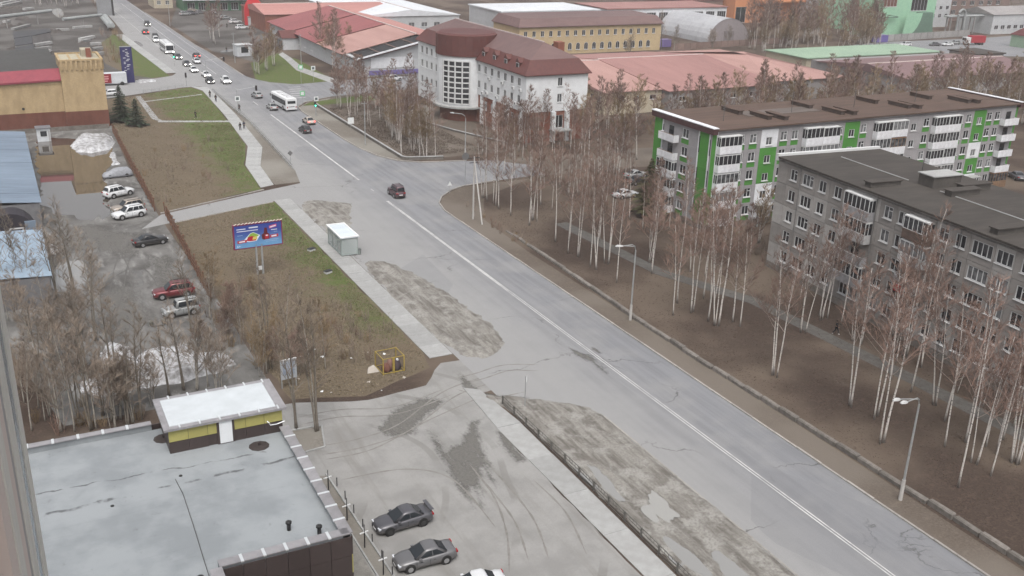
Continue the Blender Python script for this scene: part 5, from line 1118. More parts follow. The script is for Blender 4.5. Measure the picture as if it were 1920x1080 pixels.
# yard in front of the office and west of the green block
for u,v in [(905,290),(930,300),(950,285),(980,300),(1010,280),(1035,295),(1060,270),(1090,290),(1120,280),(1005,330),(1050,350),(1085,365),(1125,345),(1150,330),(1170,360),(940,262),(985,268),(1020,262),(1140,265),(1180,255),(1105,320),(1195,300)]:
    x,y,_=G(u,v); plant(FARB if TR.random()<.6 else BIRCH,x,y,TR.uniform(.65,.95),'reddish leafless birch in the yard between the office and the green block','birches in the yard by the green block')
# wood behind the green block
for i in range(100):
    x=TR.uniform(100,262); y=TR.uniform(136,183); plant(FARB,x,y,TR.uniform(.72,1.05),'bare birch in the wood behind the green block','birch wood behind the green block')
for i in range(75):
    plant(FARB,TR.uniform(106,262),TR.uniform(138,184),TR.uniform(.7,1.0),'bushy bare infill tree among the birches behind the green block','infill trees behind the green block',name='far_infill_tree',k=3)  # far birch models with ochre twigs, added to thicken the wood
for i in range(24):
    x,y,_=G(TR.uniform(1400,1660),TR.uniform(74,100)); plant(FARB,x,y,TR.uniform(.7,1.1),'bushy bare infill tree below the mint plant building','infill trees below the plant buildings',name='far_infill_tree',k=3)  # same ochre-twigged birch models, added to thicken the stand
for i in range(26):
    x,y,_=G(TR.uniform(60,195),TR.uniform(-6,14)); plant(FARB,x,y,TR.uniform(.8,1.2),'bare tree at the back of the scrap yard','trees at the back of the yard',name='far_infill_tree')  # far birch models again, no particular species
for (n,u0,u1,v0,v1,l,gr) in ((26,625,800,175,285,'brown leafless infill tree on the office lawn by the main road','infill trees on the office lawn'),(22,905,1195,235,335,'brown leafless infill tree between the brick office base and the side street','infill trees by the side street'),(16,1210,1470,395,520,'brown leafless infill tree before the green block windows','infill trees before the green block')):
    for i in range(n):
        x,y,_=G(TR.uniform(u0,u1),TR.uniform(v0,v1))
        if x>89.2 and 108<y<126 or 57<x<66: continue
        plant(FARB,x,y,TR.uniform(.55,.85),l,gr,name='leafless_infill_tree')  # far birch models added for density, species not distinguished
# stand below the orange and mint plants
for i in range(56):
    u=TR.uniform(1395,1640); v=TR.uniform(66,98); x,y,_=G(u,v); plant(FARB,x,y,TR.uniform(.9,1.35),'bare birch below the orange plant building','birch stand below the plant buildings')
for u,v in ((1176,106),(1180,107),(1240,92),(1262,96),(1335,90),(1365,88),(1430,92),(1880,60),(1850,55),(1900,50),(1870,40),(1835,58),(1895,30),(1860,25),(1910,15),(1845,35),(1825,45),(1915,62),(1885,12),(1850,10),(1800,42),(1812,30)):
    x,y,_=G(u,v); plant(GREYT,x,y,TR.uniform(.7,1.0),'bare tree beside the far works yard','bare trees in the works yard',name='bare_tree')
# thicket behind the retail roof
th=zpx(0,540,4,[(700,1060),(722,1055),(862,1050),(830,1000),(965,1040),(1012,1010),(1050,990),(470,1080),(340,1000),(240,1070),(560,1080),(1270,800),(1465,760),(150,1000),(430,720),(640,640),(180,860),(290,900),(390,960),(600,980),(760,960),(900,980),(930,900),(1150,880),(1380,760),(1560,740),(1640,800)])+[(60,640),(85,600),(110,560),(40,560),(25,600),(70,690),(120,650),(150,610),(180,640),(30,520),(55,560),(95,680),(160,700),(210,720),(15,570),(105,520),(170,560),(140,555)]
for u,v in th:
    x,y,_=G(u,v); plant(GREYT,x,y,TR.uniform(.62,.92),'leafless grey tree in the thicket behind the retail roof','thicket trees behind the retail roof',name='bare_tree')
for (u,v,k,s) in ((558,802,4,.95),(591,806,2,1.0),(598,808,4,.9)):
    x,y,_=G(u,v); plant(GREYT,x,y,s,'dark-stemmed tree in the square tree pit beside the retail building','trees in the square tree pit',name='bare_tree',k=k)
for (u,v) in ((492,708),(500,700),(508,690),(540,690),(520,660),(560,700),(480,690),(470,660),(455,640),(440,600),(500,640),(612,690),(395,600),(420,640),(400,560),(360,620),(380,650),(410,690)):
    x,y,_=G(u,v); plant(GREYT if TR.random()<.6 else OCHT,x,y,TR.uniform(.45,.8),'spindly bare sapling on the scrubby lawn by the billboard','saplings on the billboard lawn',name='bare_tree')
# shrubs
def bush_me(seed,h,n,tw):
    rnd=random.Random(seed); m=MB()
    for i in range(n):
        a=rnd.uniform(0,6.28); r=rnd.uniform(0,.35); p=Vector((math.cos(a)*r,math.sin(a)*r,-.05)); d=Vector((math.cos(a)*rnd.uniform(.05,.4),math.sin(a)*rnd.uniform(.05,.4),1)); L=h*rnd.uniform(.55,1)
        q=[p,p+d*L*.5,p+d*L*.9+Vector((rnd.uniform(-.15,.15),rnd.uniform(-.15,.15),L*.1))]; m.tube(q,[.022,.016,.009],3,0,False)
        for k in range(6):
            t=rnd.uniform(.3,1); e=q[0].lerp(q[2],t); b=rnd.uniform(0,6.28); m.tube([e,e+Vector((math.cos(b)*.3,math.sin(b)*.3,rnd.uniform(.2,.5)))*h*.28],[.011,.007],3,0,False)
    return m.mesh('stems',MT[tw])
BUSH=[bush_me(1,1.8,12,'grey_twig'),bush_me(2,2.4,10,'grey_twig'),bush_me(3,1.5,16,'ochre_twig'),bush_me(4,2.2,9,'birch_twig')]
def bush(x,y,s,label,group,k=None):
    o=tag(link('shrub',BUSH[TR.randrange(4) if k is None else k],None,(x,y,0),TR.uniform(0,6.28)),label,'shrub',group); o.scale=(s,s,s); return o
for (n,poly,lab,gr,s0,s1) in ((46,[(500,600),(640,560),(760,640),(700,690),(560,690)],'sparse leafless shrub on the lawn behind the yellow cage','shrubs on the lawn behind the cage',.6,1.1),
  (34,[(235,280),(420,262),(440,330),(330,380),(290,380)],'sparse leafless shrub on the brown lawn above the driveway','shrubs on the lawn above the driveway',.5,1.0),
  (30,[(395,540),(480,520),(520,600),(440,660),(380,620)],'leafless scrub beside the fence of the wet car park','scrub beside the car park fence',.8,1.3),
  (26,[(190,62),(228,60),(240,100),(230,130),(200,125)],'brown brush on the verge beside the navy pylon sign','brush beside the pylon sign',1.2,2.0),
  (30,[(20,690),(300,690),(290,800),(60,820)],'low brush under the thicket trees behind the retail roof','brush under the thicket',.8,1.4),
  (26,[(870,385),(960,430),(1000,470),(985,465),(930,440)],'low brown brush along the overgrown kerb blocks','brush along the overgrown kerb blocks',.35,.6),
  (34,[(900,250),(1040,270),(1070,310),(960,305)],'reddish brush in front of the office brick base','brush in front of the office',.9,1.5),
  (20,[(1240,420),(1420,440),(1480,520),(1400,540)],'low brush in front of the green block','brush in front of the green block',.6,1.1)):
    P=[g2(*p) for p in poly]; xs=[p[0] for p in P]; ys=[p[1] for p in P]; c=0
    while c<n:
        x=TR.uniform(min(xs),max(xs)); y=TR.uniform(min(ys),max(ys))
        if inside_dist(np.array([x]),np.array([y]),P)[0]>0: bush(x,y,TR.uniform(s0,s1),lab,gr); c+=1
# evergreens
M('needle_green',(.05,.072,.04),(.03,.045,.027),1.2,.9,rnd=.1); M('needle_olive',(.075,.07,.03),(.05,.048,.024),1.2,.9)
def conifer(seed,H,R0,mat):
    rnd=random.Random(seed); T=MB(); T.tube([(0,0,-.1),(0,0,H*.5),(0,0,H)],[.16,.1,.02],6); C=MB(); n=int(H*13)
    for i in range(n):
        t=(i+rnd.random())/n; z=H*(.08+.9*t); L=R0*(1-t)**.8*rnd.uniform(.75,1.2)+.15; a=i*2.4+rnd.uniform(-.4,.4); d=Vector((math.cos(a),math.sin(a),-.18)); s=Vector((-math.sin(a),math.cos(a),0))
        for k in range(9):
            p=Vector((0,0,z))+d*L*(k+.5)/9; w=.42*L*(1-.65*k/9)+.14
            for sg in (-1,1):
                e=p+s*sg*w+d*.22*L+Vector((0,0,rnd.uniform(-.12,.1))); C.add([p-d*.1*L,p+d*.13*L+Vector((0,0,rnd.uniform(0,.16))),e],[(0,1,2)])
    return T.mesh('trunk',MT['grey_bark'],True),C.mesh('crown',MT[mat])
sp=[conifer(5,7.6,2.3,'needle_green'),conifer(6,5.6,1.9,'needle_green'),conifer(7,9.,2.8,'needle_olive')]
for (u,v,k,l) in ((229,228,0,'tall dark green spruce beside the brick hall corner'),(257,236,1,'shorter dark green spruce next to the tall one by the brick hall')):
    x,y,_=G(u,v); o=thing('spruce_tree',l,'tree',(x,y,0)); link('trunk',sp[k][0],o); link('crown',sp[k][1],o)
o=thing('pine_tree','olive green conifer at the corner of the green block','tree',(87.2,121,0)); link('trunk',sp[2][0],o); link('crown',sp[2][1],o)
# dry grass, too many blades to count
def grass(name,poly,n,h,mat,seed,label,w=.05,z=.01,grad=None):
    rnd=np.random.RandomState(seed); xs=[p[0] for p in poly]; ys=[p[1] for p in poly]; X=rnd.uniform(min(xs),max(xs),n*3); Y=rnd.uniform(min(ys),max(ys),n*3)
    k=(inside_dist(X,Y,poly)>.15)&(fbm(X*.35,Y*.35,seed)>rnd.uniform(.2,.62,n*3)); k&=(rnd.uniform(0,1,n*3)<np.clip((X-grad[0]+8*(fbm(X*.2,Y*.2,9)-.45))/(grad[1]-grad[0]),0,1)) if grad else True
    X=X[k][:n]; Y=Y[k][:n]; n=len(X); a=rnd.uniform(0,6.28,n); l=rnd.uniform(.4,1,n)*h; ww=rnd.uniform(.6,1.4,n)*w; t=rnd.uniform(0,6.28,n); b=rnd.uniform(.3,1.2,n)*l
    V=np.empty((n,3,3)); V[:,0]=np.stack([X-np.cos(a)*ww,Y-np.sin(a)*ww,np.full(n,z)],1); V[:,1]=np.stack([X+np.cos(a)*ww,Y+np.sin(a)*ww,np.full(n,z)],1); V[:,2]=np.stack([X+np.cos(t)*b,Y+np.sin(t)*b,l+z],1)
    me=bpy.data.meshes.new(name); me.vertices.add(n*3); me.vertices.foreach_set('co',V.ravel()); me.loops.add(n*3); me.loops.foreach_set('vertex_index',np.arange(n*3,dtype=np.int32)); me.polygons.add(n); me.polygons.foreach_set('loop_start',np.arange(0,n*3,3,dtype=np.int32)); me.update(calc_edges=True); me.materials.append(mat)
    o=link(name,me,kind='stuff'); o['label']=label; o['category']='grass'; return o
def mk_tuft(name,cols):
    n=NB(name); f=n.noise(.5,4,.6); f2=n.noise(7,2); col=n.mix(n.ramp(f2,.35,.65),cols[0],cols[1]); MT[name]=n.fin(n.mix(n.ramp(f,.4,.65),col,cols[2]),.95)
mk_tuft('dry_blade',[(.19,.155,.105),(.13,.105,.073),(.155,.125,.087)]); mk_tuft('litter_blade',[(.10,.075,.056),(.06,.044,.035),(.075,.056,.043)]); mk_tuft('green_blade',[(.12,.145,.05),(.085,.105,.037),(.13,.125,.065)])
LA=[(18.9,149.4),(35.6,156.6),(36.6,173),(40.2,187),(42.4,217),(43.6,246),(41,252),(26.5,245),(21,242),(19.7,213),(18.6,180)]; LB=[(19.6,143),(35.6,148),(35.7,88),(34.8,84.2),(27,80.8),(20.4,83),(19.7,100),(19.2,112),(18.9,134)]
grass('dry_grass',LA,15000,.16,MT['dry_blade'],3,'flattened dry grass on the lawn above the driveway',.09); grass('dry_grass',LB,20000,.14,MT['dry_blade'],4,'flattened dry grass on the lawn round the billboard',.07)
grass('green_grass',[(26,92),(35.6,90),(35.6,147),(27,145)],9000,.14,MT['green_blade'],5,'first green grass along the concrete sidewalk',.06,grad=(29,36)); grass('green_grass',[(33,165),(36.6,173),(40.2,187),(42.4,208),(33,208)],8000,.14,MT['green_blade'],6,'first green grass on the upper lawn',.07,grad=(32,39))
grass('leaf_litter',[(62.5,25),(87,25),(86,60),(88,94),(86,126),(70,139),(63.5,126),(62.3,80)],40000,.045,MT['litter_blade'],7,'dead grass and leaf litter under the birches',.09); grass('leaf_litter',[(66,168),(82,168),(80,220),(66,218)],14000,.15,MT['litter_blade'],8,'dead grass in the office garden',.1)
# ================================================================ vehicles
CGLASS=flat('car_glass',(.02,.024,.028),.08); TYRE=flat('tyre',(.018,.018,.018),.8); RIM=flat('rim_alloy',(.38,.38,.39),.35,.6); RIMD=flat('rim_dark',(.05,.05,.05),.4,.4); TRIMB=flat('black_trim',(.02,.02,.02),.6); TAIL=flat('tail_lens',(.25,.01,.012),.25); HEADL=flat('head_lens',(.5,.52,.55),.15); LIT=flat('lit_headlamp',(1,.97,.9),.3,0,14.); LITR=flat('lit_tail_lamp',(1,.06,.05),.3,0,5.); PLATE=flat('number_plate',(.6,.6,.6),.5)
def paint(name,c,metal=.35):
    if name in MT: return MT[name]
    n=NB(name); f=n.noise(1.4,4,.6); n.b.inputs['Coat Weight'].default_value=.6; n.b.inputs['Coat Roughness'].default_value=.12; X,Y,Z=n.sep()
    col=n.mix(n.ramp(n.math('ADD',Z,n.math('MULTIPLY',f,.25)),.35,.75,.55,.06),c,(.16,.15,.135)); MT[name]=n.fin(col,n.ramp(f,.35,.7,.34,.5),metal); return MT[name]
KIND={ # L,W,H, hood/deck profile, cabin base rear/front, roof rear/front, wheel r
 'sedan':(4.5,1.78,1.46,[.70,.93,.97,.95,.93,.90,.85,.74,.60],-1.62,1.02,-.78,.12,.32),
 'suv':(4.7,1.88,1.78,[.75,1.08,1.10,1.08,1.06,1.03,1.0,.92,.74],-2.22,1.05,-1.85,.28,.37),
 'hatch':(4.05,1.72,1.52,[.72,.98,1.0,.97,.95,.92,.87,.76,.62],-1.92,1.0,-1.45,.18,.32),
 'offroad':(4.0,1.7,1.85,[.78,1.1,1.1,1.08,1.06,1.06,1.04,1.0,.8],-1.92,.72,-1.82,.42,.36)}
def car_parts(kind,col,lit=False,litr=False,dark_rim=False,roofcol=None):
    L,W_,H,prof,cr,cf,rr,rf,wr=KIND[kind]; w=W_/2; out=[]
    xs=[-.5,-.475,-.39,-.22,0,.2,.36,.465,.5]; ws=[.74,.90,.98,1,1,1,.985,.88,.70]; zb=[.38,.26,.22,.2,.2,.2,.22,.26,.34]
    B=MB(); rings=[]
    for x,k,zt,z0 in zip(xs,ws,prof,zb):
        a=w*k; zm=z0+.42*(zt-z0)
        rings.append([(x*L,-a*.86,z0),(x*L,-a*.985,z0+.1),(x*L,-a,zm),(x*L,-a*.965,zt-.12),(x*L,-a*.86,zt-.02),(x*L,-a*.45,zt+.015),(x*L,a*.45,zt+.015),(x*L,a*.86,zt-.02),(x*L,a*.965,zt-.12),(x*L,a,zm),(x*L,a*.985,z0+.1),(x*L,a*.86,z0)])
    B.loft(rings); 
    zbelt=min(prof[3:6])-.03; wb=w*.88; wt=w*.70
    def rc(xr,xf,hw,z,c=.12): return [(xr,-hw+c,z),(xr+c,-hw,z),(xf-c,-hw,z),(xf,-hw+c,z),(xf,hw-c,z),(xf-c,hw,z),(xr+c,hw,z),(xr,hw-c,z)]
    B.loft([rc(cr,cf,wb,zbelt),rc(rr-.02,rf+.04,wt+.02,H-.09),rc(rr+.05,rf-.03,wt-.04,H-.025),rc(rr+.28,rf-.25,wt-.22,H)],0 if not roofcol else 0)
    out.append(('body',B.mesh('body',col,True),None))
    def face(a,b,c,d,s0,s1,t0,t1,off):
        a,b,c,d=map(Vector,(a,b,c,d)); n=(b-a).cross(d-a).normalized()*off
        f=lambda s,t:(a.lerp(b,s)).lerp(d.lerp(c,s),t)+n
        return [f(s0,t0),f(s1,t0),f(s1,t1),f(s0,t1)]
    z0,z1=zbelt,H-.09; k=.1
    fl,fr,rl,rr_=((cf,wb-k,z0),(cf,-wb+k,z0),(cr,wb-k,z0),(cr,-wb+k,z0)); tfl,tfr,trl,trr=((rf+.04,wt-k,z1),(rf+.04,-wt+k,z1),(rr-.02,wt-k,z1),(rr-.02,-wt+k,z1))
    g=MB(); g.quad(*face(fr,fl,tfl,tfr,.0,1,.12,.97,.02)); out.append(('windscreen',g.mesh('windscreen',CGLASS),None))
    g=MB(); g.quad(*face(rl,rr_,trr,trl,.02,.98,.3 if kind!='sedan' else .15,.95,.02)); out.append(('rear_window',g.mesh('rear_window',CGLASS),None))
    for sd in (-1,1):
        a,b=((cr+k,sd*wb,z0),(cf-k,sd*wb,z0)); d,c=((rr+k,sd*wt*1.03,z1),(rf-k+.08,sd*wt*1.03,z1))
        spl=[(.06,.46),(.5,.94)] if kind in('sedan','hatch','offroad') else [(.04,.27),(.3,.6),(.64,.95)]
        for s0,s1 in spl:
            q=face(a,b,c,d,s0,s1,.2,.93,.016*(-1 if sd>0 else 1)); g=MB(); g.quad(*(q if sd<0 else q[::-1])); out.append(('side_window',g.mesh('side_window',CGLASS),None))
        m=MB(); m.box(cf-.5,sd*(wb+.02) if sd>0 else sd*(wb+.2),zbelt,cf-.3,sd*(wb+.2) if sd>0 else sd*(wb+.02),zbelt+.13); out.append(('mirror',m.mesh('mirror',col),None))
        h=MB(); y0,y1=sorted((sd*w*.80,sd*w*.93)); xx=L*.485; h.box(xx-.16,sd*w*.52 if sd>0 else -w*.86,.60+(.1 if wr>.34 else 0),xx+.02,sd*w*.86 if sd>0 else -w*.52,.72+(.12 if wr>.34 else 0)); out.append(('headlight',h.mesh('headlight',LIT if lit else HEADL),None))
        h=MB(); h.box(-L*.5-.015,sd*w*.5 if sd>0 else -w*.88,.72+(.1 if wr>.34 else 0),-L*.5+.12,sd*w*.88 if sd>0 else -w*.5,.86+(.12 if wr>.34 else 0)); out.append(('tail_light',h.mesh('tail_light',LITR if litr else TAIL),None))
        dd=MB(); 
        for x in (-.02*L,.2*L): dd.box(x-.012,sd*w*1.0-.006,.34,x+.012,sd*w*1.0+.006,zbelt-.08)
        for x in (-.1*L,.12*L): dd.box(x-.09,sd*w*.985-.012,zbelt-.2,x+.09,sd*w*.985+.012,zbelt-.165)
        out.append(('door_seam',dd.mesh('door_seam',TRIMB),None))
    for x in (L*.305,-L*.295):
        for sd in (-1,1):
            m=MB(); m.disc((x,sd*(w-.005),wr+.03),wr+.075,'y',16,0,.05); out.append(('wheel_arch',m.mesh('wheel_arch',TRIMB),None))
            m=MB(); m.disc((x,sd*(w-.085),wr),wr,'y',16,0,.22); t=m.mesh('wheel',TYRE); r=MB(); r.disc((x,sd*(w+.028),wr),wr*.62,'y',12,0,.02); out.append(('wheel',t,('rim',r.mesh('rim',RIMD if dark_rim else RIM))))
    m=MB(); m.box(L*.5-.03,-w*.62,.32,L*.5+.012,w*.62,.52); out.append(('grille',m.mesh('grille',TRIMB),None))
    m=MB(); m.box(L*.5+.013,-.26,.40,L*.5+.03,.26,.5); out.append(('number_plate',m.mesh('number_plate',PLATE),None)); m=MB(); m.box(-L*.5-.03,-.26,.58,-L*.5-.001,.26,.69); out.append(('number_plate',m.mesh('number_plate',PLATE),None))
    m=MB(); m.box(-L*.5-.02,-w*.7,.26,-L*.5+.1,w*.7,.42); out.append(('bumper_trim',m.mesh('bumper_trim',TRIMB),None))
    if kind in('suv','offroad'):
        for sd in (-1,1): m=MB(); m.bar((rr+.15,sd*wt*.9,H+.05),(rf-.1,sd*wt*.9,H+.05),.05,.05); out.append(('roof_rail',m.mesh('roof_rail',TRIMB),None))
    return out
_cars={}
def car(label,x,y,heading,kind,cname,c,group=None,lit=False,litr=False,dark_rim=False,metal=.35,z=.02,cat='car',scale=1.,extra=None):
    key=(kind,cname,lit,litr,dark_rim)
    if key not in _cars: _cars[key]=car_parts(kind,paint(cname,c,metal),lit,litr,dark_rim)
    o=tag(link('car',None,None,(x,y,z),heading),label,cat,group); o.scale=(scale,)*3
    for n,me,sub in _cars[key]:
        p=link(n,me,o)
        if sub: link(sub[0],sub[1],p)
    if extra: extra(o)
    return o
def car_px(label,fw,rw,kind,cname,c,side=1,**k):
    """place by the contact pixels of the two near-side wheels"""
    a=Vector(g2(*fw)); b=Vector(g2(*rw)); d=(a-b).normalized(); w=KIND[kind][1]/2-.1; m=(a+b)/2; n=Vector((-d.y,d.x)); n=n if n.y>0 else -n
    m=m+n*w; return car(label,m.x,m.y,math.atan2(d.y,d.x),kind,cname,c,**k)
DG=(.075,.075,.085); GRY=(.13,.13,.135); WHT=(.55,.56,.57); BLK=(.018,.018,.02); SIL=(.30,.31,.31)
def wing(o):
    m=MB(); m.box(-2.28,-.72,1.16,-1.98,.72,1.2); s=m.build('spoiler',MT['paint_dark_grey'],o)
    for y in (-.55,.55): m=MB(); m.box(-2.16,y-.03,.94,-2.08,y+.03,1.16); m.build('spoiler_leg',TRIMB,s)
car_px('dark grey sedan with a tall rear spoiler in the sandy car park',(735,1003),(790,987),'sedan','paint_dark_grey',DG,dark_rim=True,extra=wing,z=.012)
car_px('mid grey sedan with bright wheels parked next to the spoilered sedan',(775,1073),(832,1058),'sedan','paint_mid_grey',GRY,z=.012)
x,y,_=G(868,1102); car('white car at the front end of the sandy car park row',x+.5,y-.8,R(174),'sedan','paint_white',WHT,z=.012,metal=.05)
car_px('white large off-road estate with its nose to the brown fence',(244,366),(213,373),'suv','paint_white',WHT,metal=.05,z=.03)
car_px('white sport utility car parked tail to the fence beside the flooded lot',(232,413),(263,407),'suv','paint_white',WHT,metal=.05,z=.03)
x,y,_=G(243,402); car('beige sport utility car tucked behind the white one by the fence',x,y+1.6,R(196),'suv','paint_beige',(.30,.26,.22),z=.03)
car_px('black sedan with silver wheels parked nose to the brown fence',(303,458),(270,464),'sedan','paint_black',BLK,z=.03)
car_px('dark red sport utility car with a grey lower body in the wet lot',(307,563),(350,557),'suv','paint_dark_red',(.13,.012,.018),z=.03)
car_px('pale silver off-roader half hidden by bare branches in the wet lot',(323,598),(364,590),'offroad','paint_silver',SIL,z=.03)
def covered():
    x,y,_=G(222,333); o=thing('covered_car','car under a grey tarpaulin at the edge of the flooded lot','car',(x,y+.6,.02),R(186))
    m=MB(); prof=[(-2.3,.55,.7),(-2.2,.95,.8),(-1.7,1.45,.82),(-.4,1.55,.84),(.5,1.42,.84),(1.2,1.02,.86),(2.0,.85,.84),(2.35,.5,.7)]; rings=[]
    for i,(x,h,w) in enumerate(prof):
        f=.12*math.sin(i*2.3); rings.append([(x,-w-.06+f*.3,.08+abs(f)*.6),(x,-w,.45),(x,-w*.92,h*.72),(x,-w*.62,h*.97),(x,0,h+.02),(x,w*.62,h*.97),(x,w*.92,h*.72),(x,w,.45),(x,w+.06,.1+abs(f)*.5)])
    m.loft(rings); m.build('tarpaulin',M('tarpaulin_grey',(.26,.27,.29),(.17,.175,.19),2.5,.6,.5),o,smooth=True)
    for a in (-1.3,1.35):
        for b in (-.75,.75): m=MB(); m.disc((a,b,.3),.3,'y',12,0,.2); m.build('wheel',TYRE,o)
covered()
N=R(90); S=R(-90)
for (lab,x,y,h,k,cn,c,kw) in (
 ('dark plum off-roader driving past the side street mouth',54.6,144.6,N,'offroad','paint_plum',(.07,.035,.045),dict(scale=1.05)),
 ('black hatchback with a pale roof driving ahead of the solid line',54.2,195.2,N+.04,'hatch','paint_black',BLK,dict()),
 ('cream sedan braking next to the black hatchback',57.3,203.2,N+.02,'sedan','paint_cream',(.38,.34,.30),dict(litr=True)),
 ('silver sedan alongside the white bus',54.0,220.6,N,'sedan','paint_silver',SIL,dict()),
 ('silver estate waiting in the crossroads ahead of the bus',54.2,235.6,N+.08,'hatch','paint_silver',SIL,dict()),
 ('white sport utility car coming through the crossroads',51.6,257.4,S,'suv','paint_white',WHT,dict(lit=True,metal=.05)),
 ('dark car with lit headlamps entering the crossroads',47.9,258.6,S,'hatch','paint_black',BLK,dict(lit=True)),
 ('white car with lit headlamps behind the dark one at the crossroads',48.9,268.6,S,'sedan','paint_white',WHT,dict(lit=True,metal=.05)),
 ('white sedan with lit headlamps waiting at the left signal',47.4,277.6,S,'sedan','paint_white',WHT,dict(lit=True,metal=.05)),
 ('dark sedan between the two white cars of the queue',47.5,288.4,S,'sedan','paint_dark_grey',DG,dict(lit=True)),
 ('white sedan in the middle lane of the queue',51.0,292.6,S,'sedan','paint_white',WHT,dict(metal=.05)),
 ('dark hatchback directly in front of the oncoming bus',47.5,301.8,S,'hatch','paint_dark_grey',DG,dict(lit=True)),
 ('dark car showing red brake lamps beside the queue',52.9,303.2,N,'hatch','paint_black',BLK,dict(litr=True)),
 ('white van behind the oncoming bus',47.2,340.5,S,'suv','paint_white',WHT,dict(lit=True,metal=.05)),
 ('black car following the white van',48.2,347.5,S,'suv','paint_black',BLK,dict()),
 ('dark car with red tail lamps stopped at the roadside by the pipes',47.0,361.5,N,'suv','paint_black',BLK,dict(litr=True)),
 ('black car alone at the far end of the road',50.9,384.5,S,'suv','paint_black',BLK,dict(lit=True)),
 ('small white car at the corner of the brick hall',22.8,247.8,R(185),'hatch','paint_white',WHT,dict(metal=.05))):
    car(lab,x,y,h,k,cn,c,**kw)
MK='cars parked outside the market'
for i,(u,v,h,k,cn,c) in enumerate(((347,29,20,'suv','paint_silver',SIL),(359,28,15,'suv','paint_dark_grey',DG),(376,26,10,'hatch','paint_mid_grey',GRY),(399,25,100,'sedan','paint_white',WHT),(413,33,20,'sedan','paint_silver',SIL),(423,36,20,'sedan','paint_silver',SIL),(441,44,15,'suv','paint_white',WHT),(454,55,10,'suv','paint_white',WHT),(362,22,15,'hatch','paint_beige',(.3,.26,.22)),(385,20,15,'hatch','paint_dark_grey',DG))):
    x,y,_=G(u,v); car(['silver','dark grey','mid grey','white','silver','silver','white','white','beige','dark grey'][i]+' car parked in the row outside the market',x,y,R(h),k,cn,c,group=MK,metal=.2)
for (u,v,l,cn,c) in ((1192,333,'silver car parked under the conifer by the green block','paint_silver',SIL),(1197,344,'black car parked second in the yard by the green block','paint_black',BLK),(1172,370,'white car parked nearest the birches in the green block yard','paint_white',WHT)):
    x,y,_=G(u,v); car(l,x,y,R(5),'sedan',cn,c,z=.0,metal=.1)
for (u,v,k,l,cn,c,h) in ((1664,92,'suv','black car waiting at the bend of the far street','paint_black',BLK,200),(1697,87,'suv','white minivan driving along the far street','paint_white',WHT,170),(1752,86,'sedan','dark sedan in the far street behind the minivan','paint_dark_grey',DG,170),(1776,86,'sedan','white sedan in the far street behind the dark one','paint_white',WHT,170),(1790,83,'hatch','silver hatchback in the far street near the red truck','paint_silver',SIL,170),(1905,335,'sedan','dark sedan parked beyond the green block gable','paint_dark_grey',DG,60),(738,152,'suv','white van parked behind the office garden trees','paint_white',WHT,20)):
    x,y,_=G(u,v); car(l,x,y,R(h),k,cn,c,metal=.1)
def truck():
    x,y,_=G(1822,84); o=thing('truck','red truck with a white cab at the end of the far street','truck',(x,y,0),R(170)); rd=flat('truck_red',(.28,.02,.03),.5)
    m=MB(); m.box(-5,-1.2,.9,1.6,1.2,3.4); m.build('box_body',rd,o); m=MB(); m.box(1.8,-1.15,.6,3.9,1.15,2.9); c=m.build('cab',flat('truck_white',(.55,.55,.55),.4),o); m=MB(); m.box(3.88,-1,1.7,3.93,1,2.6); m.build('windscreen',CGLASS,c)
    for a in (-3.8,-2.6,2.8):
        for b in (-1.1,1.1): m=MB(); m.disc((a,b,.5),.5,'y',12,0,.3); m.build('wheel',TYRE,o)
truck()
BUSW=paint('paint_bus_white',(.62,.63,.64),.0)
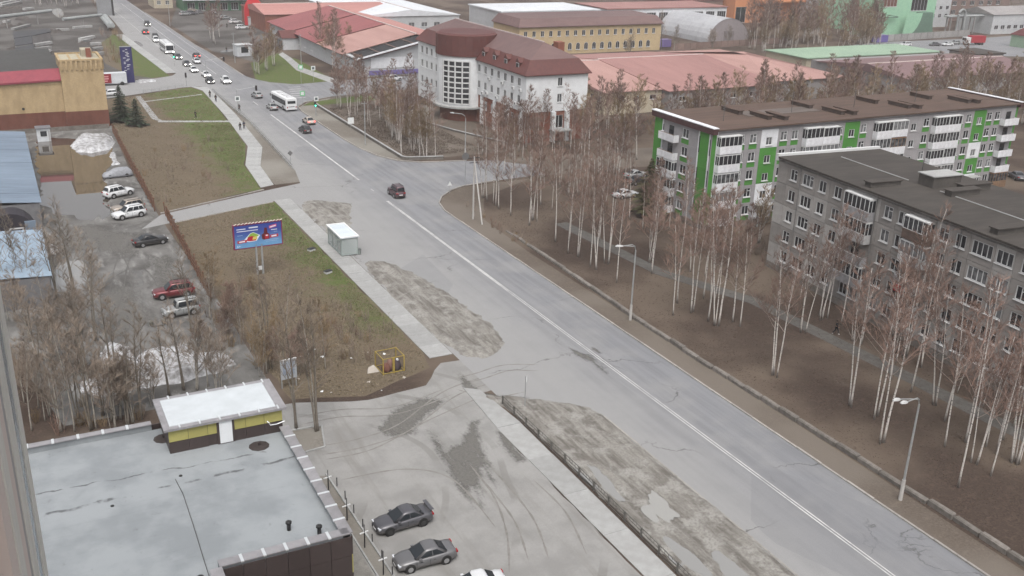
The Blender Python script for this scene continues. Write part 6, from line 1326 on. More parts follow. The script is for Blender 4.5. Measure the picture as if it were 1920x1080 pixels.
def bus(label,x,y,h,L,lit=False):
    o=thing('bus',label,'bus',(x,y,.02),h); w=1.25; H=3.0
    def rg(x,k=1.,t=0.): return [(x,-w*k,.35+t),(x,-w*k,2.55),(x,-w*.93*k,H-.12-t),(x,-w*.7*k,H-t),(x,w*.7*k,H-t),(x,w*.93*k,H-.12-t),(x,w*k,2.55),(x,w*k,.35+t)]
    m=MB(); m.loft([rg(-L/2,.92,.1),rg(-L/2+.12),rg(L/2-.35),rg(L/2-.1,.97,.06),rg(L/2,.9,.14)]); m.build('body',BUSW,o)
    n=int((L-1.6)/1.45)
    for sd in (-1,1):
        m=MB(); m.box(-L/2+.5,sd*w-.012 if sd>0 else -w-.02,1.3,L/2-.7,sd*w+.02 if sd>0 else -w+.012,2.42); b=m.build('window_band',CGLASS,o)
        for i in range(1,n): q=MB(); xx=-L/2+.5+(L-1.2)*i/n; q.box(xx-.04,sd*w-.02 if sd>0 else -w-.03,1.3,xx+.04,sd*w+.03 if sd>0 else -w+.02,2.42); q.build('window_post',TRIMB,b)
        m=MB(); m.box(-L/2+.5,sd*w-.01 if sd>0 else -w-.014,.36,L/2-.6,sd*w+.014 if sd>0 else -w+.01,.5); m.build('skirt',TRIMB,o)
        for a in (-L*.28,L*.3):
            m=MB(); m.disc((a,sd*(w-.02),.52),.56,'y',14,0,.08); m.build('wheel_arch',TRIMB,o); m=MB(); m.disc((a,sd*(w-.12),.48),.48,'y',14,0,.3); wh=m.build('wheel',TYRE,o); m=MB(); m.disc((a,sd*(w+.045),.48),.27,'y',10,0,.02); m.build('rim',RIM,wh)
    m=MB(); m.box(L/2-.12,-w*.82,1.15,L/2+.02,w*.82,2.5); m.build('windscreen',CGLASS,o); m=MB(); m.box(-L/2-.02,-w*.72,1.75,-L/2+.1,w*.72,2.35); m.build('rear_window',CGLASS,o); m=MB(); m.box(-L/2-.02,-w*.55,1.0,-L/2+.1,w*.6,1.14); m.build('engine_grille',TRIMB,o)
    for a,l in ((-L*.1,1.9),(L*.22,1.4),(-L*.36,1.1)): m=MB(); m.box(a-l/2,-.55,H-.02,a+l/2,.55,H+.16); m.build('roof_unit',M('bus_roof_grey',(.5,.51,.52),(.4,.4,.41),2,.5),o)
    for sd in (-1,1):
        m=MB(); m.box(L/2-.04,sd*.95-.16,.62,L/2+.03,sd*.95+.16,.82); m.build('headlight',LIT if lit else HEADL,o); m=MB(); m.box(-L/2-.03,sd*1.0-.1,.8,-L/2+.1,sd*1.0+.1,1.15); m.build('tail_light',TAIL,o); m=MB(); m.box(L/2-.1,sd*1.3-.08,1.9,L/2+.12,sd*1.3+.08,2.4); m.build('mirror',TRIMB,o)
bus('white bus pulling away from the crossroads',57.0,221.8,N+.07,10.6); bus('white low-floor bus heading the oncoming queue with lit headlamps',46.9,317.5,S,12,True)
# ================================================================ street furniture
GALV=M('galvanised',(.36,.37,.37),(.27,.275,.275),2,.5,.05,metal=.4); CONCP=M('pole_concrete',(.40,.385,.365),(.31,.30,.285),2,.85,.1); DARKM=flat('dark_metal',(.03,.03,.032),.5,.4)
def street_lamp(label,x,y,h,group=None,arms=2,head=math.pi):
    o=thing('street_lamp',label,'street lamp',(x,y,0),head,group)
    m=MB(); m.tube([(0,0,0),(0,0,1.9)],[.17,.15],8); m.build('base',CONCP,o); m=MB(); m.tube([(0,0,1.9),(0,0,h-.9)],[.10,.075],8); m.build('pole',GALV,o)
    for k in range(arms):
        z=h-.9-k*.05; y1=(.0 if arms==1 else (.55,-.55)[k]); L=2.2-.5*k
        a=MB(); a.tube([(0,0,z),(.15,y1*.1,z+.5),(.7,y1*.5,z+.85-.3*k),(L,y1,z+.95-.35*k)],.045,6); am=a.build('arm',GALV,o)
        l=MB(); l.loft([[(L-.05,y1-.1,z+.9-.35*k),(L-.05,y1+.1,z+.9-.35*k),(L-.05,y1+.08,z+1.02-.35*k),(L-.05,y1-.08,z+1.02-.35*k)],[(L+.3,y1-.17,z+.93-.35*k),(L+.3,y1+.17,z+.93-.35*k),(L+.3,y1+.12,z+1.1-.35*k),(L+.3,y1-.12,z+1.1-.35*k)],[(L+.65,y1-.1,z+.95-.35*k),(L+.65,y1+.1,z+.95-.35*k),(L+.65,y1+.06,z+1.05-.35*k),(L+.65,y1-.06,z+1.05-.35*k)]]); l.build('lamp_head',M('lamp_shell',(.5,.5,.5),(.42,.42,.42),2,.4),am)
    return o
street_lamp('twin-armed pale street lamp on the verge beside the mid birches',61.0,86.4,9.4); street_lamp('twin-armed pale street lamp at the near end of the concrete block row',60.5,46.1,9.6)
street_lamp('single-armed lamp in front of the white office entrance',75.4,163.5,8.4,arms=1,head=R(150)); street_lamp('single-armed lamp in the courtyard behind the green block',150,127,14,arms=1,head=R(170))
for (u,v,l) in ((685,272,'slim tall pole in the office garden by the low wall'),(477,132,'slim tall pole at the edge of the market car park'),(565,120,'slim dark pole before the market trees'),(319,49,'slim pole on the far right verge of the main road'),(441,118,'slim pole beside the white kiosk')):
    x,y,_=G(u,v); o=thing('utility_pole',l,'pole',(x,y,0)); m=MB(); m.tube([(0,0,0),(0,0,8.5)],[.12,.08],6); m.build('pole',GALV,o); m=MB(); m.bar((-.6,0,8.1),(.6,0,8.1),.08,.08); m.build('crossarm',GALV,o)
def a_pole():
    a=Vector(g2(887,411)); b=Vector(g2(904,421)); o=thing('utility_pole','pale A-frame concrete utility pole on the verge at the side street corner','pole',(a.x,a.y,0)); d=b-a; h=9.6
    m=MB(); m.tube([(0,0,0),(.05,.0,h)],[.16,.1],8); m.build('pole',CONCP,o); m=MB(); m.tube([(d.x,d.y,0),(.1,.0,h-.7)],[.13,.09],8); m.build('strut',CONCP,o)
    for z,l in ((h-.2,.9),(h-.9,.7)): m=MB(); m.bar((-l,0,z),(l,0,z),.09,.09); m.build('crossarm',DARKM,o)
a_pole()
def park_lamp(label,u,v,h=4.2):
    x,y,_=G(u,v); o=thing('park_lamp',label,'lamp',(x,y,0)); m=MB(); m.tube([(0,0,0),(0,0,h)],[.07,.045],6); m.build('pole',DARKM,o); m=MB(); m.bar((-.6,0,h-.05),(.6,0,h-.05),.05,.05); m.build('crossbar',DARKM,o)
    for s in (-.6,.6): m=MB(); m.lathe([(.06,h),(.2,h+.15),(.2,h+.5),(.1,h+.62),(.02,h+.68)],8,0,(s,0)); m.build('lantern',flat('lantern_glass',(.10,.095,.08),.4),o)
park_lamp('black twin-lantern park lamp beside the old snow in the thicket',304,682); park_lamp('black twin-lantern park lamp deeper in the thicket by the tower wall',150,702)
# concrete blocks edging the birch strip
def block_row():
    o=thing('block_wall','low wall of rough grey concrete blocks between the verge and the birches','wall',(61.9,20,0)); rnd=random.Random(3); ms=[]
    for k in range(4):
        m=MB(); l=2.35; w=.5; h=.5; j=lambda s=.03: rnd.uniform(-s,s)
        m.loft([[(0,-w/2,-.1),(l,-w/2,-.1),(l,w/2,-.1),(0,w/2,-.1)],[(0+j(),-w/2+j(),h-.09),(l+j(),-w/2+j(),h-.09),(l+j(),w/2,h-.09),(0,w/2,h-.09)],[(.09+j(),-w/2+.1+j(),h+j()),(l-.09+j(),-w/2+.1,h+j()),(l-.1,w/2-.08,h+j()),(.08,w/2-.1+j(),h+j())]]); ms.append(m.mesh('block',BLOCK))
    for i in range(41):
        y=i*2.48; x=.25*math.sin(i*.21)+(0 if i<26 else (i-26)*.05)
        link('block',ms[rnd.randrange(4)],o,(x+rnd.uniform(-.06,.06),y,rnd.uniform(-.12,.03)-(.02*(i-26) if i>26 else 0)),math.pi/2+rnd.uniform(-.035,.035))
block_row()
def railing(name,label,pts,h,gap,mat,rails=(.95,.15),infill=None,post=.06,cat='fence'):
    o=thing(name,label,cat,(pts[0][0],pts[0][1],0)); q=[Vector(p)-Vector(pts[0]) for p in pts]; pm=MB(); pm.box(-post/2,-post/2,0,post/2,post/2,h); pm=pm.mesh('post',mat)
    for i in range(len(q)-1):
        a,b=q[i],q[i+1]; n=max(1,round((b-a).length/gap)); an=math.atan2((b-a).y,(b-a).x); l=(b-a).length/n
        m=MB()
        for r in rails: m.box(0,-.02,r*h-.025,l,.02,r*h+.025)
        if infill:
            for k in range(infill): x=l*(k+.5)/infill; m.box(x-.012,-.012,rails[1]*h,x+.012,.012,rails[0]*h)
        me=m.mesh('rail_panel',mat)
        for k in range(n+1):
            p=a+(b-a)*(k/n); link('post',pm,o,(p.x,p.y,0),an)
            if k<n: link('rail_panel',me,o,(p.x,p.y,0),an)
    return o
railing('guard_rail','grey pedestrian guard rail between the upper sidewalk and the road',[(46.0,246),(45.9,208),(45.0,190),(43.8,167)],1.0,2.5,GALV,(.97,.5,.12) ,6)
railing('guard_rail','thin guard rail by the far lawn corner',[(30.5,248.2),(40.5,253.6)],.9,2.5,GALV,(.97,.5),None)
railing('low_fence','low rusty grey mesh fence along the muddy verge',[(38.35,74),(38.45,60),(38.25,46),(38.3,22)],.9,2.35,M('rusty_grey',(.15,.145,.135),(.08,.074,.066),3,.7,metal=.2),(.95,.62,.3,.05),5,.12)
RUST=M('rust_brown',(.16,.085,.055),(.09,.05,.036),3,.8,.2)
def old_fence(label,a,b,n,seed):
    o=thing('old_fence',label,'fence',(a[0],a[1],0)); a=Vector(a); b=Vector(b); d=(b-a)/n; rnd=random.Random(seed); an=math.atan2(d.y,d.x)
    pm=MB(); pm.tube([(0,0,0),(0,0,2.0)],[.09,.08],6); pm=pm.mesh('post',RUST); cm=MB(); cm.lathe([(.13,1.98),(.15,2.1),(.03,2.22)],6); cm=cm.mesh('post_cap',RUST)
    rm=MB(); L=d.length; 
    for z in (.35,1.0,1.6): rm.bar((0,0,z),(L,0,z),.07,.09)
    for k in range(9): x=L*(k+.5)/9; rm.bar((x,.02,.15),(x,.02,1.8),.06,.03)
    rm=rm.mesh('fence_panel',RUST)
    for i in range(n+1):
        p=d*i; q=link('post',pm,o,(p.x,p.y,rnd.uniform(-.2,.1)),an); q.rotation_euler[0]=rnd.uniform(-.08,.08); link('post_cap',cm,q)
        if i<n: r=link('fence_panel',rm,o,(p.x,p.y,rnd.uniform(-.15,.05)),an); r.rotation_euler[0]=rnd.uniform(-.06,.06)
old_fence('leaning rusty brown fence along the flooded lot above the driveway',(18.9,206),(18.2,149.6),24,1); old_fence('leaning rusty brown fence along the wet lot below the driveway',(19.3,146.4),(18.6,110.5),16,2)
# bus shelter
def shelter():
    o=thing('bus_shelter','glazed bus shelter with a white-rimmed roof on the concrete sidewalk','bus shelter',(37.35,119.6,.02)); W_,L,H=2.3,6.0,2.55; FR=M('shelter_frame',(.30,.345,.33),(.23,.265,.255),2,.5,metal=.2)
    gm=NB('shelter_glass'); gm.b.inputs['Alpha'].default_value=.45; GL=gm.fin((.42,.47,.46),.12)
    for x in (.05,W_-.05):
        for y in (.05,L/3,2*L/3,L-.05):
            if x>1 and y in (L/3,2*L/3): continue
            m=MB(); m.box(x-.045,y-.045,0,x+.045,y+.045,H); m.build('post',FR,o)
    for (x0,y0,x1,y1) in [(.05,.1+i*L/3,.05,L/3*(i+1)-.06) for i in range(3)]+[(.1,.05,W_-.1,.05),(.1,L-.05,W_-.1,L-.05)]:
        m=MB(); a=(x0,y0); b=(x1,y1); m.bar((x0,y0,1.32),(x1,y1,1.32),.02,2.2); p=m.build('glass_panel',GL,o); q=MB(); q.bar((x0,y0,.2),(x1,y1,.2),.06,.08); q.bar((x0,y0,2.42),(x1,y1,2.42),.06,.08); q.build('panel_frame',FR,p)
    m=MB(); m.box(-.12,-.15,H,W_+.15,L+.15,H+.1); r=m.build('roof',M('shelter_roof',(.50,.55,.59),(.43,.475,.51),1,.5),o)
    for (a,b,c,d) in ((-.12,-.15,W_+.15,.05),(-.12,L-.05,W_+.15,L+.15),(-.12,.05,.06,L-.05),(W_-.03,.05,W_+.15,L-.05)): m=MB(); m.box(a,b,H+.1,c,d,H+.2); m.build('roof_rim',M('rim_white',(.68,.69,.7),(.6,.6,.6),1,.5),r)
    m=MB(); m.box(.3,.6,.42,.75,L-.6,.48); b=m.build('bench',FENCEB,o)
    for y in (.9,L-.9): m=MB(); m.box(.4,y-.04,0,.6,y+.04,.42); m.build('bench_leg',FR,b)
    m=MB(); m.bar((.09,L*.42,1.4),(.09,L*.58,1.4),.02,1.1); m.build('timetable',WHITE_F,o)
    t=thing('litter_bin','small grey litter bin at the shelter corner','bin',(39.85,119.75,.02)); m=MB(); m.lathe([(.2,0),(.26,.7),(.28,.72),(.22,.74)],10); m.build('bin',flat('bin_grey',(.17,.19,.18),.6),t); m=MB(); m.lathe([(.27,.74),(.27,.8),(.05,.9)],10); m.build('lid',flat('bin_lid',(.1,.11,.11),.6),t)
shelter()
# billboard
def billboard():
    o=thing('billboard','blue and red advertising billboard with food and a bottle on twin posts','billboard',(26.05,117.2,0),R(2)); w,h=6.1,3.15; z0=3.62
    for x in (-.35,.35): m=MB(); m.box(x-.1,-.02,0,x+.1,.22,z0+.4); m.build('post',GALV,o)
    m=MB(); m.box(-.22,.0,.6,.22,.14,1.1); m.build('switch_box',WHITE_F,o)
    m=MB(); m.box(-w/2,0,z0,w/2,.35,z0+h); fr=m.build('frame',flat('ad_frame',(.17,.02,.06),.5),o)
    n=NB('ad_blue'); X,Y,Z=n.sep(); n1=n.noise(.9,3); col=n.mix(n.ramp(n.math('ADD',Z,n.math('MULTIPLY',n1,1.2)),4.2,6.6),(.13,.30,.50),(.035,.06,.26)); ADB=n.fin(col,.5)
    def pr(name,pts,mat,d,par): m=MB(); m.poly([(x,-.0-d,z) for x,z in pts]); return m.build(name,mat,par)
    p=pr('poster',[(-w/2+.14,z0+.14),(w/2-.14,z0+.14),(w/2-.14,z0+h-.14),(-w/2+.14,z0+h-.14)],ADB,.02,o)
    R_=flat('ad_red',(.36,.015,.03),.5); PK=flat('ad_pink',(.52,.06,.16),.5); GRN=flat('ad_green',(.23,.36,.05),.5); YL=flat('ad_yellow',(.55,.45,.12),.5); DR=flat('ad_dark_red',(.09,.01,.015),.5); WH=flat('ad_white',(.62,.65,.7),.5); LB=flat('ad_light_blue',(.3,.42,.6),.5)
    C=lambda x,y:( -w/2+.14+x*(w-.28), z0+.14+y*(h-.28))
    def sh(pts,mat,d=.024): return pr('print',[C(*q) for q in pts],mat,d,p)
    sh([(.17,.30),(.33,.62),(.40,.66),(.54,.50),(.46,.26),(.30,.24)],WH,.023); sh([(.27,.45),(.34,.61),(.40,.64),(.52,.5),(.45,.42)],GRN); sh([(.24,.31),(.28,.46),(.36,.50),(.46,.44),(.45,.28),(.32,.27)],R_,.026); sh([(.37,.33),(.39,.45),(.47,.47),(.48,.33)],YL,.027)
    sh([(.58,.30),(.57,.5),(.62,.57),(.64,.80),(.69,.80),(.70,.56),(.74,.5),(.74,.28),(.62,.26)],DR); sh([(.64,.30),(.64,.5),(.72,.5),(.72,.30)],R_,.026); sh([(.66,.42),(.66,.47),(.71,.47),(.71,.43)],WH,.028)
    sh([(.05,.22),(.05,.34),(.25,.36),(.25,.24)],R_,.029); sh([(.08,.26),(.09,.31),(.21,.325),(.21,.265)],WH,.031); sh([(.75,.31),(.75,.45),(.93,.47),(.93,.34)],R_,.029); sh([(.78,.355),(.78,.415),(.89,.43),(.89,.37)],WH,.031)
    sh([(.74,.74),(.74,.86),(.90,.92),(.90,.80)],PK); sh([(.755,.77),(.755,.82),(.885,.875),(.885,.82)],WH,.026)
    for (x0,x1,y,t) in ((.05,.24,.83,.035),(.31,.50,.85,.055),(.05,.50,.735,.03),(.06,.17,.56,.02),(.78,.91,.66,.03),(.84,.91,.57,.02),(.62,.93,.235,.018),(.66,.9,.17,.015)): sh([(x0,y),(x1,y),(x1,y+t),(x0,y+t)],WH if t>.02 else LB)
    lettering('6+',.42,WH,p,(*[C(.075,.09)[0],-.03],C(.075,.09)[1])); 
    for k in range(14): m=MB(); x=-w/2+.1+k*w/14; m.bar((x,-.12,z0+h+.04),(x+w/14*.8,-.02,z0+h+.16),.12,.06); m.build('lattice',M('ad_lattice',(.55,.5,.42),(.45,.4,.34),2,.6),fr)
    for x in (-1.15,1.5): m=MB(); m.bar((x,-.9,z0+h+.35),(x+.25,.25,z0+h+.02),.1,.08); m.build('light_arm',WHITE_F,o)
billboard()
def pylon():
    x,y,_=G(242,155); o=thing('pylon_sign','tall navy pylon sign with white vertical lettering beside the cross street','sign',(x,y,0),R(4)); m=MB(); m.box(-1.35,-.3,0,1.35,.3,8.8); m.build('board',flat('pylon_navy',(.025,.025,.09),.5),o); m=MB(); m.box(-1.42,-.33,8.8,1.42,.33,8.92); m.build('cap',GALV,o)
    rnd=random.Random(6)
    for i in range(16): m=MB(); z=3.0+i*.34; w=rnd.uniform(.3,.75); xx=rnd.choice((-.55,.1,.35)); m.box(xx-w*.5,-.33,z,xx+w*.5,-.302,z+.17); m.build('glyph_stroke',WHITE_F,o)
    x,y,_=G(207,161); o=thing('hoarding','red hoarding on a white trailer beside the navy pylon','hoarding',(x,y,0),R(3)); m=MB(); m.box(-4.2,0,.5,4.0,2.2,3.0); m.build('trailer',M('booth_white',(.5,.52,.54)),o); m=MB(); m.box(-3.6,-.08,.7,.4,-.01,2.9); b=m.build('board',flat('hoarding_red',(.2,.012,.02),.5),o)
    for i in range(3): m=MB(); m.box(-3.1,-.1,1.05+i*.55,-.2-.3*(i==0),-.082,1.35+i*.55); m.build('glyph_stroke',flat('ad_pale_red',(.5,.25,.26),.5),b)
    for a in (-3,2.8): m=MB(); m.disc((a,0,.45),.45,'y',10,0,.25); m.build('wheel',TYRE,o)
pylon()
def cage():
    o=thing('steel_cage','yellow steel-framed cage on the lawn edge','cage',(30.2,84.3,.0),R(2)); Y_=M('cage_yellow',(.36,.27,.06),(.25,.185,.05),3,.6); w,d,h=2.25,2.1,1.75
    for x in (0,w/2-.06,w/2+.06,w):
        for y in (0,d):
            if 0<x<w and y>0: continue
            m=MB(); m.box(x-.05,y-.05,0,x+.05,y+.05,h); m.build('post',Y_,o)
    for (a,b) in (((0,0),(w/2-.06,0)),((w/2+.06,0),(w,0)),((0,0),(0,d)),((w,0),(w,d)),((0,d),(w,d))):
        for z in (.1,h-.04): m=MB(); m.bar((*a,z),(*b,z),.06,.06); m.build('rail',Y_,o)
    WIRE=flat('wire_brown',(.09,.06,.045),.7)
    m=MB()
    for k in range(1,14): m.bar((0,d*k/14,.1),(0,d*k/14,h),.012,.012); m.bar((w,d*k/14,.1),(w,d*k/14,h),.012,.012)
    mm=m.build('wire_mesh',WIRE,o); mm['kind']='stuff'
    rnd=random.Random(9)
    for i,(c,l) in enumerate((((.13,.06,.045),'brown sack lying in the yellow cage'),((.16,.09,.075),'rust-coloured bundle in the yellow cage'),((.06,.045,.05),'dark bag slumped in the yellow cage'))):
        m=MB(); r=.45; m.loft([[(r*k*math.cos(t*.785)*(1+.2*math.sin(3*t+i)),r*k*math.sin(t*.785)*(1+.15*math.cos(2*t+i)),z) for t in range(8)] for k,z in ((.8,0),(1.05,.2),(.95,.5),(.6,.8+.15*i),(.2,.95+.15*i))]); q=m.build('sack',flat('sack_%d'%i,c,.9),None,True,None,(30.75+i*.55,85.0+.35*(i%2),0)); tag(q,l,'sack')
    m=MB(); m.lathe([(.02,-.02),(.14,.05),(.16,.16),(.1,.27),(.02,.31)],10); q=m.build('ball',WHITE_F,None,True,None,(31.9,84.9,.98)); 
    tag(q,'white ball resting on the bags in the yellow cage','ball')
    m=MB(); m.poly([(-.75,-.3,.02),(.55,-.35,.02),(.1,.25,.62),(-.45,.2,.45)]); m.poly([(.1,.25,.62),(.55,-.35,.02),(.5,.4,.02)]); m.poly([(-.75,-.3,.02),(-.45,.2,.45),(-.5,.5,.02)]); m.poly([(-.45,.2,.45),(.1,.25,.62),(.5,.4,.02),(-.5,.5,.02)]); q=m.build('rubble_sheet',M('pale_sheet',(.35,.32,.28),(.28,.255,.225),3,.8),None,False,None,(29.6,85.5,0)); tag(q,'crumpled pale sheet beside the yellow cage','sheet')
cage()
def poster_board():
    o=thing('notice_board','pale framed notice board on two legs behind the retail building','notice board',(20.3,85.4,0),R(6))
    for x in (0,1.45): m=MB(); m.box(x-.05,-.05,0,x+.05,.05,2.9); m.build('leg',GALV,o)
    m=MB(); m.box(-.08,-.1,.95,1.53,-.05,2.95); b=m.build('board',M('board_grey',(.33,.35,.37),(.27,.285,.3),1,.6),o); m=MB(); m.box(.15,-.12,1.4,1.3,-.102,2.7); m.build('poster',M('poster_blue',(.16,.2,.27),(.3,.32,.35),2.5,.6),b); m=MB(); m.box(-.1,-.14,2.95,1.55,0,3.03); m.build('top_rail',WHITE_F,o)
poster_board()
# planter strip and tree pit by the retail building
sheet('planting_bed',[(18.7,69),(19.5,68.6),(19.8,54),(19.7,40),(18.8,40),(18.9,54)],.03,MT['dirt']); kerb('kerb',[(19.55,68.8),(19.85,54),(19.8,40)],2.4,.16,.16,mat=SLAB,seed=11); kerb('kerb',[(18.65,68.8),(18.85,54),(18.8,40)],2.4,.14,.12,mat=SLAB,seed=12)
sheet('planting_bed',[(17.2,77.1),(21.5,76.8),(20.7,73.2),(17.2,72.8)],.03,MT['dirt']); kerb('kerb',[(17.2,77.2),(21.6,76.8),(20.75,73.1),(17.2,72.7)],2.2,.16,.15,mat=SLAB,seed=13)
PAVE=M('paver_speckle',(.22,.21,.19),(.13,.125,.115),14,.9,.1); sheet('pavement',[(15.7,69),(18.6,69),(18.7,40),(15.7,40)],.016,PAVE)
for i,(u,v) in enumerate(((616,922),(651,976),(684,1027),(719,1078))):
    x,y,_=G(u,v); o=thing('bollard_lamp','slim black bollard lamp with a white crossbar in the planting strip','lamp',(x,y,0),0,'bollard lamps in the planting strip'); m=MB(); m.tube([(0,0,0),(0,0,1.3)],.05,6); m.build('post',DARKM,o); m=MB(); m.tube([(0,0,1.3),(0,0,2.0)],.03,6); m.build('stem',DARKM,o); m=MB(); m.bar((-.35,0,1.3),(.3,.05,1.35),.1,.06); m.build('crossbar',WHITE_F,o)
for i in range(9):
    o=tag(link('bollard',None,None,(19.72+(.1 if i<5 else .08),66.8-i*2.1,.0)),'short dark post along the planting strip kerb','bollard','short posts on the planting strip kerb'); m=MB(); m.tube([(0,0,0),(0,0,.75)],.04,6); m.build('post',DARKM,o); m=MB(); m.disc((0,0,.77),.055,'z',6,0,.04); m.build('cap',DARKM,o)
# signs and signals
def sign(label,u,v,h,shape,face,size=.7,rz=0.,mat2=None):
    x,y,_=G(u,v); o=thing('road_sign',label,'sign',(x,y,0),rz); m=MB(); m.tube([(0,0,0),(0,0,h)],.045,6); m.build('post',GALV,o)
    m=MB(); s=size/2; z=h-s
    if shape=='sq': m.box(-s,-.09,z-s,s,-.06,z+s)
    elif shape=='dia': m.add([(0,-.09,z-s*1.3),(s*1.3,-.09,z),(0,-.09,z+s*1.3),(-s*1.3,-.09,z),(0,-.06,z-s*1.3),(s*1.3,-.06,z),(0,-.06,z+s*1.3),(-s*1.3,-.06,z)],[(0,1,2,3),(7,6,5,4),(0,4,5,1),(1,5,6,2),(2,6,7,3),(3,7,4,0)])
    elif shape=='tri': m.add([(-s,-.09,z-s*.8),(s,-.09,z-s*.8),(0,-.09,z+s),(-s,-.06,z-s*.8),(s,-.06,z-s*.8),(0,-.06,z+s)],[(0,1,2),(5,4,3),(0,3,4,1),(1,4,5,2),(2,5,3,0)])
    else: m.disc((0,-.075,z),s,'y',16,0,.03)
    b=m.build('plate',face,o)
    if mat2: q=MB(); q.box(-s*.6,-.1,z-s*.6,s*.6,-.092,z+s*.6); q.build('symbol',mat2,b)
    return o
SGN_G=flat('sign_green',(.16,.42,.22),.5); SGN_W=flat('sign_white',(.6,.62,.62),.5); SGN_B=flat('sign_back',(.12,.12,.12),.6); SGN_BL=flat('sign_blue',(.05,.12,.35),.5); SGN_Y=flat('sign_symbol_dark',(.08,.1,.1),.5)
sign('green-edged pedestrian crossing sign on a pole by the bus',568,200,3.6,'sq',SGN_G,1.15,mat2=SGN_W); sign('white crossing sign above the green signal by the office lawn',594,217,4.2,'sq',SGN_W,.95,mat2=SGN_Y); sign('green-edged crossing sign across the side street',565,157,4.8,'sq',SGN_G,1.15,mat2=SGN_W); sign('white crossing sign beside the market footpath',588,153,4.0,'sq',SGN_W,1.1,mat2=SGN_Y)
sign('white crossing sign on the left crossroads mast',447,213,3.8,'sq',SGN_W,1.05,mat2=SGN_Y); sign('dark diamond sign at the end of the guard rail',545,308,2.4,'dia',SGN_B,.75); sign('dark round sign seen from behind at the side street corner',872,347,5.6,'round',SGN_B,1.3); sign('small triangular sign on the corner kerb of the side street',843,362,2.0,'tri',SGN_W,.8); sign('slim triangular sign on the muddy verge entrance',984,764,3.3,'tri',SGN_W,.55,R(60)); sign('pale rectangular board on the verge below the low office wall',658,240,2.2,'sq',SGN_W,1.3)
def signal(label,u,v,h,arm=0.,green=False,rz=0.):
    x,y,_=G(u,v); o=thing('traffic_signal',label,'traffic light',(x,y,0),rz); m=MB(); m.tube([(0,0,0),(0,0,h)],.07,6); m.build('pole',GALV,o)
    if arm: m=MB(); m.tube([(0,0,h-.1),(arm,0,h+.5)],.05,5); m.build('arm',GALV,o)
    hx=arm; z=h+.1 if arm else h-.9; m=MB(); m.box(hx-.2,-.16,z-.5,hx+.2,.14,z+.6); hd=m.build('head',DARKM,o)
    for k in range(3): m=MB(); m.disc((hx,-.18,z-.28+k*.33),.12,'y',8,0,.05); m.build('lens',flat('lit_green',(.05,.9,.45),.4,0,8.) if green and k==0 else flat('dark_lens',(.04,.03,.03),.4),hd)
signal('traffic light showing green on the right kerb by the office lawn',592,217,3.4,0,True); signal('traffic light showing green on the left kerb before the queue',327,123,3.6,0,True); signal('traffic light on the left kerb of the cross street',350,162,3.6); signal('mast-arm traffic light over the left lanes at the far crossing',388,148,4.8,4.6); signal('mast-arm traffic light over the left lanes at the near crossing',447,213,5.2,4.2)
# old snow
SNOW=M('old_snow',(.52,.53,.55),(.13,.123,.116),1.6,.85,1.0,detail=8)
def snow(label,poly,h,seed,step=.3):
    o=mound('snow_heap',poly,lambda X,Y:h*(.35+1.1*fbm(X*.5,Y*.5,seed)),step,SNOW,-.03,1.3,kind=None); tag(o,label,'snow'); return o
snow('large dirty snow heap standing in the flooded car park',PX((134,274),(150,258),(180,255),(206,256),(214,268),(205,280),(170,287),(145,285)),1.1,3); snow('small snow remnant beside the covered car',PX((207,290),(212,285),(218,300),(225,308),(212,310)),.45,4); snow('old snow pile against the pale blue shed',PX((80,464),(92,456),(106,463),(103,476),(88,476)),.8,5)
snow('long bank of dirty snow behind the thicket trees',PX((252,672),(300,652),(350,648),(375,664),(425,668),(440,685),(400,700),(340,716),(265,728),(240,700)),.9,6); snow('rounded dirty snow heap beside the park lamp',PX((188,665),(205,648),(235,650),(252,672),(230,682),(200,682)),1.0,7); snow('grey melting snow patch under the thicket',PX((150,715),(200,700),(240,712),(245,735),(190,745),(150,735)),.45,8); snow('thin strip of snow on the yard by the crossroads',PX((255,151),(290,149),(292,153),(262,156)),.5,9)
# small things on the lawn
for (u,v,l) in ((615,512,'small white box lying on the lawn below the shelter'),(584,470,'small white floodlight box on the green lawn edge')):
    x,y,_=G(u,v); o=thing('floodlight_box',l,'box',(x,y,0),.4); m=MB(); m.box(-.45,-.3,.0,.45,.3,.3); m.build('case',WHITE_F,o); m=MB(); m.box(-.5,-.34,.3,.5,.34,.36); m.build('lid',DARKM,o)
rnd=random.Random(5)
for i in range(13):
    u=rnd.uniform(560,770); v=rnd.uniform(650,740); x,y,_=G(u,v); m=MB(); s=rnd.uniform(.08,.2); m.add([(-s,-s*.7,.01),(s,-s*.6,.02),(s*.8,s,.09),(-s*.6,s*.8,.03),(0,0,.12)],[(0,1,4),(1,2,4),(2,3,4),(3,0,4)]); tag(m.build('litter',SGN_W if i%2 else M('pale_sheet',(.35,.32,.28)),None,False,None,(x,y,.01),rnd.uniform(0,6)),'scrap of pale litter on the ground near the yellow cage','litter','litter near the cage')
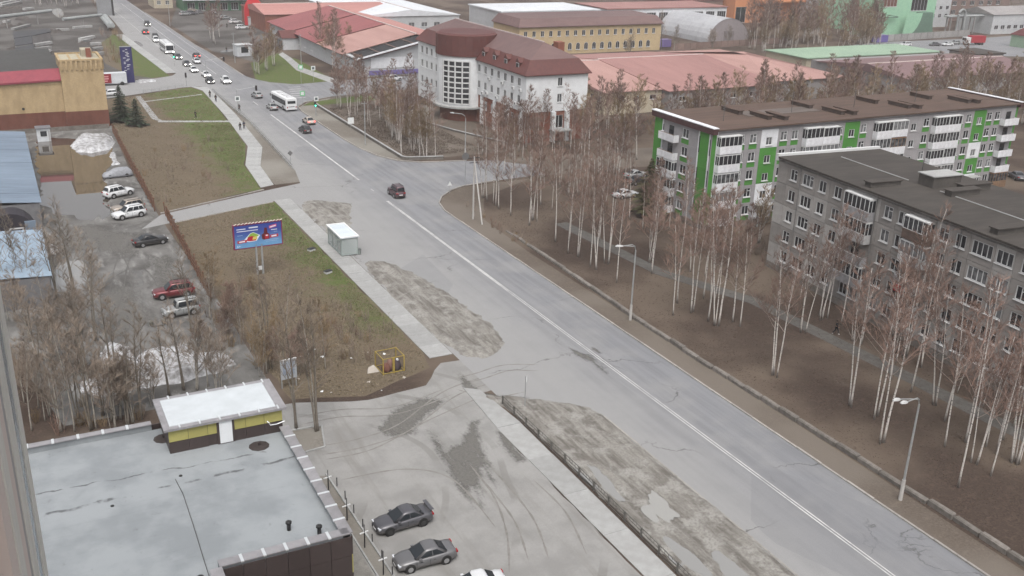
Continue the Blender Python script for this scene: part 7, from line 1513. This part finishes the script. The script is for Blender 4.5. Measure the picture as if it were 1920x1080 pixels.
# ================================================================ people
def person(label,x,y,heading,top,bot,step=.28,h=1.74,hair=(.03,.022,.018)):
    o=tag(link('person',None,None,(x,y,.09),heading-math.pi/2),label,'person'); s=h/1.74; o.scale=(s,s,s)     # local +Y = walking direction
    J=dict(pel=(0,0,.95),chest=(0,.03,1.25),neck=(0,.02,1.46),head=(0,.05,1.62),crown=(0,.04,1.72),ls=(-.17,.02,1.41),le=(-.24,-.1,1.14),lh=(-.22,.06,.92),rs=(.17,.02,1.41),re=(.24,.1,1.15),rh=(.2,.28,1.0),lh2=(-.21,.1,.83),rh2=(.19,.35,.94),
      lp=(-.09,0,.9),lk=(-.1,step*.75,.5),la=(-.1,step,.09),lt=(-.1,step+.17,.04),rp=(.09,0,.9),rk=(.1,-step*.2,.5),ra=(.1,-step*1.15,.15),rt=(.1,-step*1.0,.03))
    def skin(name,edges,rad,mat,parent):
        ids=[]; 
        for a,b in edges:
            for q in (a,b):
                if q not in ids: ids.append(q)
        me=bpy.data.meshes.new(name); me.from_pydata([J[i] for i in ids],[(ids.index(a),ids.index(b)) for a,b in edges],[]); ob=link(name,me,parent); ob.modifiers.new('Skin','SKIN')
        for i,v in enumerate(me.skin_vertices[0].data): r=rad.get(ids[i],.05); v.radius=(r,r*.8 if ids[i] in('chest','pel') else r); v.use_root=(i==0)
        sb=ob.modifiers.new('Sub','SUBSURF'); sb.levels=1; sb.render_levels=1; me.materials.append(mat); return ob
    E=[('pel','chest'),('chest','neck'),('neck','head'),('head','crown'),('chest','ls'),('ls','le'),('le','lh'),('lh','lh2'),('chest','rs'),('rs','re'),('re','rh'),('rh','rh2'),('pel','lp'),('lp','lk'),('lk','la'),('la','lt'),('pel','rp'),('rp','rk'),('rk','ra'),('ra','rt')]
    b=skin('body',E,dict(pel=.12,chest=.14,neck=.055,head=.1,crown=.075,ls=.06,rs=.06,le=.042,re=.042,lh=.032,rh=.032,lh2=.03,rh2=.03,lp=.085,rp=.085,lk=.06,rk=.06,la=.045,ra=.045,lt=.035,rt=.035),flat('skin_tone',(.36,.22,.16),.6),o)
    skin('jacket',E[:2]+E[4:7]+E[8:11],dict(pel=.165,chest=.175,neck=.075,ls=.085,rs=.085,le=.065,re=.065,lh=.055,rh=.055),top,o)
    skin('trousers',E[12:15]+E[16:19],dict(pel=.14,lp=.1,rp=.1,lk=.078,rk=.078,la=.066,ra=.066),bot,o)
    for k in ('l','r'): skin('shoe',[(k+'a',k+'t')],{k+'a':.058,k+'t':.05},flat('shoe',(.22,.22,.22),.7) if h<1.74 else flat('shoe_white',(.5,.5,.5),.7),o)
    m=MB(); m.lathe([(.02,.115),(.075,.095),(.105,.04),(.108,-.02),(.09,-.06)],10); hr=m.build('hair',flat('hair_dark',hair,.8),o,True,None,(0,.035,1.63)); return o
BLKC=flat('cloth_black',(.018,.018,.02),.9); NAVY=flat('cloth_navy',(.025,.03,.05),.9); GRC=flat('cloth_grey',(.07,.07,.075),.9); BRC=flat('cloth_brown',(.06,.045,.035),.9)
for (u,v,h,t,bt,l,hh) in ((394,184,-95,BLKC,BLKC,'person in black walking down the upper sidewalk near the crossing',1.75),(405,192,-95,BLKC,NAVY,'person in a black jacket walking behind the first by the guard rail',1.74),(451,246,85,BLKC,GRC,'person in a dark coat walking beside a companion on the sidewalk',1.75),(458,243,85,NAVY,BLKC,'person in a navy jacket walking beside a companion on the sidewalk',1.68),(367,223,10,BLKC,BLKC,'person in black crossing the lawn on the narrow footpath',1.75),(1566,628,-60,BLKC,BLKC,'person in black with pale shoes striding past the grey block',1.76),(426,53,180,BLKC,BLKC,'person standing alone in the market car park',1.72),(425,99,-90,BLKC,NAVY,'person waiting by the puddle near the white kiosk',1.73),(449,210,-90,BLKC,BLKC,'person waiting at the mast-arm traffic light',1.74)):
    x,y,_=G(u,v); person(l,x,y,R(h),t,bt,h=hh)

# ================================================================ evening haze (HAZE)
hb=MB(); hb.box(-1600,-500,-4,3600,3600,49); hz=hb.build('haze',None,kind='stuff'); hz.data.materials.clear()
hm=bpy.data.materials.new('haze'); hm.use_nodes=True; hm.node_tree.nodes.clear(); ho=hm.node_tree.nodes.new('ShaderNodeOutputMaterial'); hv=hm.node_tree.nodes.new('ShaderNodeVolumePrincipled')
hv.inputs['Density'].default_value=.00027; hv.inputs['Color'].default_value=(.95,.90,.90,1); hm.node_tree.links.new(hv.outputs[0],ho.inputs['Volume']); hz.data.materials.append(hm)
